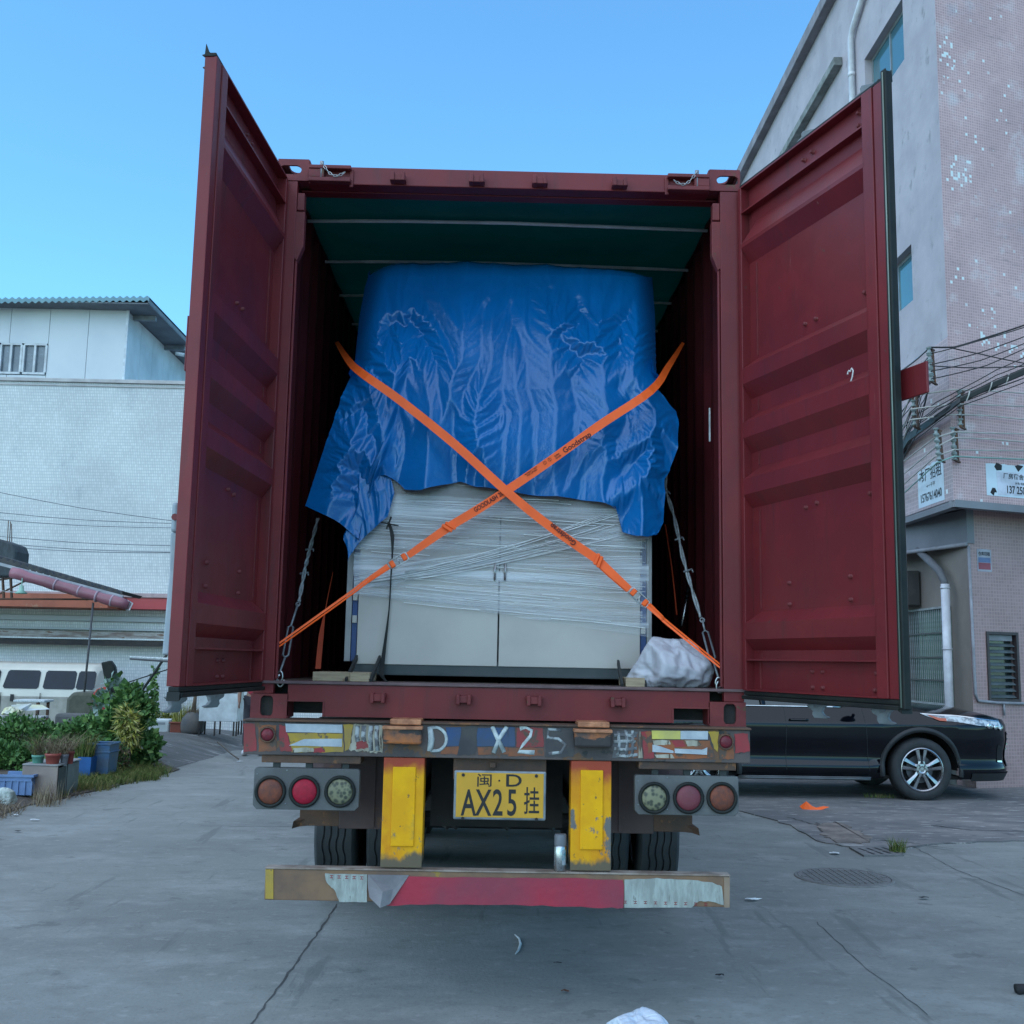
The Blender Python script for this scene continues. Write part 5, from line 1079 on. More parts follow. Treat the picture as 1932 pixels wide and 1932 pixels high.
# coping, ledge, drain pipe on the side wall
b = MB(); b.box(XL-.18, XL+.1, 9.0, 24, 14.10, 14.36); b.build('coping', M('coping_grey', (.24, .23, .25), (.16, .15, .16), sc=2, r=.8), rb, bev=.01)
b = MB(); b.box(XL-.16, XL, 13.1, 19, 12.62, 12.78); b.build('ledge', M('weathered_ledge', (.26, .27, .26), (.13, .14, .13), sc=3, r=.9, bump=.4), rb, bev=.01)
WP = M('white_pipe', (.62, .63, .66), (.5, .5, .53), sc=5, r=.4)
b = MB(); b.tube([(XL-.07, 12.42, 4), (XL-.07, 12.42, 12.7), (XL-.07, 12.3, 12.85), (XL-.07, 9.8, 14.0)], .055, 10)
for z in (12.0, 10.5, 9.0): b.tube([(XL-.07, 12.42, z), (XL-.07, 12.42, z+.07)], .065, 10)
b.build('drain_pipe', WP, rb, smooth=True)
# overhang underside and recessed ground floor
b = MB(); b.add([(XL, 9, 3.9), (XL+16*c20, 9+16*s20, 3.9), (XL+16*c20, 24, 3.9), (XL, 24, 3.9)], [(0, 1, 2, 3)]); b.build('soffit', GREY, rb)
b = MB(); n_ = V((s20, -c20, 0)); o = V((XL, 9, 0)); e = V((XL+16*c20, 9+16*s20, 0)); b.bar(o+V((0, .06, 3.86)), e+V((0, .06, 3.86)), .12, .1); b.bar(V((XL+.06, 9.05, 3.86)), V((XL+.06, 24, 3.86)), .12, .1); b.build('soffit_edge', GREY, rb)
LX, LY = 6.62, 9.716
PW = (.78-.47+.0, .78-.02+.06, 1.22, 2.13)
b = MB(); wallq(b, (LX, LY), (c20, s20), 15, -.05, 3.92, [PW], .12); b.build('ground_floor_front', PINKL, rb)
GW = (24-12.05, 24-10.33, 1.10, 2.55)
b = MB(); wallq(b, (LX, 24.0), (0, -1), 24-LY, .95, 3.92, [GW], .12); b.build('ground_floor_side', BEIGE, rb)
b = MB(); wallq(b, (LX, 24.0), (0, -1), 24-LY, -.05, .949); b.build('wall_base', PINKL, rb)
b = MB(); b.prism([(LX+.0, LY-.02), (LX+.12, LY+.02), (6.42, 11.3), (6.30, 11.2)], 3.40, 3.88); b.prism([(6.30, 11.21), (6.42, 11.31), (6.42, 23.9), (6.30, 23.9)], 3.40, 3.88); b.build('soffit_beam', GREY, rb)
b = MB(); b.tube([(LX-.03, LY-.05, 3.38), (6.27, 11.2, 3.40), (6.27, 16, 3.40)], .03, 8); b.build('beam_pipe', M('dull_pipe', (.27, .27, .29), r=.6), rb, smooth=True)
# pink wall window with louvres
BRF = M('brown_frame', (.055, .04, .04), r=.5); DGL = M('dark_glass', (.02, .035, .035), r=.15, spec=.8)
xd = V((c20, s20, 0)); nn = V((s20, -c20, 0)); O = V((LX, LY, 0)); T = frame(O, (c20, s20, 0), (0, 0, 1))  # local x along wall, y up, z outwards
s0, s1, z0, z1 = PW
b = MB(T); k = .035; b.box(s0-k, s0+.005, z0-k, z1+k, -.06, .02); b.box(s1-.005, s1+k, z0-k, z1+k, -.06, .02); b.box(s0, s1, z1-.005, z1+k, -.06, .018); b.box(s0, s1, z0-k, z0+.005, -.06, .018); lw = b.build('window', BRF, rb); lw['label'] = 'brown framed louvre window'
b = MB(T); b.box(s0, s1, z0, z1, -.12, -.10); b.build('pane', DGL, lw)
b = MB(T); b.box(s0+.04, s1-.05, z1-.09, z1-.01, -.03, -.02); b.build('roller_blind', M('blind_grey', (.24, .25, .26), r=.8), lw)
LV = M('louvre_glass', (.13, .16, .17), r=.2, spec=.8)
for i in range(9):
    z = z0+.04+i*.09; b = MB(T @ Matrix.Translation((0, z, -.05)) @ Matrix.Rotation(R(35), 4, 'X')); b.box(s0+.006, s1-.006, -.004, .004, -.035, .035); b.build('louvre', LV, lw)
# barred window on the side
yb0, yb1 = 10.33, 12.05; GB = M('painted_bars', (.34, .37, .37), (.22, .24, .24), sc=15, r=.6)
GGL = M('green_glass', (.03, .10, .07), (.06, .14, .10), sc=1.5, r=.2, spec=.7)
b = MB(); b.box(LX-.05, LX-.02, yb0, yb1, 1.10, 1.13); b.box(LX-.05, LX-.02, yb0, yb1, 2.52, 2.55); b.box(LX-.05, LX-.02, yb0, yb0+.03, 1.131, 2.519); b.box(LX-.05, LX-.02, yb1-.03, yb1, 1.131, 2.519)
gw = b.build('window', GB, rb); gw['label'] = 'tall barred window with green glass'
b = MB(); b.box(LX+.10, LX+.12, yb0, yb1, 1.1, 2.55); b.build('pane', GGL, gw)
me = None
for i in range(22):
    y = yb0+.06+i*(yb1-yb0-.12)/21
    if me is None: bb = MB(); bb.box(-.006, .006, -.006, .006, 1.13, 2.52); o = bb.build('bar', GB, gw, local=True); me = o.data
    else: o = link('bar', me, gw, True)
    o.matrix_parent_inverse = world_of(gw).inverted(); o.matrix_basis = Matrix.Translation((LX-.035, y, 0))
for z in (1.46, 1.80, 2.16): b = MB(); b.box(LX-.06, LX-.044, yb0, yb1, z-.012, z+.012); b.build('crossbar', BRF, gw)
# pipes low down
pp = at(1804, 1200, 10.1)
b = MB(); b.tube([(6.47, 10.15, .02), (6.47, 10.15, 2.85)], .062, 14)
for z in (1.05, 1.9, 2.78): b.tube([(6.47, 10.15, z), (6.47, 10.15, z+.03)], .068, 14)
b.build('waste_pipe', WP, rb, smooth=True)
b = MB(); b.tube([(6.47, 10.15, 2.85), (6.46, 10.3, 3.05), (6.40, 10.9, 3.42)], [.052, .056, .065], 12); b.build('pipe_elbow', M('elbow_grey', (.16, .16, .17), r=.7), rb, smooth=True)
q = lambda s_, z, d=.03: tuple(O+xd*s_+nn*d+V((0, 0, z)))
b = MB(); b.tube([q(.0, 3.36), q(.02, 1.30), q(.06, 1.20), q(.4, 1.175), q(3.5, 1.12)], .021, 8); b.tube([q(.52, 1.17), q(.52, 1.0)], .016, 6); b.build('water_pipe', M('dull_pipe', (1, 1, 1)), rb, smooth=True)
# condenser unit in the corner
ac = MB(); ac.box(6.30, 6.60, 11.4, 12.1, 2.6, 3.15); ac.build('condenser_unit', M('dark_appliance', (.07, .065, .06), r=.7), rb, bev=.02)
# posters
def poster(name, T, w_, h_, mat, lab, seed, torn=True):
    rnd = random.Random(seed); n = 14; P = [(-w_/2, -h_/2), (w_/2, -h_/2)]+[(w_/2-w_*i/n, h_/2-(rnd.random()*.05*h_ if torn else 0)-(.10*h_*i/n if torn else 0)) for i in range(n+1)]
    b = MB(T); b.prism(P, .001, .004); o = b.build(name, mat, None); return tag(o, lab, 'poster')
PST = M('poster_paper', (.55, .64, .70), (.50, .58, .64), sc=4, r=.8)
p = V((XL, 9.75, 4.26)); T = frame(p, (0, -1, 0), (0, 0, 1))
o = poster('poster', T, .92, .62, PST, 'pale blue handwritten rental poster on the lavender side of the corner', 3)
def ptext(s, x, y, size, T, o, sx=1, bold=.002, m=BLACK, rot=0): text('poster_writing', s, size, T @ Matrix.Translation((x, y, .0055)) @ Matrix.Rotation(rot, 4, 'Z'), m, o, sx=sx, bold=bold)
ptext('本厂招租', .0, .13, .20, T, o, 1.0); ptext('→一千平', .0, -.03, .07, T, o, 1.2, 0); ptext('15767614040', 0, -.19, .17, T, o, .82, .003)
p = O+V((0, 0, 0)); Tr = frame((XL, 9.0, 0), (c20, s20, 0), (0, 0, 1)) 
T = Tr @ Matrix.Translation((1.04, 4.26, 0)) 
o = poster('poster', T, .92, .50, PST, 'torn white rental poster on the pink front wall with a bold phone number', 4)
b = MB(T @ Matrix.Translation((-.24, .16, .0045))); b.prism([(-.07, 0), (-.03, .06), (.02, .05), (.07, .03), (.06, -.04), (-.03, -.05)], 0, .001); b.prism([(.30, .04), (.36, .06), (.46, .05), (.36, -.04)], 0, .001); b.prism([(-.16, -.37), (-.12, -.30), (-.07, -.30), (-.04, -.36), (-.08, -.36), (-.10, -.41)], 0, .001); b.build('torn_hole', BLK, o)
T2 = T @ Matrix.Translation((.06, -.05, 0))
b = MB(T @ Matrix.Translation((.10, -.06, .0042))); b.prism([(-.36, -.17), (.36, -.15), (.36, .17), (-.38, .16)], 0, .002); b.build('pasted_sheet', M('sheet_paper', (.58, .60, .68), r=.8), o)
ptext('厂房宿舍出租', .12, .04, .085, T @ Matrix.Translation((0, 0, .003)), o, 1.1, .001); ptext('水电 电梯', .14, -.05, .04, T @ Matrix.Translation((0, 0, .003)), o, 1.1, 0); ptext('137 2508-0', .13, -.15, .15, T @ Matrix.Translation((0, 0, .003)), o, .72, .003)
T = frame(O+xd*.30+nn*.002, (c20, s20, 0), (0, 0, 1)) @ Matrix.Translation((.0, 3.17, 0)) 
o = poster('notice', T, .26, .32, M('notice_white', (.36, .36, .40), r=.8), 'small white, blue and red notice on the pink wall under the overhang', 5, False)
b = MB(T); b.box(-.11, .11, -.03, .04, .0045, .006); b.build('blue_band', M('notice_blue', (.14, .2, .34), r=.8), o)
b = MB(T); b.box(-.11, .11, -.13, -.035, .0045, .006); b.build('red_band', M('notice_red', (.28, .08, .10), r=.8), o); ptext('仓库招租', 0, .09, .06, T, o, .9, .001)
# ---------------- insulators and wires at the corner
POR = M('insulator_glaze', (.20, .235, .235), (.12, .15, .15), sc=8, r=.35)
def rack(u0, v0, u1, v1, Y, n, lab):
    p = at(u0, v0, Y); q = at(u1, v1, Y); t = thing('insulator_rack', q, lab, 'insulator', 'insulator racks at the corner of the pink building')
    b = MB(); b.tube([p, q], .018, 8); b.bar(p+V((.09, .10, 0)), q+V((.09, .10, 0)), .05, .02)
    for e in (p, q): b.bar(e, e+V((.14, .16, 0)), .03, .02)
    b.build('bracket', RUST, t); me = None
    for i in range(n):
        c = p.lerp(q, (i+.5)/n)
        if me is None:
            bb = MB(); bb.lathe([(.015, .048), (.036, .045), (.04, .032), (.02, .02), (.02, -.02), (.04, -.032), (.036, -.045), (.015, -.048)], n=14); o = bb.build('insulator', POR, t, smooth=True, local=True); me = o.data
        else: o = link('insulator', me, t, True)
        o.matrix_parent_inverse = world_of(t).inverted(); o.matrix_basis = Matrix.Translation(c)
rack(1752, 655, 1757, 720, 8.78, 5, 'topmost insulator rack on the building corner, holding the thin upper wires')
rack(1809, 735, 1812, 805, 8.88, 4, 'insulator rack beside the thick black cable bundle')
rack(1765, 808, 1772, 868, 8.75, 5, 'lower left insulator rack just above the pale blue poster')
rack(1797, 806, 1801, 868, 8.85, 5, 'lower right insulator rack on the front wall side')
rack(1722, 735, 1725, 805, 9.4, 4, 'insulator rack nearest the red container door')
WB = M('black_cable', (.012, .014, .016), r=.5); WG = M('pale_wire', (.42, .40, .37), r=.6); WGR = M('green_wire', (.22, .36, .32), r=.6)
def wire(pts, r, m, lab, grp=None, sag=.0, name='wire'):
    P = [at(*q) for q in pts]; Q = []
    for p, q in zip(P, P[1:]):
        for k in range(8): t = k/8; Q.append(p.lerp(q, t)-V((0, 0, sag*4*t*(1-t)*(q-p).length)))
    Q.append(P[-1]); b = MB(); b.tube(Q, r, 6); return tag(b.build(name, m, None, smooth=True), lab, 'wire', grp)
E_ = 8.9
def onwall(u, v, off=.12):
    nn_ = V((s20, -c20, 0)); d = ray(u, v); p0 = V((XL, 9.0, 0))+nn_*off; p = CAMP+d*((p0-CAMP).dot(nn_)/d.dot(nn_)); return p.y
for i, (vL, vA, vB_, vR, m) in enumerate(((806, 747, 735, 740, WG), (833, 772, 762, 764, WG), (856, 792, 782, 790, WG), (870, 826, 815, 815, WG), (895, 845, 826, 832, WG), (915, 862, 848, 846, WG))):
    wire([(1690, vL+12, 11), (1718 if i < 3 else 1764, vA, 9.3 if i < 3 else 8.75), (1800, vB_, 8.8), (1860, vB_+2, onwall(1860, vB_)), (1960, vR+4, onwall(1960, vR))], .010, m, 'pale wire wrapping the building corner, %s from the top' % ('first', 'second', 'third', 'fourth', 'fifth', 'sixth')[i], 'pale wires wrapping the building corner')
wire([(1690, 945, 11), (1768, 873, 8.75), (1800, 861, 8.8), (1960, 868, onwall(1960, 868))], .011, WGR, 'green wire, lowest around the building corner')
for k in range(7):
    wire([(1680, 900+k*9, 11.5), (1712, 850-k*9, 10.4), (1738, 790-k*14, 9.5), (1757, 700+k*3, 8.8)], .007, WB, 'thin dark cable hanging slack left of the corner, %s from below' % ('first', 'second', 'third', 'fourth', 'fifth', 'sixth', 'seventh')[k], 'slack dark cables left of the corner', .06+.02*(k % 3))
for k in range(7):
    j = ('tightest to', 'just above', 'a hand above', 'looping above', 'crossing over', 'just below', 'drooping below')[k]; d_ = (2, -6, -13, -22, -9, 9, 17)[k]
    wire([(1680, 872+d_*1.6, 11.4), (1722, 812+d_*1.2, 10.0), (1768, 780+d_, 8.9), (1812, 752+d_*.8+(8 if k == 4 else 0), 8.62), (1880, 722+d_*(1.1 if k != 4 else -1), 8.5), (1975, 682+d_*(1.3 if k != 4 else -1.5), 8.35)], .007, WB, 'loose thin black cable %s the thick bundle' % j, 'loose cables running along the thick bundle', .012+.006*(k % 3))
bl = thing('cable_bundle', at(1800, 760, 8.7), 'thick bundle of black cables rising to the right across the pink wall', 'cable bundle')
rnd = random.Random(3)
for k in range(7):
    o = k*2-6; b = MB(); P = [at(1680, 880+o*2, 11.3), at(1715, 825+o, 10.2), at(1765, 790+o*.8, 9.0), at(1812, 755+o*.5, 8.6), at(1870, 728+o*.6, 8.5), at(1975, 683+o*.7, 8.3)]; Q = []
    for i in range(len(P)-1):
        for j in range(6): Q.append(P[i].lerp(P[i+1], j/6))
    Q.append(P[-1]); b.tube(Q, .017, 6); b.build('cable', WB, bl, smooth=True)
for u, v in ((1826, 748), (1868, 731), (1900, 716)): c = at(u, v, 8.47); b = MB(); b.tube([c+V((-.03, -.02, -.07)), c+V((-.01, -.05, .0)), c+V((.02, -.02, .07))], .008, 6); b.build('cable_tie', WG, bl)
for i, P in enumerate((((1700, 700, 10.5), (1755, 655, 8.75), (1800, 655, 8.8), (1850, 640, 8.8), (1970, 600, 8.7)), ((1690, 740, 10.8), (1757, 667, 8.75), (1840, 645, 8.75), (1970, 605, 8.6)), ((1700, 780, 10.5), (1755, 688, 8.75), (1850, 665, 8.8), (1970, 620, 8.7)), ((1690, 790, 10.8), (1757, 700, 8.75), (1850, 680, 8.8), (1970, 632, 8.7)), ((1700, 790, 10.6), (1757, 715, 8.75), (1860, 690, 8.8), (1970, 640, 8.7)), ((1790, 655, 8.8), (1850, 668, 8.8), (1970, 692, 8.7)), ((1757, 690, 8.75), (1850, 694, 8.8), (1970, 688, 8.7)), ((1700, 810, 10.6), (1740, 735, 9.6), (1757, 722, 8.8)))):
    wire(P, .008 if i else .012, WB, 'thin black wire %s' % ('running from the very top of the topmost insulator rack', 'tied to the first spool of the topmost rack', 'tied to the second spool of the topmost rack', 'tied to the third spool of the topmost rack', 'tied to the fourth spool of the topmost rack', 'sloping down to the right edge across the others', 'nearly level from the middle of the topmost rack', 'short, ending at the foot of the topmost rack')[i], 'thin black wires fanning from the top rack', .01)
# ================================================================== SUV
suv = thing('parked_suv', (5.30, 8.22, 0), 'glossy black SUV parked nose right in front of the pink building', 'car', rz=R(1.5))
CARP = M('black_car_paint', (.003, .004, .007), r=.08, rv=.03, spec=.4); CHR = M('chrome', (.7, .72, .74), r=.12, met=1, rv=.02)
PLS = M('black_plastic', (.02, .022, .024), r=.6); ARCH = M('wheel_arch_dark', (.008, .008, .008), r=.9)
RW = .385; Ra = .475; WBX = -2.79
def bulge(z):
    y = 0
    if z > .93: y += (z-.93)*.50+.25*(z-.93)**2
    elif z > .80: y += 0
    y += .035*smooth(.78, .55, z)-.03*smooth(.50, .40, z)+.06*smooth(.38, .22, z)
    return y
def outline(p):
    if p <= .25:
        rr = .05*smooth(-3.2, -3.95, p); return V((p, rr, 0)), V((0, -1, 0))
    f = min(1, (p-.25)/1.45)*pi/2; e = .56
    x = .25+1.06*sin(f)**e if f > 0 else .25; y = .965*(1-max(0, cos(f))**e)
    g = .001; f2 = min(pi/2, f+g); x2 = .25+1.06*sin(f2)**e; y2 = .965*(1-max(0, cos(f2))**e); d = V((x2-x, y2-y, 0))
    if d.length < 1e-7: d = V((0, 1, 0))
    d.normalize(); return V((x, y, 0)), V((d.y, -d.x, 0))
def ztop(p): return lerpc([(-3.95, 1.13), (-1.0, 1.13), (-.3, 1.115), (.25, 1.07), (.6, 1.035), (1.0, 1.01), (1.7, .985)], p)
def BS(p, z, off=0):
    o, n = outline(p); k = .35*smooth(.2, .9, p)*max(0, .60-z)*.5
    return o-n*(bulge(z)-off+k*smooth(.5, .3, z)*0)+V((0, 0, z))
def zbot(p):
    z = .27; x_ = outline(p)[0].x
    for xc in (0, WBX):
        if abs(x_-xc) < Ra and p < 1: z = max(z, .40+math.sqrt(Ra*Ra-(x_-xc)**2)-.03)
    return z
ps = sorted(set([-3.95+.09*i for i in range(30)]+[-1.2+.06*i for i in range(10)]+[xc+Ra*sin(a)*1.0001 for xc in (0, WBX) for a in [k*pi/40 for k in range(-20, 21)]]+[.25+.004*i for i in range(60)]+[.5+.04*i for i in range(31)]))
ps = [p for p in ps if -3.95 <= p <= 1.70]
nzv = 22
def shell(yf):
    vs = []
    for p in ps:
        z0, z1 = zbot(p), ztop(p)
        for j in range(nzv+1): q_ = BS(p, z0+(z1-z0)*j/nzv); vs.append((q_.x, yf(q_.y), q_.z))
    n1 = nzv+1; return vs, [(i*n1+j, (i+1)*n1+j, (i+1)*n1+j+1, i*n1+j+1) for i in range(len(ps)-1) for j in range(nzv)]
b = MB(); b.add(*shell(lambda y: y)); b.add(*shell(lambda y: 1.93-y))
vs = []; fs = []   # bonnet
bp_ = [p for p in ps if p >= -1.02]
for p in bp_:
    e = BS(p, ztop(p))
    for j in range(13):
        t = j/12; y = e.y+(1.93-2*e.y)*t; vs.append((e.x-.0, y, e.z+.085*smooth(1.35, .3, p)*sin(pi*t)**.45*1.0+.012*sin(pi*t)))
fs = [(i*13+j, (i+1)*13+j, (i+1)*13+j+1, i*13+j+1) for i in range(len(bp_)-1) for j in range(12)]; b.add(vs, fs)
body = b.build('body', CARP, suv, smooth=True, local=True)
b = MB(); b.add([(-3.9, .14, 1.13), (-.95, .14, 1.13), (-1.75, .34, 1.70), (-3.5, .32, 1.70), (-3.9, 1.79, 1.13), (-.95, 1.79, 1.13), (-1.75, 1.59, 1.70), (-3.5, 1.61, 1.70)], [(0, 1, 2, 3), (4, 7, 6, 5), (1, 5, 6, 2), (0, 3, 7, 4), (0, 4, 5, 1)]); b.build('windows', DGL, suv, local=True)
b = MB(); b.box(-3.55, -1.7, .30, 1.63, 1.70, 1.75)
for a, c in (((-.95, .13, 1.13), (-1.75, .33, 1.71)), ((-1.95, .13, 1.13), (-2.0, .33, 1.71)), ((-3.0, .13, 1.13), (-2.95, .32, 1.71)), ((-3.9, .13, 1.13), (-3.5, .31, 1.71))):
    b.bar(a, c, .07, .03); b.bar((a[0], 1.93-a[1], a[2]), (c[0], 1.93-c[1], c[2]), .07, .03)
b.build('roof', CARP, suv, local=True, bev=.02)
b = MB(); b.box(-3.9, .55, .12, 1.8, .26, .30); b.box(-3.9, -3.85, .1, 1.83, .3, 1.13)
for xc in (0, WBX):
    for y0, y1 in ((.07, .42), (1.51, 1.86)): b.lathe([(Ra+.0, y0), (Ra, y1), (.02, y1)], frame((xc, 0, .37), (1, 0, 0), (0, 0, 1)) @ Matrix.Diagonal((1, 1, -1, 1)), 24, 0, pi)
b.build('underbody', ARCH, suv, local=True)
b = MB(); b.tube([BS(p, 1.13, .004) for p in [-3.9+.1*i for i in range(29)]+[-.98]], .011, 6); b.build('chrome_strip', CHR, suv, smooth=True, local=True)
def skin(ptsf, n=10, m=6, off=.006):
    b = MB(); b.grid(lambda u, v: BS(*ptsf(u, v), off), n, m); return b
def seam(p, z0, z1, tilt=0): b = skin(lambda u, v: (p+.006*(u-.5)+tilt*v, z0+(z1-z0)*v), 1, 14, .0025); return b
for p, t in ((-1.70, .0), (-.66, -.05), (-2.75, .1)): seam(p, .36, 1.12, t).build('door_gap', BLACK, suv, local=True)
b = skin(lambda u, v: (-1.66+.24*u, .965+.02*v), 6, 2, .03); hd_ = b.build('door_handle', CARP, suv, local=True, smooth=True); m_ = hd_.modifiers.new('solid', 'SOLIDIFY'); m_.thickness = .02
b = MB(); b.tube([BS(-2.3+.15*i, .262, .03) for i in range(12)], .018, 8); b.tube([BS(-2.3+.15*i, .285, .045) for i in range(12)], .006, 6); b.build('running_board', M('board_grey', (.16, .17, .18), r=.4, met=.5), suv, smooth=True, local=True)
for xc in (0, WBX):
    b = MB(); b.grid(lambda u, v: (lambda a, r_: (xc+r_*cos(a), BS(xc+r_*cos(a)*.98, .40+r_*sin(a)*.93, .0).y-.022*sin(pi*min(1, v*1.0))-.004, .37+r_*sin(a)))(R(-8)+R(196)*(1-u), Ra-.005+.065*v), 40, 5); b.build('arch_flare', PLS, suv, smooth=True, local=True)
# head lamp, fog lamp, grille, badge side trim
HL = M('headlamp_glass', (.50, .55, .58), (.16, .18, .20), sc=14, lo=.45, hi=.55, r=.12, coat=1); AML = M('amber_reflector', (.55, .09, .03), r=.3, coat=.5)
def hlz(u, v): p = .02+.86*u; t = lerpc([(0, 1.075), (.3, 1.06), (.6, 1.02), (1, .99)], u); bb_ = lerpc([(0, 1.07), (.25, .99), (.5, .94), (1, .895)], u); return p, bb_+(t-bb_)*v
skin(hlz, 30, 6, .008).build('headlamp', HL, suv, smooth=True, local=True)
skin(lambda u, v: (.12+.14*u, (lambda t, bb_: bb_+(t-bb_)*(.25+.4*v))(hlz(.1+.3*u, 1)[1], hlz(.1+.3*u, 0)[1])), 10, 3, .013).build('amber_lamp', AML, suv, smooth=True, local=True)
skin(lambda u, v: (.04+.82*u, hlz(u, 1)[1]-.012+.012*v), 20, 1, .014).build('lamp_brow', CHR, suv, smooth=True, local=True)
b = MB()
for p_, z_, r_ in ((.62, .93, .032), (.74, .915, .03), (.86, .895, .026)):
    c = BS(p_, z_, .012); n_ = outline(p_)[1]; b.lathe([(r_, 0), (r_*.8, .01), (0, .004)], frame(c, (-n_.y, n_.x, 0), (0, 0, 1)) @ Matrix.Diagonal((1, 1, -1, 1)) if False else frame(c, n_.cross(V((0, 0, 1))) * -1, (0, 0, 1)), 14)
b.build('lamp_reflector', CHR, suv, smooth=True, local=True)
for i in range(4):
    skin(lambda u, v: (1.22+.48*u, .62+.062*i+.022*v), 8, 2, .02).build('grille_bar', CHR, suv, smooth=True, local=True)
skin(lambda u, v: (1.10+.60*u, .42+.43*v), 8, 4, .008).build('grille', ARCH, suv, smooth=True, local=True)
skin(lambda u, v: (.80+.16*u, .50+.20*v-.04*u), 5, 5, .005).build('fog_recess', ARCH, suv, smooth=True, local=True)
skin(lambda u, v: (.80+.14*u, .485+.022*v-.01*u), 5, 2, .014).build('fog_trim', CHR, suv, smooth=True, local=True)
skin(lambda u, v: (.40+1.30*u, .25+.10*v), 20, 3, .012).build('front_lip', PLS, suv, smooth=True, local=True)
b = MB(); b.tube([(-.78, -.02, 1.16), (-.78, -.16, 1.19)], .02, 6); b.grid(lambda u, v: (-.80+.10*cos(2*pi*u)*sin(pi*v), -.20+.10*sin(2*pi*u)*sin(pi*v), 1.23+.07*cos(pi*v)), 14, 8); b.build('wing_mirror', CARP, suv, smooth=True, local=True)
# wheels
ALY = M('alloy', (.42, .42, .44), (.32, .32, .34), sc=6, r=.25, met=.9); TYR2 = M('car_tyre', (.03, .033, .036), (.02, .022, .024), sc=8, r=.75)
def make_wheel():
    b = MB(frame((0, 0, 0), (1, 0, 0), (0, 0, 1)))   # local z = -y (outwards)
    b.lathe([(.255, -.18), (.30, -.21), (.365, -.20), (.385, -.16), (.385, -.04), (.365, -.005), (.31, .008), (.262, -.008), (.255, -.03)], n=56); ty = b.build('wheel', TYR2, suv, smooth=True, local=True)
    b = MB(frame((0, 0, 0), (1, 0, 0), (0, 0, 1))); b.lathe([(.262, -.006), (.268, .0), (.258, .004), (.246, -.008), (.238, -.05), (.235, -.16)], n=56)
    for k in range(5):
        a = pi/2+2*pi*k/5; M_ = Matrix.Rotation(a, 4, 'Z')
        for sg in (-1, 1):
            P = [(.045, sg*.012, -.012), (.10, sg*.012, -.008), (.25, sg*.030, -.006), (.25, sg*.078, -.012), (.10, sg*.040, -.018), (.05, sg*.045, -.015)]; Q = [(x, y, z-.03) for x, y, z in P]; n = 6
            b.add([M_ @ V(q_) for q_ in P+Q], [tuple(range(6)), tuple(range(11, 5, -1))]+[(i, (i+1) % 6, (i+1) % 6+6, i+6) for i in range(6)])
    b.lathe([(.075, -.012), (.07, -.004), (.045, -.002), (.03, -.006), (0, -.005)], n=24)
    rim = b.build('rim', ALY, ty, local=True)
    b = MB(frame((0, 0, 0), (1, 0, 0), (0, 0, 1))); b.lathe([(.17, -.10), (.17, -.09), (.05, -.09)], n=30); b.build('brake_disc', M('disc_dark', (.10, .10, .11), r=.5, met=.6), ty, local=True)
    b = MB(frame((0, 0, 0), (1, 0, 0), (0, 0, 1))); b.lathe([(.24, -.14), (.0, -.14)], n=24); b.build('wheel_back', ARCH, ty, local=True)
    b = MB(frame((0, 0, 0), (1, 0, 0), (0, 0, 1)))
    for k in range(5): a = pi/2+2*pi*(k+.5)/5; b.lathe([(.009, -.008), (.009, .004), (0, .005)], Matrix.Translation((.058*cos(a), .058*sin(a), 0)), 8)
    b.build('wheel_nuts', DARK, ty, local=True)
    return ty
w0 = make_wheel(); w0.location = (0, .005, RW)
for x, y, rz in ((WBX, .005, 0), (0, 1.925, pi), (WBX, 1.925, pi)):
    o = dup(w0, suv); o.location = (x, y, RW); o.rotation_euler = (0, 0, rz)
# ================================================================== LEFT YARD AND BUILDING
WT = M('white_tile_wall', (.70, .71, .69), (.60, .61, .60), sc=.5, r=.5, uvco=True, spots=[((.36, .39, .42), .8, .58, (1, .5, 1), .2)], extra=tilex(.048, .085, .008, (.60, .64, .68)))
wb = thing('white_tile_building', (-11, 24, -.6), 'long two-storey building faced in small white tiles with gutters across it', 'building')
b = MB(); wallq(b, (-30, 24), (1, 0), 27.6, -.7, 9.05); b.build('tiled_wall', WT, wb)
b = MB(); b.add([(-30, 24.02, 9.05), (-2.4, 24.02, 9.05), (-2.4, 34, 9.05), (-30, 34, 9.05)], [(0, 1, 2, 3)]); wallq(b, (-2.4, 24), (0, 1), 10, -.7, 9.05); b.build('end_wall', WT, wb)
CO = M('parapet_coping', (.48, .46, .45), (.36, .34, .34), sc=2, r=.8)
b = MB(); b.box(-30, -2.3, 23.93, 24.2, 9.06, 9.16); b.box(-30, -2.3, 23.97, 24.0, 8.95, 8.99); b.build('parapet_coping', CO, wb, bev=.01)
REDM = M('red_fascia', (.40, .035, .04), (.33, .03, .035), sc=.8, r=.45); ORM = M('weathered_orange', (.35, .09, .045), (.24, .06, .03), sc=1.2, r=.6, spots=[((.30, .14, .08), 2, .6)])
z0 = 2.80; b = MB(); b.box(-8.9-1.0, -2.4, 23.3, 23.98, z0, z0+.30); b.build('red_fascia', REDM, wb, bev=.01)
b = MB(); b.box(-30, -10.0, 22.6, 23.98, z0-.02, z0+.33); b.build('orange_fascia', ORM, wb, bev=.01)
b = MB(); b.box(-30, -2.4, 23.25, 23.98, z0+.305, z0+.42); b.build('fascia_top', M('pale_rose', (.42, .30, .30), r=.7), wb, bev=.01)
b = MB(); b.box(-30, -2.4, 23.86, 23.985, 2.48, 2.62); b.box(-30, -2.4, 23.80, 23.985, 2.24, 2.29); b.build('ledge', WT, wb, bev=.01)
TRIM = M('torn_gutter', (.33, .33, .31), (.16, .12, .10), sc=2, st=(1, 1, 5), r=.7, bump=.5, spots=[((.14, .08, .05), 2, .6)])
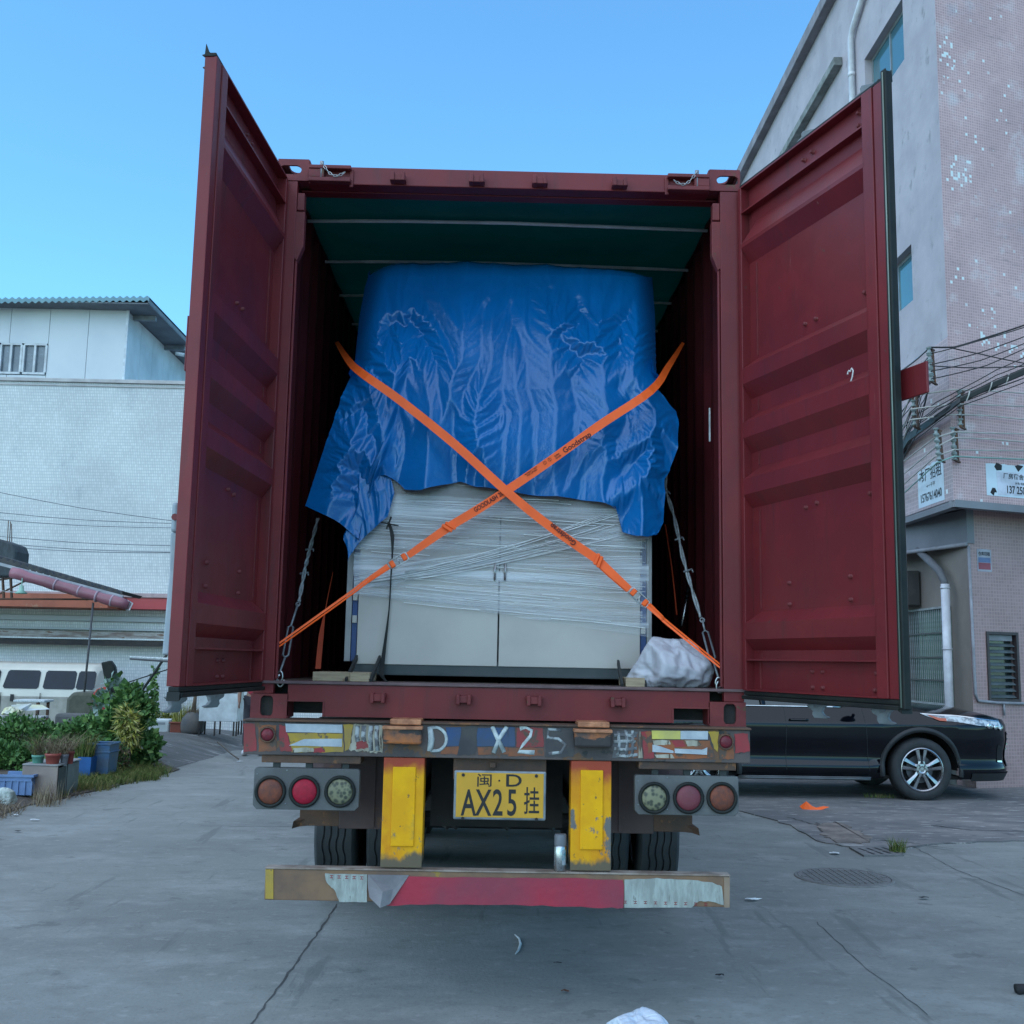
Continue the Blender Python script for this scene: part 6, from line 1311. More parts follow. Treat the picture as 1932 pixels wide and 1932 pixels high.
b = MB(); b.box(-30, -2.4, 23.55, 23.985, 2.02, 2.2); b.build('torn_gutter', TRIM, wb); b = MB(); b.box(-30, -2.4, 23.5, 23.54, 1.99, 2.03); b.build('gutter_lip', WHITEP, wb)
b = MB(); b.box(-30, -2.4, 23.5, 23.985, 1.84, 1.97); b.build('dark_gap', DARK, wb)
# upper storey shed of sandwich panels
PNL = M('sandwich_panel', (.55, .58, .60), (.50, .53, .56), sc=.7, r=.5); PNL2 = M('sandwich_panel_side', (.50, .54, .56), sc=.7, r=.5)
ub = thing('roof_shed', (-13, 25, 9.2), 'white panelled rooftop storey with blue-edged overhanging metal roof', 'building')
XR = -10.85; hs = [(-14.4, -13.12)]
x = XR; i = 0
while x > -24:
    x0 = x-1.12; zt = 11.43+.02*0
    segs = [(9.2, 9.50), (10.44, 11.5)] if x0 < -13.1 and x > -14.45 else [(9.2, 11.5)]
    for a, c in segs:
        b = MB(); b.box(x0+.006, x-.006, 25, 25.08, a, c-.0); b.build('wall_panel', PNL, ub, bev=.004)
    x = x0; i += 1
for k in range(9):
    b = MB(); y0 = 25.09+k*1.12; zt = 11.45-.0*k; b.box(XR-.08, XR, y0+.006, y0+1.114, 9.2, zt); b.build('side_panel', PNL2, ub, bev=.004)
b = MB(); b.box(XR-.05, XR+.02, 24.975, 25.03, 9.2, 11.48); b.build('corner_trim', M('trim_white', (.62, .66, .7), r=.4), ub)
RFE = M('roof_edge_teal', (.10, .22, .27), (.13, .26, .3), sc=3, r=.45); RFU = M('roof_underside', (.12, .14, .155), (.09, .10, .115), sc=2, r=.6)
def roofz(x): return 11.70-.035*(-10.06-x)*1.0
b = MB(); b.grid(lambda u, v: (-24+13.94*u, 24.35+11*v, roofz(-24+13.94*u)+.03*cos(u*13.94/.19*2*pi)), 440, 1); b.grid(lambda u, v: (-24+13.94*u, 24.35, roofz(-24+13.94*u)+.03*cos(u*13.94/.19*2*pi)-.13*v), 440, 1); b.build('roof_sheet', RFE, ub, smooth=True)
b = MB(); b.box(-24, -10.07, 24.37, 35, 11.48, 11.52); b.box(-10.10, -10.06, 24.37, 35, 11.50, 11.62); b.build('roof_underside', RFU, ub)
for y in (25.4, 28.4, 31.4): b = MB(); b.box(-10.9, -10.2, y, y+.12, 11.33, 11.475); b.build('roof_purlin', M('purlin', (.20, .22, .24), r=.6), ub)
for xa, xc in ((-14.42, -13.83), (-13.76, -13.12)):
    b = MB(); xs_ = [xa, (xa+xc)/2, xc]; b.box(xa, xc, 24.97, 25.05, 9.52, 9.58); b.box(xa, xc, 24.97, 25.05, 10.38, 10.43)
    for q_ in xs_: b.box(q_-.03, q_+.03, 24.965, 25.045, 9.581, 10.379)
    wn = b.build('window', M('window_white', (.58, .6, .62), r=.5), ub); b = MB(); b.box(xa+.03, xc-.03, 25.05, 25.06, 9.55, 10.4); b.build('pane', M('grey_pane', (.13, .16, .19), r=.25, spec=.7), wn)
b = MB(); b.tube([(-10.2, 27.5, 10.95), (-9.95, 27.6, 10.93)], .06, 8); b.build('lamp_shade', WHITEP, ub, smooth=True)
# wires in front of the wall
for i, (vL, vR) in enumerate(((1390/3.22*0+957, 1006), (1010, 1030), (1023, 1042), (1030, 1043), (965, 988), (979, 996))):
    wire([(-20, vL if i else 925, 20), (150, (vL+vR)/2+4 if i else 958, 20), (345, vR if i else 985, 20)], .008, M('grey_wire', (.16, .18, .2), r=.6), 'thin grey wire before the tiled wall, %s' % ('highest on the left and steepest', 'just above the dark tank', 'touching the tank top', 'lowest of the set', 'second from the top', 'third from the top')[i], 'grey wires across the white tiled wall', .004)
# dark water tank with rebar
tk = thing('water_tank', at(8, 1050, 14), 'dark weathered tank with rebar stubs above the rusty canopy', 'tank')
a = at(-30, 1020, 14); c = at(28, 1056, 14); TNK = M('tank_dark', (.05, .065, .07), (.035, .04, .045), sc=4, st=(3, 3, 1), r=.8)
b = MB(); b.prism([(a.x, c.z-.3), (c.x-.01, c.z-.3), (c.x, c.z+.15), (c.x-.06, a.z-.05), (a.x+.25, a.z+.04), (a.x, a.z)], 0, .6, Matrix(((1, 0, 0, 0), (0, 0, 1, 14), (0, 1, 0, 0), (0, 0, 0, 1)))); b.build('tank_body', TNK, tk, bev=.03)
b = MB()
for u0, u1, v1 in ((14, 16, 982), (18, 20, 984), (22, 22, 988)): b.tube([at(u0, 1022, 14.1), at(u1, v1, 14.1)], .008, 5)
b.build('rebar', RUST, tk)
# canopy on the left
cy = 10.0
cn_ = thing('yard_canopy', at(170, 1300, cy), 'sloping corrugated canopy edged with a rolled pink sheet', 'canopy')
A0, A1 = at(-60, 1035, cy), at(226, 1118, cy)
COR = M('old_corrugated', (.035, .04, .045), (.07, .065, .06), sc=5, r=.85, bump=.3)
b = MB(); b.grid(lambda u, v: (A0.x+(A1.x-A0.x)*u, cy+.1+.9*v, A0.z+(A1.z-A0.z)*u+.025*cos(u*46*2*pi/2)-.02*v), 180, 3); b.grid(lambda u, v: (A0.x+(A1.x-A0.x)*u, cy+.1, A0.z+(A1.z-A0.z)*u+.025*cos(u*46*2*pi/2)-.07*v), 180, 1); b.build('corrugated_sheet', COR, cn_, smooth=True)
b = MB(); b.bar(at(-60, 1048, cy), at(232, 1126, cy), .05, .04); b.build('white_rail', M('dull_white', (.38, .4, .42), r=.7), cn_)
PKS = M('rolled_pink_sheet', (.27, .10, .13), (.20, .08, .10), sc=2, r=.35, bump=.4, bsc=12)
p = at(22, 1080, cy-.1); q = at(243, 1142, cy-.1); b = MB(); P = [p.lerp(q, i/14)+V((0, 0, .006*sin(i*2.1))) for i in range(15)]; b.tube(P, [.075+.008*sin(i*1.7) for i in range(15)], 14); b.build('pink_roll', PKS, cn_, smooth=True)
for t in (.38, .58, .73, .86): c = p.lerp(q, t); d = (q-p).normalized(); b = MB(); b.tube([c-d*.012, c+d*.012], .084, 14); b.build('tape_wrap', M('clear_tape', (.36, .25, .30), r=.3), cn_, smooth=True)
b = MB(); e = q; b.tube([e+V((0, -.02, .06)), e+V((.05, 0, .03)), e+V((.02, -.02, -.07)), e+V((-.04, 0, -.06))], .012, 6, True); b.build('torn_plastic_end', WHITEP, cn_, smooth=True)
b = MB(); b.tube([at(176, 1137, cy), at(159, 1306, cy)], .016, 8); b.build('support_pole', M('pole_grey', (.10, .10, .11), r=.7), cn_, smooth=True)
b = MB()
for P in (((-10, 1095), (30, 1090), (150, 1125)), ((0, 1120), (70, 1085), (165, 1132)), ((-10, 1130), (240, 1131))): b.tube([at(u, v, cy+.4) for u, v in P], .014, 5)
for u in (5, 20): b.tube([at(u, 1090, cy+.3), at(u+2, 1128, cy+.3)], .02, 5)
b.build('roof_frame', RUST, cn_)
# green lamp / fan
c = at(40, 1116, cy-.2); fn = thing('hanging_lamp', c, 'small mint green bell-shaped lamp hanging under the canopy', 'lamp'); MINT = M('mint', (.28, .50, .40), r=.5)
b = MB(Matrix.Translation(c)); b.lathe([(.075, -.03), (.085, -.02), (.035, .015), (.028, .08), (.0, .09)], n=18); b.build('bell', MINT, fn, smooth=True)
b = MB(); b.tube([c+V((0, 0, .08)), c+V((0, 0, .19))], .008, 6); b.build('stem', MINT, fn); b = MB(); b.bar(c+V((-.07, 0, -.015)), c+V((-.42, 0, .02)), .05, .006); b.build('arm', WHITEP, fn)
# poles and rods on the right of the yard
b = MB(); b.tube([at(245, 1243, 12), at(330, 1249, 12), at(415, 1251, 12)], .015, 6); tag(b.build('clothes_pole', M('pole_grey', (1, 1, 1)), None), 'thin horizontal bamboo pole before the tiled wall', 'pole')
b = MB(); b.tube([at(245, 1240, 12.1), at(362, 1246, 12.1)], .022, 6); tag(b.build('white_pole', WHITEP, None), 'short white rod lying along the horizontal pole', 'pole')
b = MB(); b.tube([at(335, 1205, 12.2), at(262, 1312, 12.0)], .022, 7); b.tube([at(335, 1257, 12.3), at(215, 1296, 12.3)], .010, 6); tag(b.build('diagonal_pole', DKS, None, smooth=True), 'dark pole leaning diagonally from the container door to the bushes', 'pole')
# ---------------- van
vn = thing('minivan', (-10.6, 20.0, -.62), 'pale beige minivan with dark windows parked before the tiled wall', 'van')
VP = M('van_cream', (.56, .53, .45), (.50, .48, .41), sc=2, r=.3, coat=.5); VP2 = M('van_taupe', (.30, .285, .25), r=.4); VG = M('van_glass', (.008, .012, .018), r=.12, spec=.3)
def vz(v): return at(100, v, 20).z
x0, x1 = -13.2, -9.32; top = 1.36; zg = -.62
def vsec(x):  # cross section (y, z)
    return [(20.0, zg+.25), (19.98, zg+.7), (20.0, .74), (20.13, 1.22), (20.28, 1.34), (20.9, 1.40), (21.5, 1.34), (21.65, 1.22), (21.75, .74), (21.75, zg+.25)]
b = MB(); S = [(x0-.0, .93), (x0+.05, 1), (x1-.10, 1), (x1-.02, .985), (x1+.06, .93)]; vs = []; n = 10
for x, k in S: vs += [(x, 20.87+(y-20.87)*k, zg+.25+(z-zg-.25)*(k if z > 1 else 1)) for y, z in vsec(x)]
b.add(vs, [(i*n+j, i*n+j+1, (i+1)*n+j+1, (i+1)*n+j) for i in range(4) for j in range(n-1)]+[tuple(range(n)), tuple(range(4*n, 5*n))]); b.build('body', VP, vn, auto=35)
b = MB(); b.box(x0+.05, x1-.02, 19.965, 19.99, zg+.28, .62); b.build('lower_trim', VP2, vn, bev=.01)
def wpoly(u0, u1, u0b=None):
    a = at(u0, 1263, 20.1); c = at(u1, 1263, 20.1); k = .045; zt, zb_ = 1.21, .79; xb0 = at(u0b if u0b is not None else u0, 1263, 20.1).x
    return [(xb0+k, zb_), (c.x-k, zb_), (c.x, zb_+k), (c.x, zt-k), (c.x-k, zt), (a.x+k, zt), (a.x, zt-k), (xb0, zb_+k)]
for u0, u1, ub0 in ((-60, 3, -64), (16, 78, 11), (88, 146, 86), (150, 183, 148)):
    P = wpoly(u0, u1, ub0); b = MB(); f = lambda a, z: (a, 20.0+(z-.74)*.27-.012, z)
    b.add([f(*q) for q in P], [tuple(range(8))]); b.add([(x, y-.004, z) for x, y, z in [f(*q) for q in P]], [tuple(range(8))]); b.build('side_window', VG, vn)
for ug in (80, 6): b = MB(); xg = at(ug, 1263, 19.98).x; b.box(xg-.008, xg+.008, 19.955, 19.963, zg+.3, .70); b.build('door_seam', BLACK, vn)
b = MB(); xg = at(24, 1320, 19.98).x; b.box(xg-.05, xg+.03, 19.945, 19.955, .50, .66); b.build('door_handle', BLACK, vn)
for x in (x0+.8, x1-.75):
    b = MB(frame((x, 19.99, zg+.29), (1, 0, 0), (0, 0, 1))); b.lathe([(.12, -.15), (.20, -.02), (.27, 0), (.29, -.04), (.29, -.18)], n=24); b.build('wheel', TYR2, vn, smooth=True)
# ---------------- things among the plants
def rbox(name, u0, u1, v0, v1, Y, D, mat, lab, cat, bev=.02, group=None, zb=None):
    p = at(u0, v0, Y); q = at(u1, v1, Y); zz = q.z if zb is None else zb; b = MB(); b.box(p.x, q.x, Y, Y+D, zz, p.z); return tag(b.build(name, mat, None, bev=bev), lab, cat, group)
OLV = M('olive_fabric', (.11, .11, .085), (.07, .07, .055), sc=4, r=.9, bump=.3, bsc=20)
ch = thing('old_armchair', at(150, 1340, 13), 'worn olive padded seat half buried in the bushes', 'armchair')
p = at(125, 1305, 13); q = at(182, 1340, 13)
b = MB(); b.prism([(p.x, q.z-.6), (q.x, q.z-.6), (q.x, p.z-.04), (q.x-.1, p.z), (p.x+.10, p.z), (p.x, p.z-.12)], 0, .6, Matrix(((1, 0, 0, 0), (0, 0, 1, 13), (0, 1, 0, 0), (0, 0, 0, 1)))); b.build('backrest', OLV, ch, bev=.06)
b = MB(); b.box(p.x-.05, q.x, 12.7, 13.0, q.z-.5, q.z-.05); b.build('seat', M('seat_grey', (.13, .13, .13), r=.9), ch, bev=.05)
b = MB(); P = [(190, 1250), (208, 1246), (216, 1258), (222, 1300), (228, 1345), (205, 1350), (200, 1300), (195, 1275)]; Y = 12.6
b.prism([(at(u, v, Y).x, at(u, v, Y).z) for u, v in P], 0, .12, Matrix(((1, 0, 0, 0), (0, 0, 1, Y), (0, 1, 0, 0), (0, 0, 0, 1)))); tag(b.build('black_chair_back', RUBBER, None, bev=.02), 'tall black padded board standing upright behind the shrubs', 'chair back')
b = MB(); rnd = random.Random(8); P = [(172, 1312), (182, 1300), (196, 1296), (206, 1300), (204, 1325), (196, 1345), (176, 1342)]; Y = 12.45
b.prism([(at(u, v, Y).x, at(u, v, Y).z) for u, v in P], 0, .08, Matrix(((1, 0, 0, 0), (0, 0, 1, Y), (0, 1, 0, 0), (0, 0, 0, 1)))); tag(b.build('red_cloth', M('red_cloth', (.42, .06, .03), (.30, .03, .03), sc=6, r=.8, bump=.4, bsc=15), None, bev=.03), 'orange-red cloth hanging on the upright black board', 'cloth')
# table with white boxes
tb = thing('garden_table', at(80, 1330, 13.5), 'narrow white-topped table beside the minivan', 'table')
p = at(25, 1320, 13.5); q = at(84, 1322, 13.5); b = MB(); b.box(p.x, q.x, 13.5, 13.9, p.z-.04, p.z); b.build('table_top', WHITEP, tb, bev=.01)
for u in (70, 77): c = at(u, 1322, 13.5); b = MB(); b.box(c.x-.02, c.x+.02, 13.52+(u-70)*.04, 13.56+(u-70)*.04, -.2, p.z-.041); b.build('leg', RUST, tb)
p = at(25, 1326, 12.5); b = MB(); P = [at(u, v, Y_) for u, v, Y_ in ((22, 1330, 12.4), (60, 1327, 12.7), (47, 1340, 12.5), (35, 1341, 12.3), (18, 1337, 12.3))]; b.add(P+[x-V((0, 0, .03)) for x in P], [(0, 1, 2, 3, 4), (9, 8, 7, 6, 5)]+[(i, (i+1) % 5, (i+1) % 5+5, i+5) for i in range(5)]); b.add([at(47, 1341, 12.5), at(94, 1338, 12.6), at(80, 1330, 12.9), at(30, 1328, 12.9)], [(0, 1, 2, 3)]); tag(b.build('folded_board', M('white_board', (.55, .62, .68), (.6, .6, .4), sc=3, r=.5), None), 'white folded board lying on top of the bushes beside the van', 'board')
rbox('bench', -20, 78, 1350, 1356, 12.2, .3, M('bench_grey', (.42, .43, .43), r=.7), 'low pale bench top at the left edge above the hedge', 'bench', .01)
tag(sack((at(20, 1345, 12.1).x, 12.2, at(20, 1350, 12.1).z), .16, .12, .07, 3.3, 'yellow_white_bag', ('',)*2, M('bag_cream', (.60, .62, .56), (.55, .52, .28), sc=4, r=.6), n=50), 'crumpled white and yellow bag on the low bench', 'bag')
# row at the apron crest: foam box, red planter, vase, white cabinet
def crest(u, v): return gz(u, v, .2)
FOM = M('foam_box', (.52, .58, .58), (.46, .52, .52), sc=5, r=.8)
p = at(277, 1357, 14.4); q = at(318, 1380, 14.4); fb = thing('foam_box', ((p.x+q.x)/2, 14.5, q.z), 'white foam box used as a planter on the apron crest', 'box'); b = MB(); b.box(p.x, q.x, 14.4, 14.75, q.z-.03, p.z); b.build('box_body', FOM, fb, bev=.025); b = MB(); b.box(p.x+.07, q.x-.07, 14.395, 14.3995, p.z-.09, p.z-.05); b.build('faded_print', M('grey_print', (.28, .32, .34), sc=60, r=.8), fb)
TER = M('terracotta_plastic', (.24, .06, .035), (.18, .05, .03), sc=6, r=.7)
p = at(319, 1362, 14.3); q = at(362, 1381, 14.3); pt_ = thing('window_box', ((p.x+q.x)/2, 14.4, q.z), 'terracotta window box with spiky plants on the apron crest', 'planter'); b = MB(); b.box(p.x+.02, q.x-.02, 14.3, 14.5, q.z-.03, p.z-.03); b.box(p.x, q.x, 14.28, 14.52, p.z-.03, p.z); b.build('box_body', TER, pt_, bev=.01)
rnd = random.Random(12); b = MB(); c = ((p.x+q.x)/2, 14.4, p.z); blades(b, c, (.2, .06), 160, .34, rnd, .014, .8, (2, 3, 2)); b.build('leaves', CRO, pt_)
c = at(358, 1381, 14.2); vs_ = thing('clay_jar', (c.x, 14.3, c.z), 'bulbous dark clay jar with dry stump on the apron crest', 'jar'); b = MB(Matrix.Translation((c.x, 14.35, c.z-.03))); b.lathe([(.17, 0), (.19, .02), (.20, .06), (.21, .16), (.18, .27), (.12, .34), (.09, .37), (.0, .37)], n=28); b.build('jar_body', M('clay_dark', (.075, .08, .085), (.11, .10, .09), sc=5, r=.8, bump=.3), vs_, smooth=True)
b = MB(); b.tube([(c.x, 14.35, c.z+.3), (c.x+.02, 14.35, c.z+.6), (c.x+.04, 14.36, c.z+.95)], [.045, .03, .022], 8); b.build('stump', M('dry_brown', (1, 1, 1)), vs_, smooth=True); b = MB(); blades(b, (c.x, 14.35, c.z+.30), (.11, .1), 160, .12, rnd, .008, .9); b.build('dry_grass', DRY, vs_)
p = at(378, 1303, 14.0); q = at(447, 1362, 14.0); zc_ = at(400, 1384, 14.0).z
wc = thing('white_cabinet', ((p.x+q.x)/2, 14.2, zc_), 'white metal cabinet on thin dark legs behind the left container door', 'cabinet'); b = MB(); b.box(p.x, q.x, 14.0, 14.45, q.z, p.z); b.build('cabinet_body', M('cabinet_white', (.58, .64, .66), r=.4), wc, bev=.01)
b = MB(); b.box(p.x+.02, q.x-.02, 13.995, 13.9995, p.z-.04, p.z-.02); b.build('top_seam', GALV, wc)
for xx in (p.x+.01, p.x+.28, q.x-.06, q.x-.01):
    for yy in (14.02, 14.40): b = MB(); b.box(xx-.012, xx+.012, yy, yy+.024, zc_-.04, q.z-.001); b.build('leg', DARK, wc)
b = MB(); P = [(436, 1384), (448, 1380), (456, 1382), (455, 1390), (440, 1391)]; b.add([gz(u, v, .1)+V((0, 0, .03*(i % 2))) for i, (u, v) in enumerate(P)], [(0, 1, 2, 3, 4)]); tag(b.build('rubble_bits', RUB, None), 'small broken rubble beside the white cabinet foot', 'rubble')
# croton behind the foam box, vine on string, hedge
plant('croton_bush', (at(300, 1378, 14.9).x, 14.9, .2), [((0, 0, .22), (.34, .15, .16), 420), ((-.25, 0, .12), (.2, .15, .12), 160), ((.35, 0, .18), (.2, .15, .14), 200)], CRO, 'low yellow-green croton bush behind the foam box', 'bush', .10, 31, None, .28, 6, (3, 3, 2), .6)
b = MB(); rnd = random.Random(6); tv = thing('climbing_vine', at(290, 1375, 13.4), 'slender leafy vine climbing a string before the tiled wall', 'vine')
for k in range(26): c = at(291+2*sin(k), 1262+k*4.0, 13.4); leaves(b, c, (.04, .03, .03), 9, .075, rnd, .8, -.2, .2, (2, 3, 1))
b.build('foliage', GR, tv); b = MB(); b.tube([at(292, 1243, 13.4), at(290, 1380, 13.4)], .006, 5); b.build('string', WHITEP, tv)
HB = [('hedge_bush', (-7.05, 11.2), [((0, 0, .18), (.75, .5, .34), 2600), ((-.5, -.2, .08), (.6, .45, .30), 1500), ((.45, -.1, .08), (.5, .4, .30), 1300)], 'broad dark green hedge at the left edge behind the blue crate', 41),
      ('hedge_bush', (-6.0, 11.0), [((0, 0, .25), (.62, .45, .34), 2200), ((.3, -.2, .15), (.5, .4, .32), 1400)], 'rounded green bush in the middle of the row behind the potted plants', 42),
      ('hedge_bush', (-6.55, 9.6), [((0, 0, .10), (.7, .45, .30), 2200)], 'low dense bush just behind the brown-fronted cabinet', 43)]
for nm, (x, y), cl, lab, sd in HB: plant(nm, (x, y, gh(x, y)), cl, GR, lab, 'bush', .085, sd, 'green bushes along the yard edge', .6, 6, (5, 4, 1))
x, y = -5.22, 10.35
plant('broadleaf_shrub', (x, y, gh(x, y)), [((-.15, 0, .50), (.42, .35, .36), 1200), ((.0, .1, .80), (.38, .3, .30), 700), ((.15, 0, .25), (.42, .35, .35), 1100), ((-.05, .1, 1.0), (.22, .2, .16), 130)], GR, 'tall leafy shrub rising behind the blue bins', 'shrub', .10, 51, None, .7, 9, (5, 3, 2))
plant('tall_sapling', (at(205, 1400, 10.8).x, 10.8, .1), [((0, 0, .95), (.20, .2, .30), 110), ((.25, 0, .85), (.25, .2, .2), 130), ((-.1, 0, .8), (.2, .2, .2), 90)], [GR[1], M('leaf_glaucous', (.16, .25, .19), r=.5), M('leaf_pale', (.30, .40, .36), r=.45)], 'loose sapling with pale round leaves above the shrubs', 'sapling', .11, 52, None, .8, 7, (2, 3, 2))
x, y = -5.14, 10.0
plant('croton_shrub', (x, y, gh(x, y)), [((0, 0, .66), (.17, .2, .24), 300), ((.06, 0, .44), (.18, .2, .20), 220)], CRO, 'yellow-green croton shrub at the right end of the bushes', 'shrub', .13, 53, None, .25, 6, (2, 4, 2), -.5)
x, y = -5.12, 9.6
plant('dry_bush', (x, y, 0), [((0, 0, .22), (.20, .2, .26), 600), ((.08, .1, .05), (.18, .2, .12), 220)], [GR[0], DRY[1], GRS[1]], 'dark straggly undergrowth right of the blue bins', 'undergrowth', .07, 54, None, .4, 10, (3, 3, 1))
# blue bins
def bin_(u0, u1, v0, v1, Y, D, col, lab, rim=True):
    p = at(u0, v0, Y); q = at(u1, v1, Y); t = thing('blue_bin', ((p.x+q.x)/2, Y+D/2, q.z), lab, 'bin', 'blue plastic bins by the verge'); w_ = q.x-p.x; cx = (p.x+q.x)/2; h_ = p.z-q.z
    b = MB(); T_ = []
    for k, z in ((.90, -.02), (1, h_)):
        T_ += [(cx-w_/2*k, Y+D/2-D/2*k, q.z+z), (cx+w_/2*k, Y+D/2-D/2*k, q.z+z), (cx+w_/2*k, Y+D/2+D/2*k, q.z+z), (cx-w_/2*k, Y+D/2+D/2*k, q.z+z)]
    b.add(T_, [(0, 1, 5, 4), (1, 2, 6, 5), (2, 3, 7, 6), (3, 0, 4, 7), (0, 3, 2, 1)]); b.build('bin_body', col, t)
    if rim: b = MB(); zz = p.z-.10; b.tube([(p.x-.003, Y-.003, zz), (q.x+.003, Y-.003, zz), (q.x+.003, Y+D, zz), (p.x, Y+D, zz)], .010, 6, True); b.tube([(p.x-.005, Y-.005, p.z), (q.x+.005, Y-.005, p.z), (q.x+.005, Y+D, p.z), (p.x, Y+D, p.z)], .014, 6, True); b.build('bin_rim', col, t)
    b = MB(); b.box(p.x+.02, q.x-.02, Y+.02, Y+D-.02, p.z-.12, p.z-.08); b.build('soil', M('soil', (.04, .03, .025), r=.95), t); return t
BB = M('bin_blue', (.03, .10, .22), (.06, .10, .15), sc=6, r=.6, spots=[((.10, .12, .13), 5, .6)]); BB2 = M('bin_bright_blue', (.01, .10, .32), r=.5)
bin_(168, 204, 1404, 1458, 8.9, .36, BB, 'large dull blue bin with a rolled rim beneath the shrub')
bin_(147, 170, 1428, 1461, 8.7, .28, BB2, 'smaller bright blue bin wedged left of the larger bin', False)
rnd = random.Random(15); b = MB(); c = at(158, 1430, 8.85); blades(b, c, (.12, .1), 260, .28, rnd, .010, .8, (3, 2, 2)); tag(b.build('grass_plant', GRS, None), 'feathery green plant growing from the bright blue bin', 'plant')
# cabinet shell, crate, pots
cbx = thing('discarded_cabinet', gz(105, 1508), 'discarded low cabinet with tan front, black slot and grey side', 'cabinet'); zt = .36
A = gz(105, 1510); Bq = gz(146, 1494); zt = at(105, 1446, A.y).z; Lq = A+V((-.42, .06, 0)); Rr = V((Bq.x, Bq.y, 0))
TAN = M('tan_laminate', (.25, .20, .175), (.20, .16, .145), sc=3, r=.6); GLM = M('grey_laminate', (.13, .15, .15), (.10, .11, .11), sc=4, r=.6); TOPL = M('top_laminate', (.27, .27, .27), (.2, .2, .2), sc=4, r=.6)
sd_ = (Rr-A); dep = V((-.04, .55, 0)); 
def quadprism(b, P, h0, h1): b.prism([(p.x, p.y) for p in P], h0, h1)
b = MB(); quadprism(b, [Lq, A, A+sd_*.02, Lq+sd_*.02], -.02, zt); b.build('tan_panel', TAN, cbx, bev=.01)
b = MB(); quadprism(b, [A+sd_*.03, A+sd_*.36, A+sd_*.36+V((-.3, .2, 0)), A+sd_*.03+V((-.3, .2, 0))], .01, zt-.02); b.build('black_slot', BLACK, cbx)
b = MB(); quadprism(b, [A+sd_*.37, A+sd_*.42, A+sd_*.38+V((-.3, .2, 0)), A+sd_*.29+V((-.3, .2, 0))], .0, zt-.01); quadprism(b, [A+sd_*.45, Rr, Rr+V((-.35, .1, 0)), A+sd_*.45+V((-.3, .1, 0))], .0, zt-.01); b.build('grey_panel', GLM, cbx, bev=.005)
b = MB(); quadprism(b, [Lq+V((0, -.01, 0)), A+V((.005, -.012, 0)), Rr+V((.02, 0, 0)), Rr+V((-.38, .18, 0))], zt+.001, zt+.018); b.build('top_panel', TOPL, cbx, bev=.005)
def pot(u0, u1, v0, v1, Y, col, lab, name='flower_pot', h0=None):
    p = at(u0, v0, Y); q = at(u1, v1, Y); r = (q.x-p.x)/2; cx = (p.x+q.x)/2; t = thing(name, (cx, Y, q.z), lab, 'pot', 'pots standing on the discarded cabinet'); h_ = p.z-q.z
    b = MB(Matrix.Translation((cx, Y, q.z))); b.lathe([(r*.72, 0), (r*.95, h_*.8), (r*1.03, h_*.81), (r*1.03, h_), (r*.9, h_), (r*.85, h_*.85), (0, h_*.85)], n=20); b.build('pot_body', col, t, smooth=True); return t, (cx, Y, p.z), r
yc = A.y+.12
rnd = random.Random(22)
for (u0, u1, v0, v1, dy, col, lab, gr) in ((61, 82, 1424, 1447, .05, M('mint_pot', (.12, .36, .28), r=.5), 'mint green pot, leftmost on the discarded cabinet', 1), (86, 113, 1421, 1447, .0, M('red_pot', (.30, .065, .05), r=.6), 'wide faded red pot in the middle of the cabinet top', 1), (114, 128, 1423, 1445, .10, M('lilac_pot', (.18, .19, .22), r=.6), 'grey-lilac pot between the two red pots', 0), (127, 139, 1417, 1441, .2, M('dark_red_pot', (.20, .04, .035), r=.6), 'narrow dark red pot, rightmost on the discarded cabinet', 0)):
    t, c, r = pot(u0, u1, v0, v1, yc+dy, col, lab)
    b = MB(); blades(b, c, (r*.9, r*.9), 120 if gr else 60, .22, rnd, .005, 2.4, (3, 2, 2)); b.build('dry_plant', DRY, t)
    if gr and u0 == 61: b = MB(); blades(b, c, (r*.9, r*.9), 60, .22, rnd, .008, .9); b.build('green_stems', GRS, t)
ct_ = thing('blue_crate', at(30, 1500, 7.2), 'light blue plastic crate with ribbed sides left of the discarded cabinet', 'crate'); CB = M('crate_blue', (.14, .24, .45), (.11, .19, .36), sc=5, r=.5)
p = at(-12, 1462, 6.9); q = at(64, 1501, 6.9); b = MB(); b.box(p.x, q.x-.05, 6.92, 6.935, q.z, p.z); b.box(p.x, q.x-.05, 7.25, 7.265, q.z, p.z); b.box(q.x-.065, q.x-.05, 6.935, 7.25, q.z, p.z); b.box(p.x, q.x-.05, 6.93, 7.26, q.z, q.z+.01); b.build('crate_walls', CB, ct_)
b = MB(); b.box(p.x, q.x-.02, 6.90, 6.919, p.z-.02, p.z+.005); b.box(p.x, q.x-.02, 7.266, 7.29, p.z-.02, p.z+.005); b.box(q.x-.049, q.x-.02, 6.92, 7.265, p.z-.02, p.z+.005); b.box(p.x, q.x-.04, 6.905, 6.919, p.z-.065, p.z-.055); b.build('crate_rim', CB, ct_)
for i in range(6): x = p.x+.04+i*.075; b = MB(); b.box(x, x+.012, 6.905, 6.919, q.z, p.z-.066); b.build('crate_rib', CB, ct_)
b = MB(); P = [gz(-20, 1530)]; c = at(8, 1520, 6.4); sack((c.x-.03, 6.45, -.0), .11, .09, .10, 7.7, 'white_plastic', ('torn white plastic container in the dry weeds at the left edge', 'plastic waste'), M('dirty_white', (.45, .52, .50), (.3, .35, .33), sc=5, r=.6), A=.35, n=50)
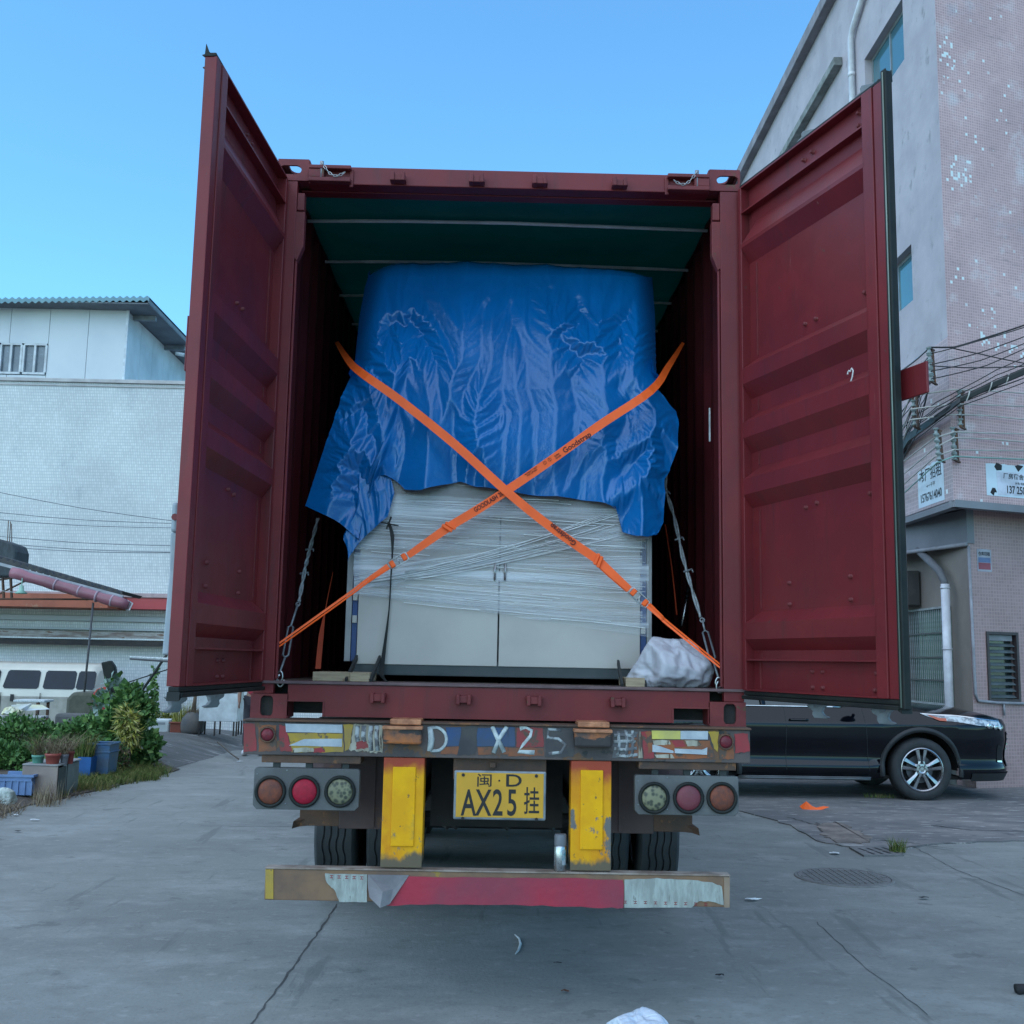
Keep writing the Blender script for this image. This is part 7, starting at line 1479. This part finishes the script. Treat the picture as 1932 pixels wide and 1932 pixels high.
# verge: grass, dry weeds, soil
SOIL = M('verge_soil', (.09, .075, .06), (.06, .05, .04), sc=4, r=.95, bump=.8, bsc=14)
def bnd(y): return lerpc([(2, -5.6), (4.6, -5.2), (5.4, -4.93), (6.5, -4.93), (8.2, -4.66), (9.6, -4.52), (10.4, -4.45), (11, -4.9)], y)
b = MB(); vs = []; ny = 44
for j in range(ny+1):
    y = 3+8*j/ny
    for i in range(25): x = bnd(y)-.02+.06*noise.noise(V((0, y*3, 1)))-i*.2; vs.append((x, y, gh(x, y)+.012+.05*max(0, noise.noise(V((x*3, y*3, 2))))*min(1, i/2)))
b.add(vs, [(j*25+i, j*25+i+1, (j+1)*25+i+1, (j+1)*25+i) for j in range(ny) for i in range(24)]); tag(b.build('verge_soil', SOIL, None, smooth=True), kind='structure')
rnd = random.Random(33); b = MB()
for k in range(26):
    y = rnd.uniform(8.0, 10.2); x = bnd(y)-rnd.uniform(.05, .75); blades(b, (x, y, 0), (.28, .22), 230, .11, rnd, .007, 1.6, (4, 3, 2), True)
for k in range(8): y = rnd.uniform(7.0, 8.3); x = bnd(y)-rnd.uniform(.02, .4); blades(b, (x, y, 0), (.2, .2), 110, .10, rnd, .007, .9, (1, 4, 1), True)
tag(b.build('verge_grass', GRS, None), 'green and yellowing grass along the verge', 'grass', kind='stuff')
b = MB()
for k in range(34): y = rnd.uniform(4.2, 6.6); x = bnd(y)-rnd.uniform(.0, .5); blades(b, (x, y, 0), (.22, .2), 110, .12, rnd, .006, 2.4, (3, 3, 2), True)
for k in range(14): y = rnd.uniform(6.8, 8.8); x = bnd(y)-rnd.uniform(.0, .3); blades(b, (x, y, 0), (.2, .2), 45, .06, rnd, .006, 2.6, (3, 2, 2), True)
tag(b.build('dry_weeds', DRY, None), 'dry brown weeds along the edge of the road', 'weeds', kind='stuff')
b = MB(); c = at(88, 1490, 6.5)
for k in range(6): blades(b, (c.x-.02+.10*sin(k*2), 6.45+.05*k, .0), (.09, .07), 22, .26, rnd, .006, .5, (1, 1, 4), True)
tag(b.build('dry_seedheads', DRY, None), 'tall pale dry weed in front of the tan cabinet panel', 'weed')
b = MB(); b.tube([gz(415*.6389*0+410, 1400, .15)]*1+[gz(425, 1412, .1), gz(433, 1420, .08), gz(450, 1432, .05)], .012, 5); tag(b.build('fallen_twig', BARK, None), 'thin dark twig lying on the apron', 'twig')
# ---------------- person behind the left door
pn = thing('person', (-4.0, 12.9, 0), 'person in a red top and dark trousers standing behind the container, mostly hidden', 'person')
SKIN = M('skin', (.30, .17, .12), r=.6); REDT = M('red_shirt', (.36, .03, .05), r=.8); TRO = M('dark_trousers', (.03, .03, .04), r=.8); SHOE = M('white_shoe', (.55, .56, .58), r=.6)
def skinbody(name, verts, edges, radii, mat, parent, lv=2, root=0):
    me = bpy.data.meshes.new(name); me.from_pydata(verts, edges, []); me.materials.append(mat); o = link(name, me, parent)
    m_ = o.modifiers.new('skin', 'SKIN'); 
    if not me.skin_vertices: 
        bpy.context.view_layer.update()
    sv = me.skin_vertices[0].data
    for i, r in enumerate(radii): sv[i].radius = r if isinstance(r, tuple) else (r, r); sv[i].use_root = (i == root)
    o.modifiers.new('sub', 'SUBSURF').render_levels = lv; return o
X0, Y0 = -4.0, 12.9
J = [(0, 0, .95), (0, 0, 1.10), (0, 0, 1.28), (0, 0, 1.42), (0, 0, 1.50), (0, -.01, 1.60), (0, -.01, 1.68), (-.10, 0, .90), (-.11, -.02, .50), (-.12, .0, .08), (.10, 0, .90), (.11, -.03, .50), (.13, .05, .08), (-.19, 0, 1.40), (-.26, -.02, 1.14), (-.24, -.10, .92), (-.23, -.13, .84), (.19, 0, 1.40), (.24, 0, 1.12), (.24, -.08, .90), (.24, -.10, .82)]
J = [(X0+x, Y0+y, z) for x, y, z in J]
Ed = [(0, 1), (1, 2), (2, 3), (3, 4), (4, 5), (5, 6), (0, 7), (7, 8), (8, 9), (0, 10), (10, 11), (11, 12), (3, 13), (13, 14), (14, 15), (15, 16), (3, 17), (17, 18), (18, 19), (19, 20)]
Rd = [(.13, .10), (.13, .10), (.15, .11), (.10, .09), .055, (.075, .09), (.07, .085), .085, .06, .045, .085, .06, .045, .055, .042, .032, (.035, .02), .055, .042, .032, (.035, .02)]
bd = skinbody('body', J, Ed, Rd, SKIN, pn)
skinbody('red_shirt', [(X0, Y0, .93), (X0, Y0, 1.1), (X0, Y0, 1.28), (X0, Y0, 1.41), (X0-.19, Y0, 1.40), (X0-.235, Y0-.01, 1.22), (X0+.19, Y0, 1.40), (X0+.225, Y0, 1.22)], [(0, 1), (1, 2), (2, 3), (3, 4), (4, 5), (3, 6), (6, 7)], [(.15, .125), (.15, .12), (.17, .13), (.12, .10), .07, .062, .07, .062], REDT, pn)
skinbody('trousers', [(X0, Y0, .93), (X0-.10, Y0, .88), (X0-.11, Y0-.02, .5), (X0-.12, Y0, .12), (X0+.10, Y0, .88), (X0+.11, Y0-.03, .5), (X0+.13, Y0+.05, .12)], [(0, 1), (1, 2), (2, 3), (0, 4), (4, 5), (5, 6)], [(.14, .12), .10, .075, .062, .10, .075, .062], TRO, pn)
for x, y in ((X0-.12, Y0), (X0+.13, Y0+.05)):
    b = MB(); b.grid(lambda u, v: (x+.05*cos(2*pi*u)*sin(pi*v), y-.05+.13*sin(2*pi*u)*sin(pi*v), max(.0, .05+.055*cos(pi*v))), 16, 10); b.build('shoe', SHOE, pn, smooth=True)
b = MB(); b.grid(lambda u, v: (X0+.085*cos(2*pi*u)*sin(pi*v*.6), Y0+.01+.10*sin(2*pi*u)*sin(pi*v*.6), 1.63+.11*cos(pi*v*.6)), 16, 10); b.build('hair', DARK, pn, smooth=True)
for sx, xx, yy in ((-1, X0-.23, Y0-.13), (1, X0+.24, Y0-.10)):
    b = MB()
    for k in range(4): b.tube([(xx, yy+.02-.016*k, .85), (xx+.004*sx, yy+.022-.018*k, .80), (xx-.004*sx, yy+.018-.018*k, .765+.006*abs(k-1.5))], [.010, .009, .007], 6)
    b.tube([(xx, yy-.03, .87), (xx-.01*sx, yy-.055, .83), (xx-.012*sx, yy-.055, .80)], [.011, .010, .008], 6); b.build('fingers', SKIN, bd, smooth=True)
b = MB(); b.tube([(X0, Y0-.10, 1.62), (X0, Y0-.125, 1.595)], [.010, .015], 6); b.build('nose', SKIN, bd, smooth=True)
b = MB()
for s in (-1, 1): b.tube([(X0+s*.03, Y0-.088, 1.635), (X0+s*.03, Y0-.096, 1.635)], .010, 8)
b.tube([(X0-.02, Y0-.098, 1.565), (X0+.02, Y0-.098, 1.565)], .005, 5); b.build('eyes_and_mouth', DARK, bd)
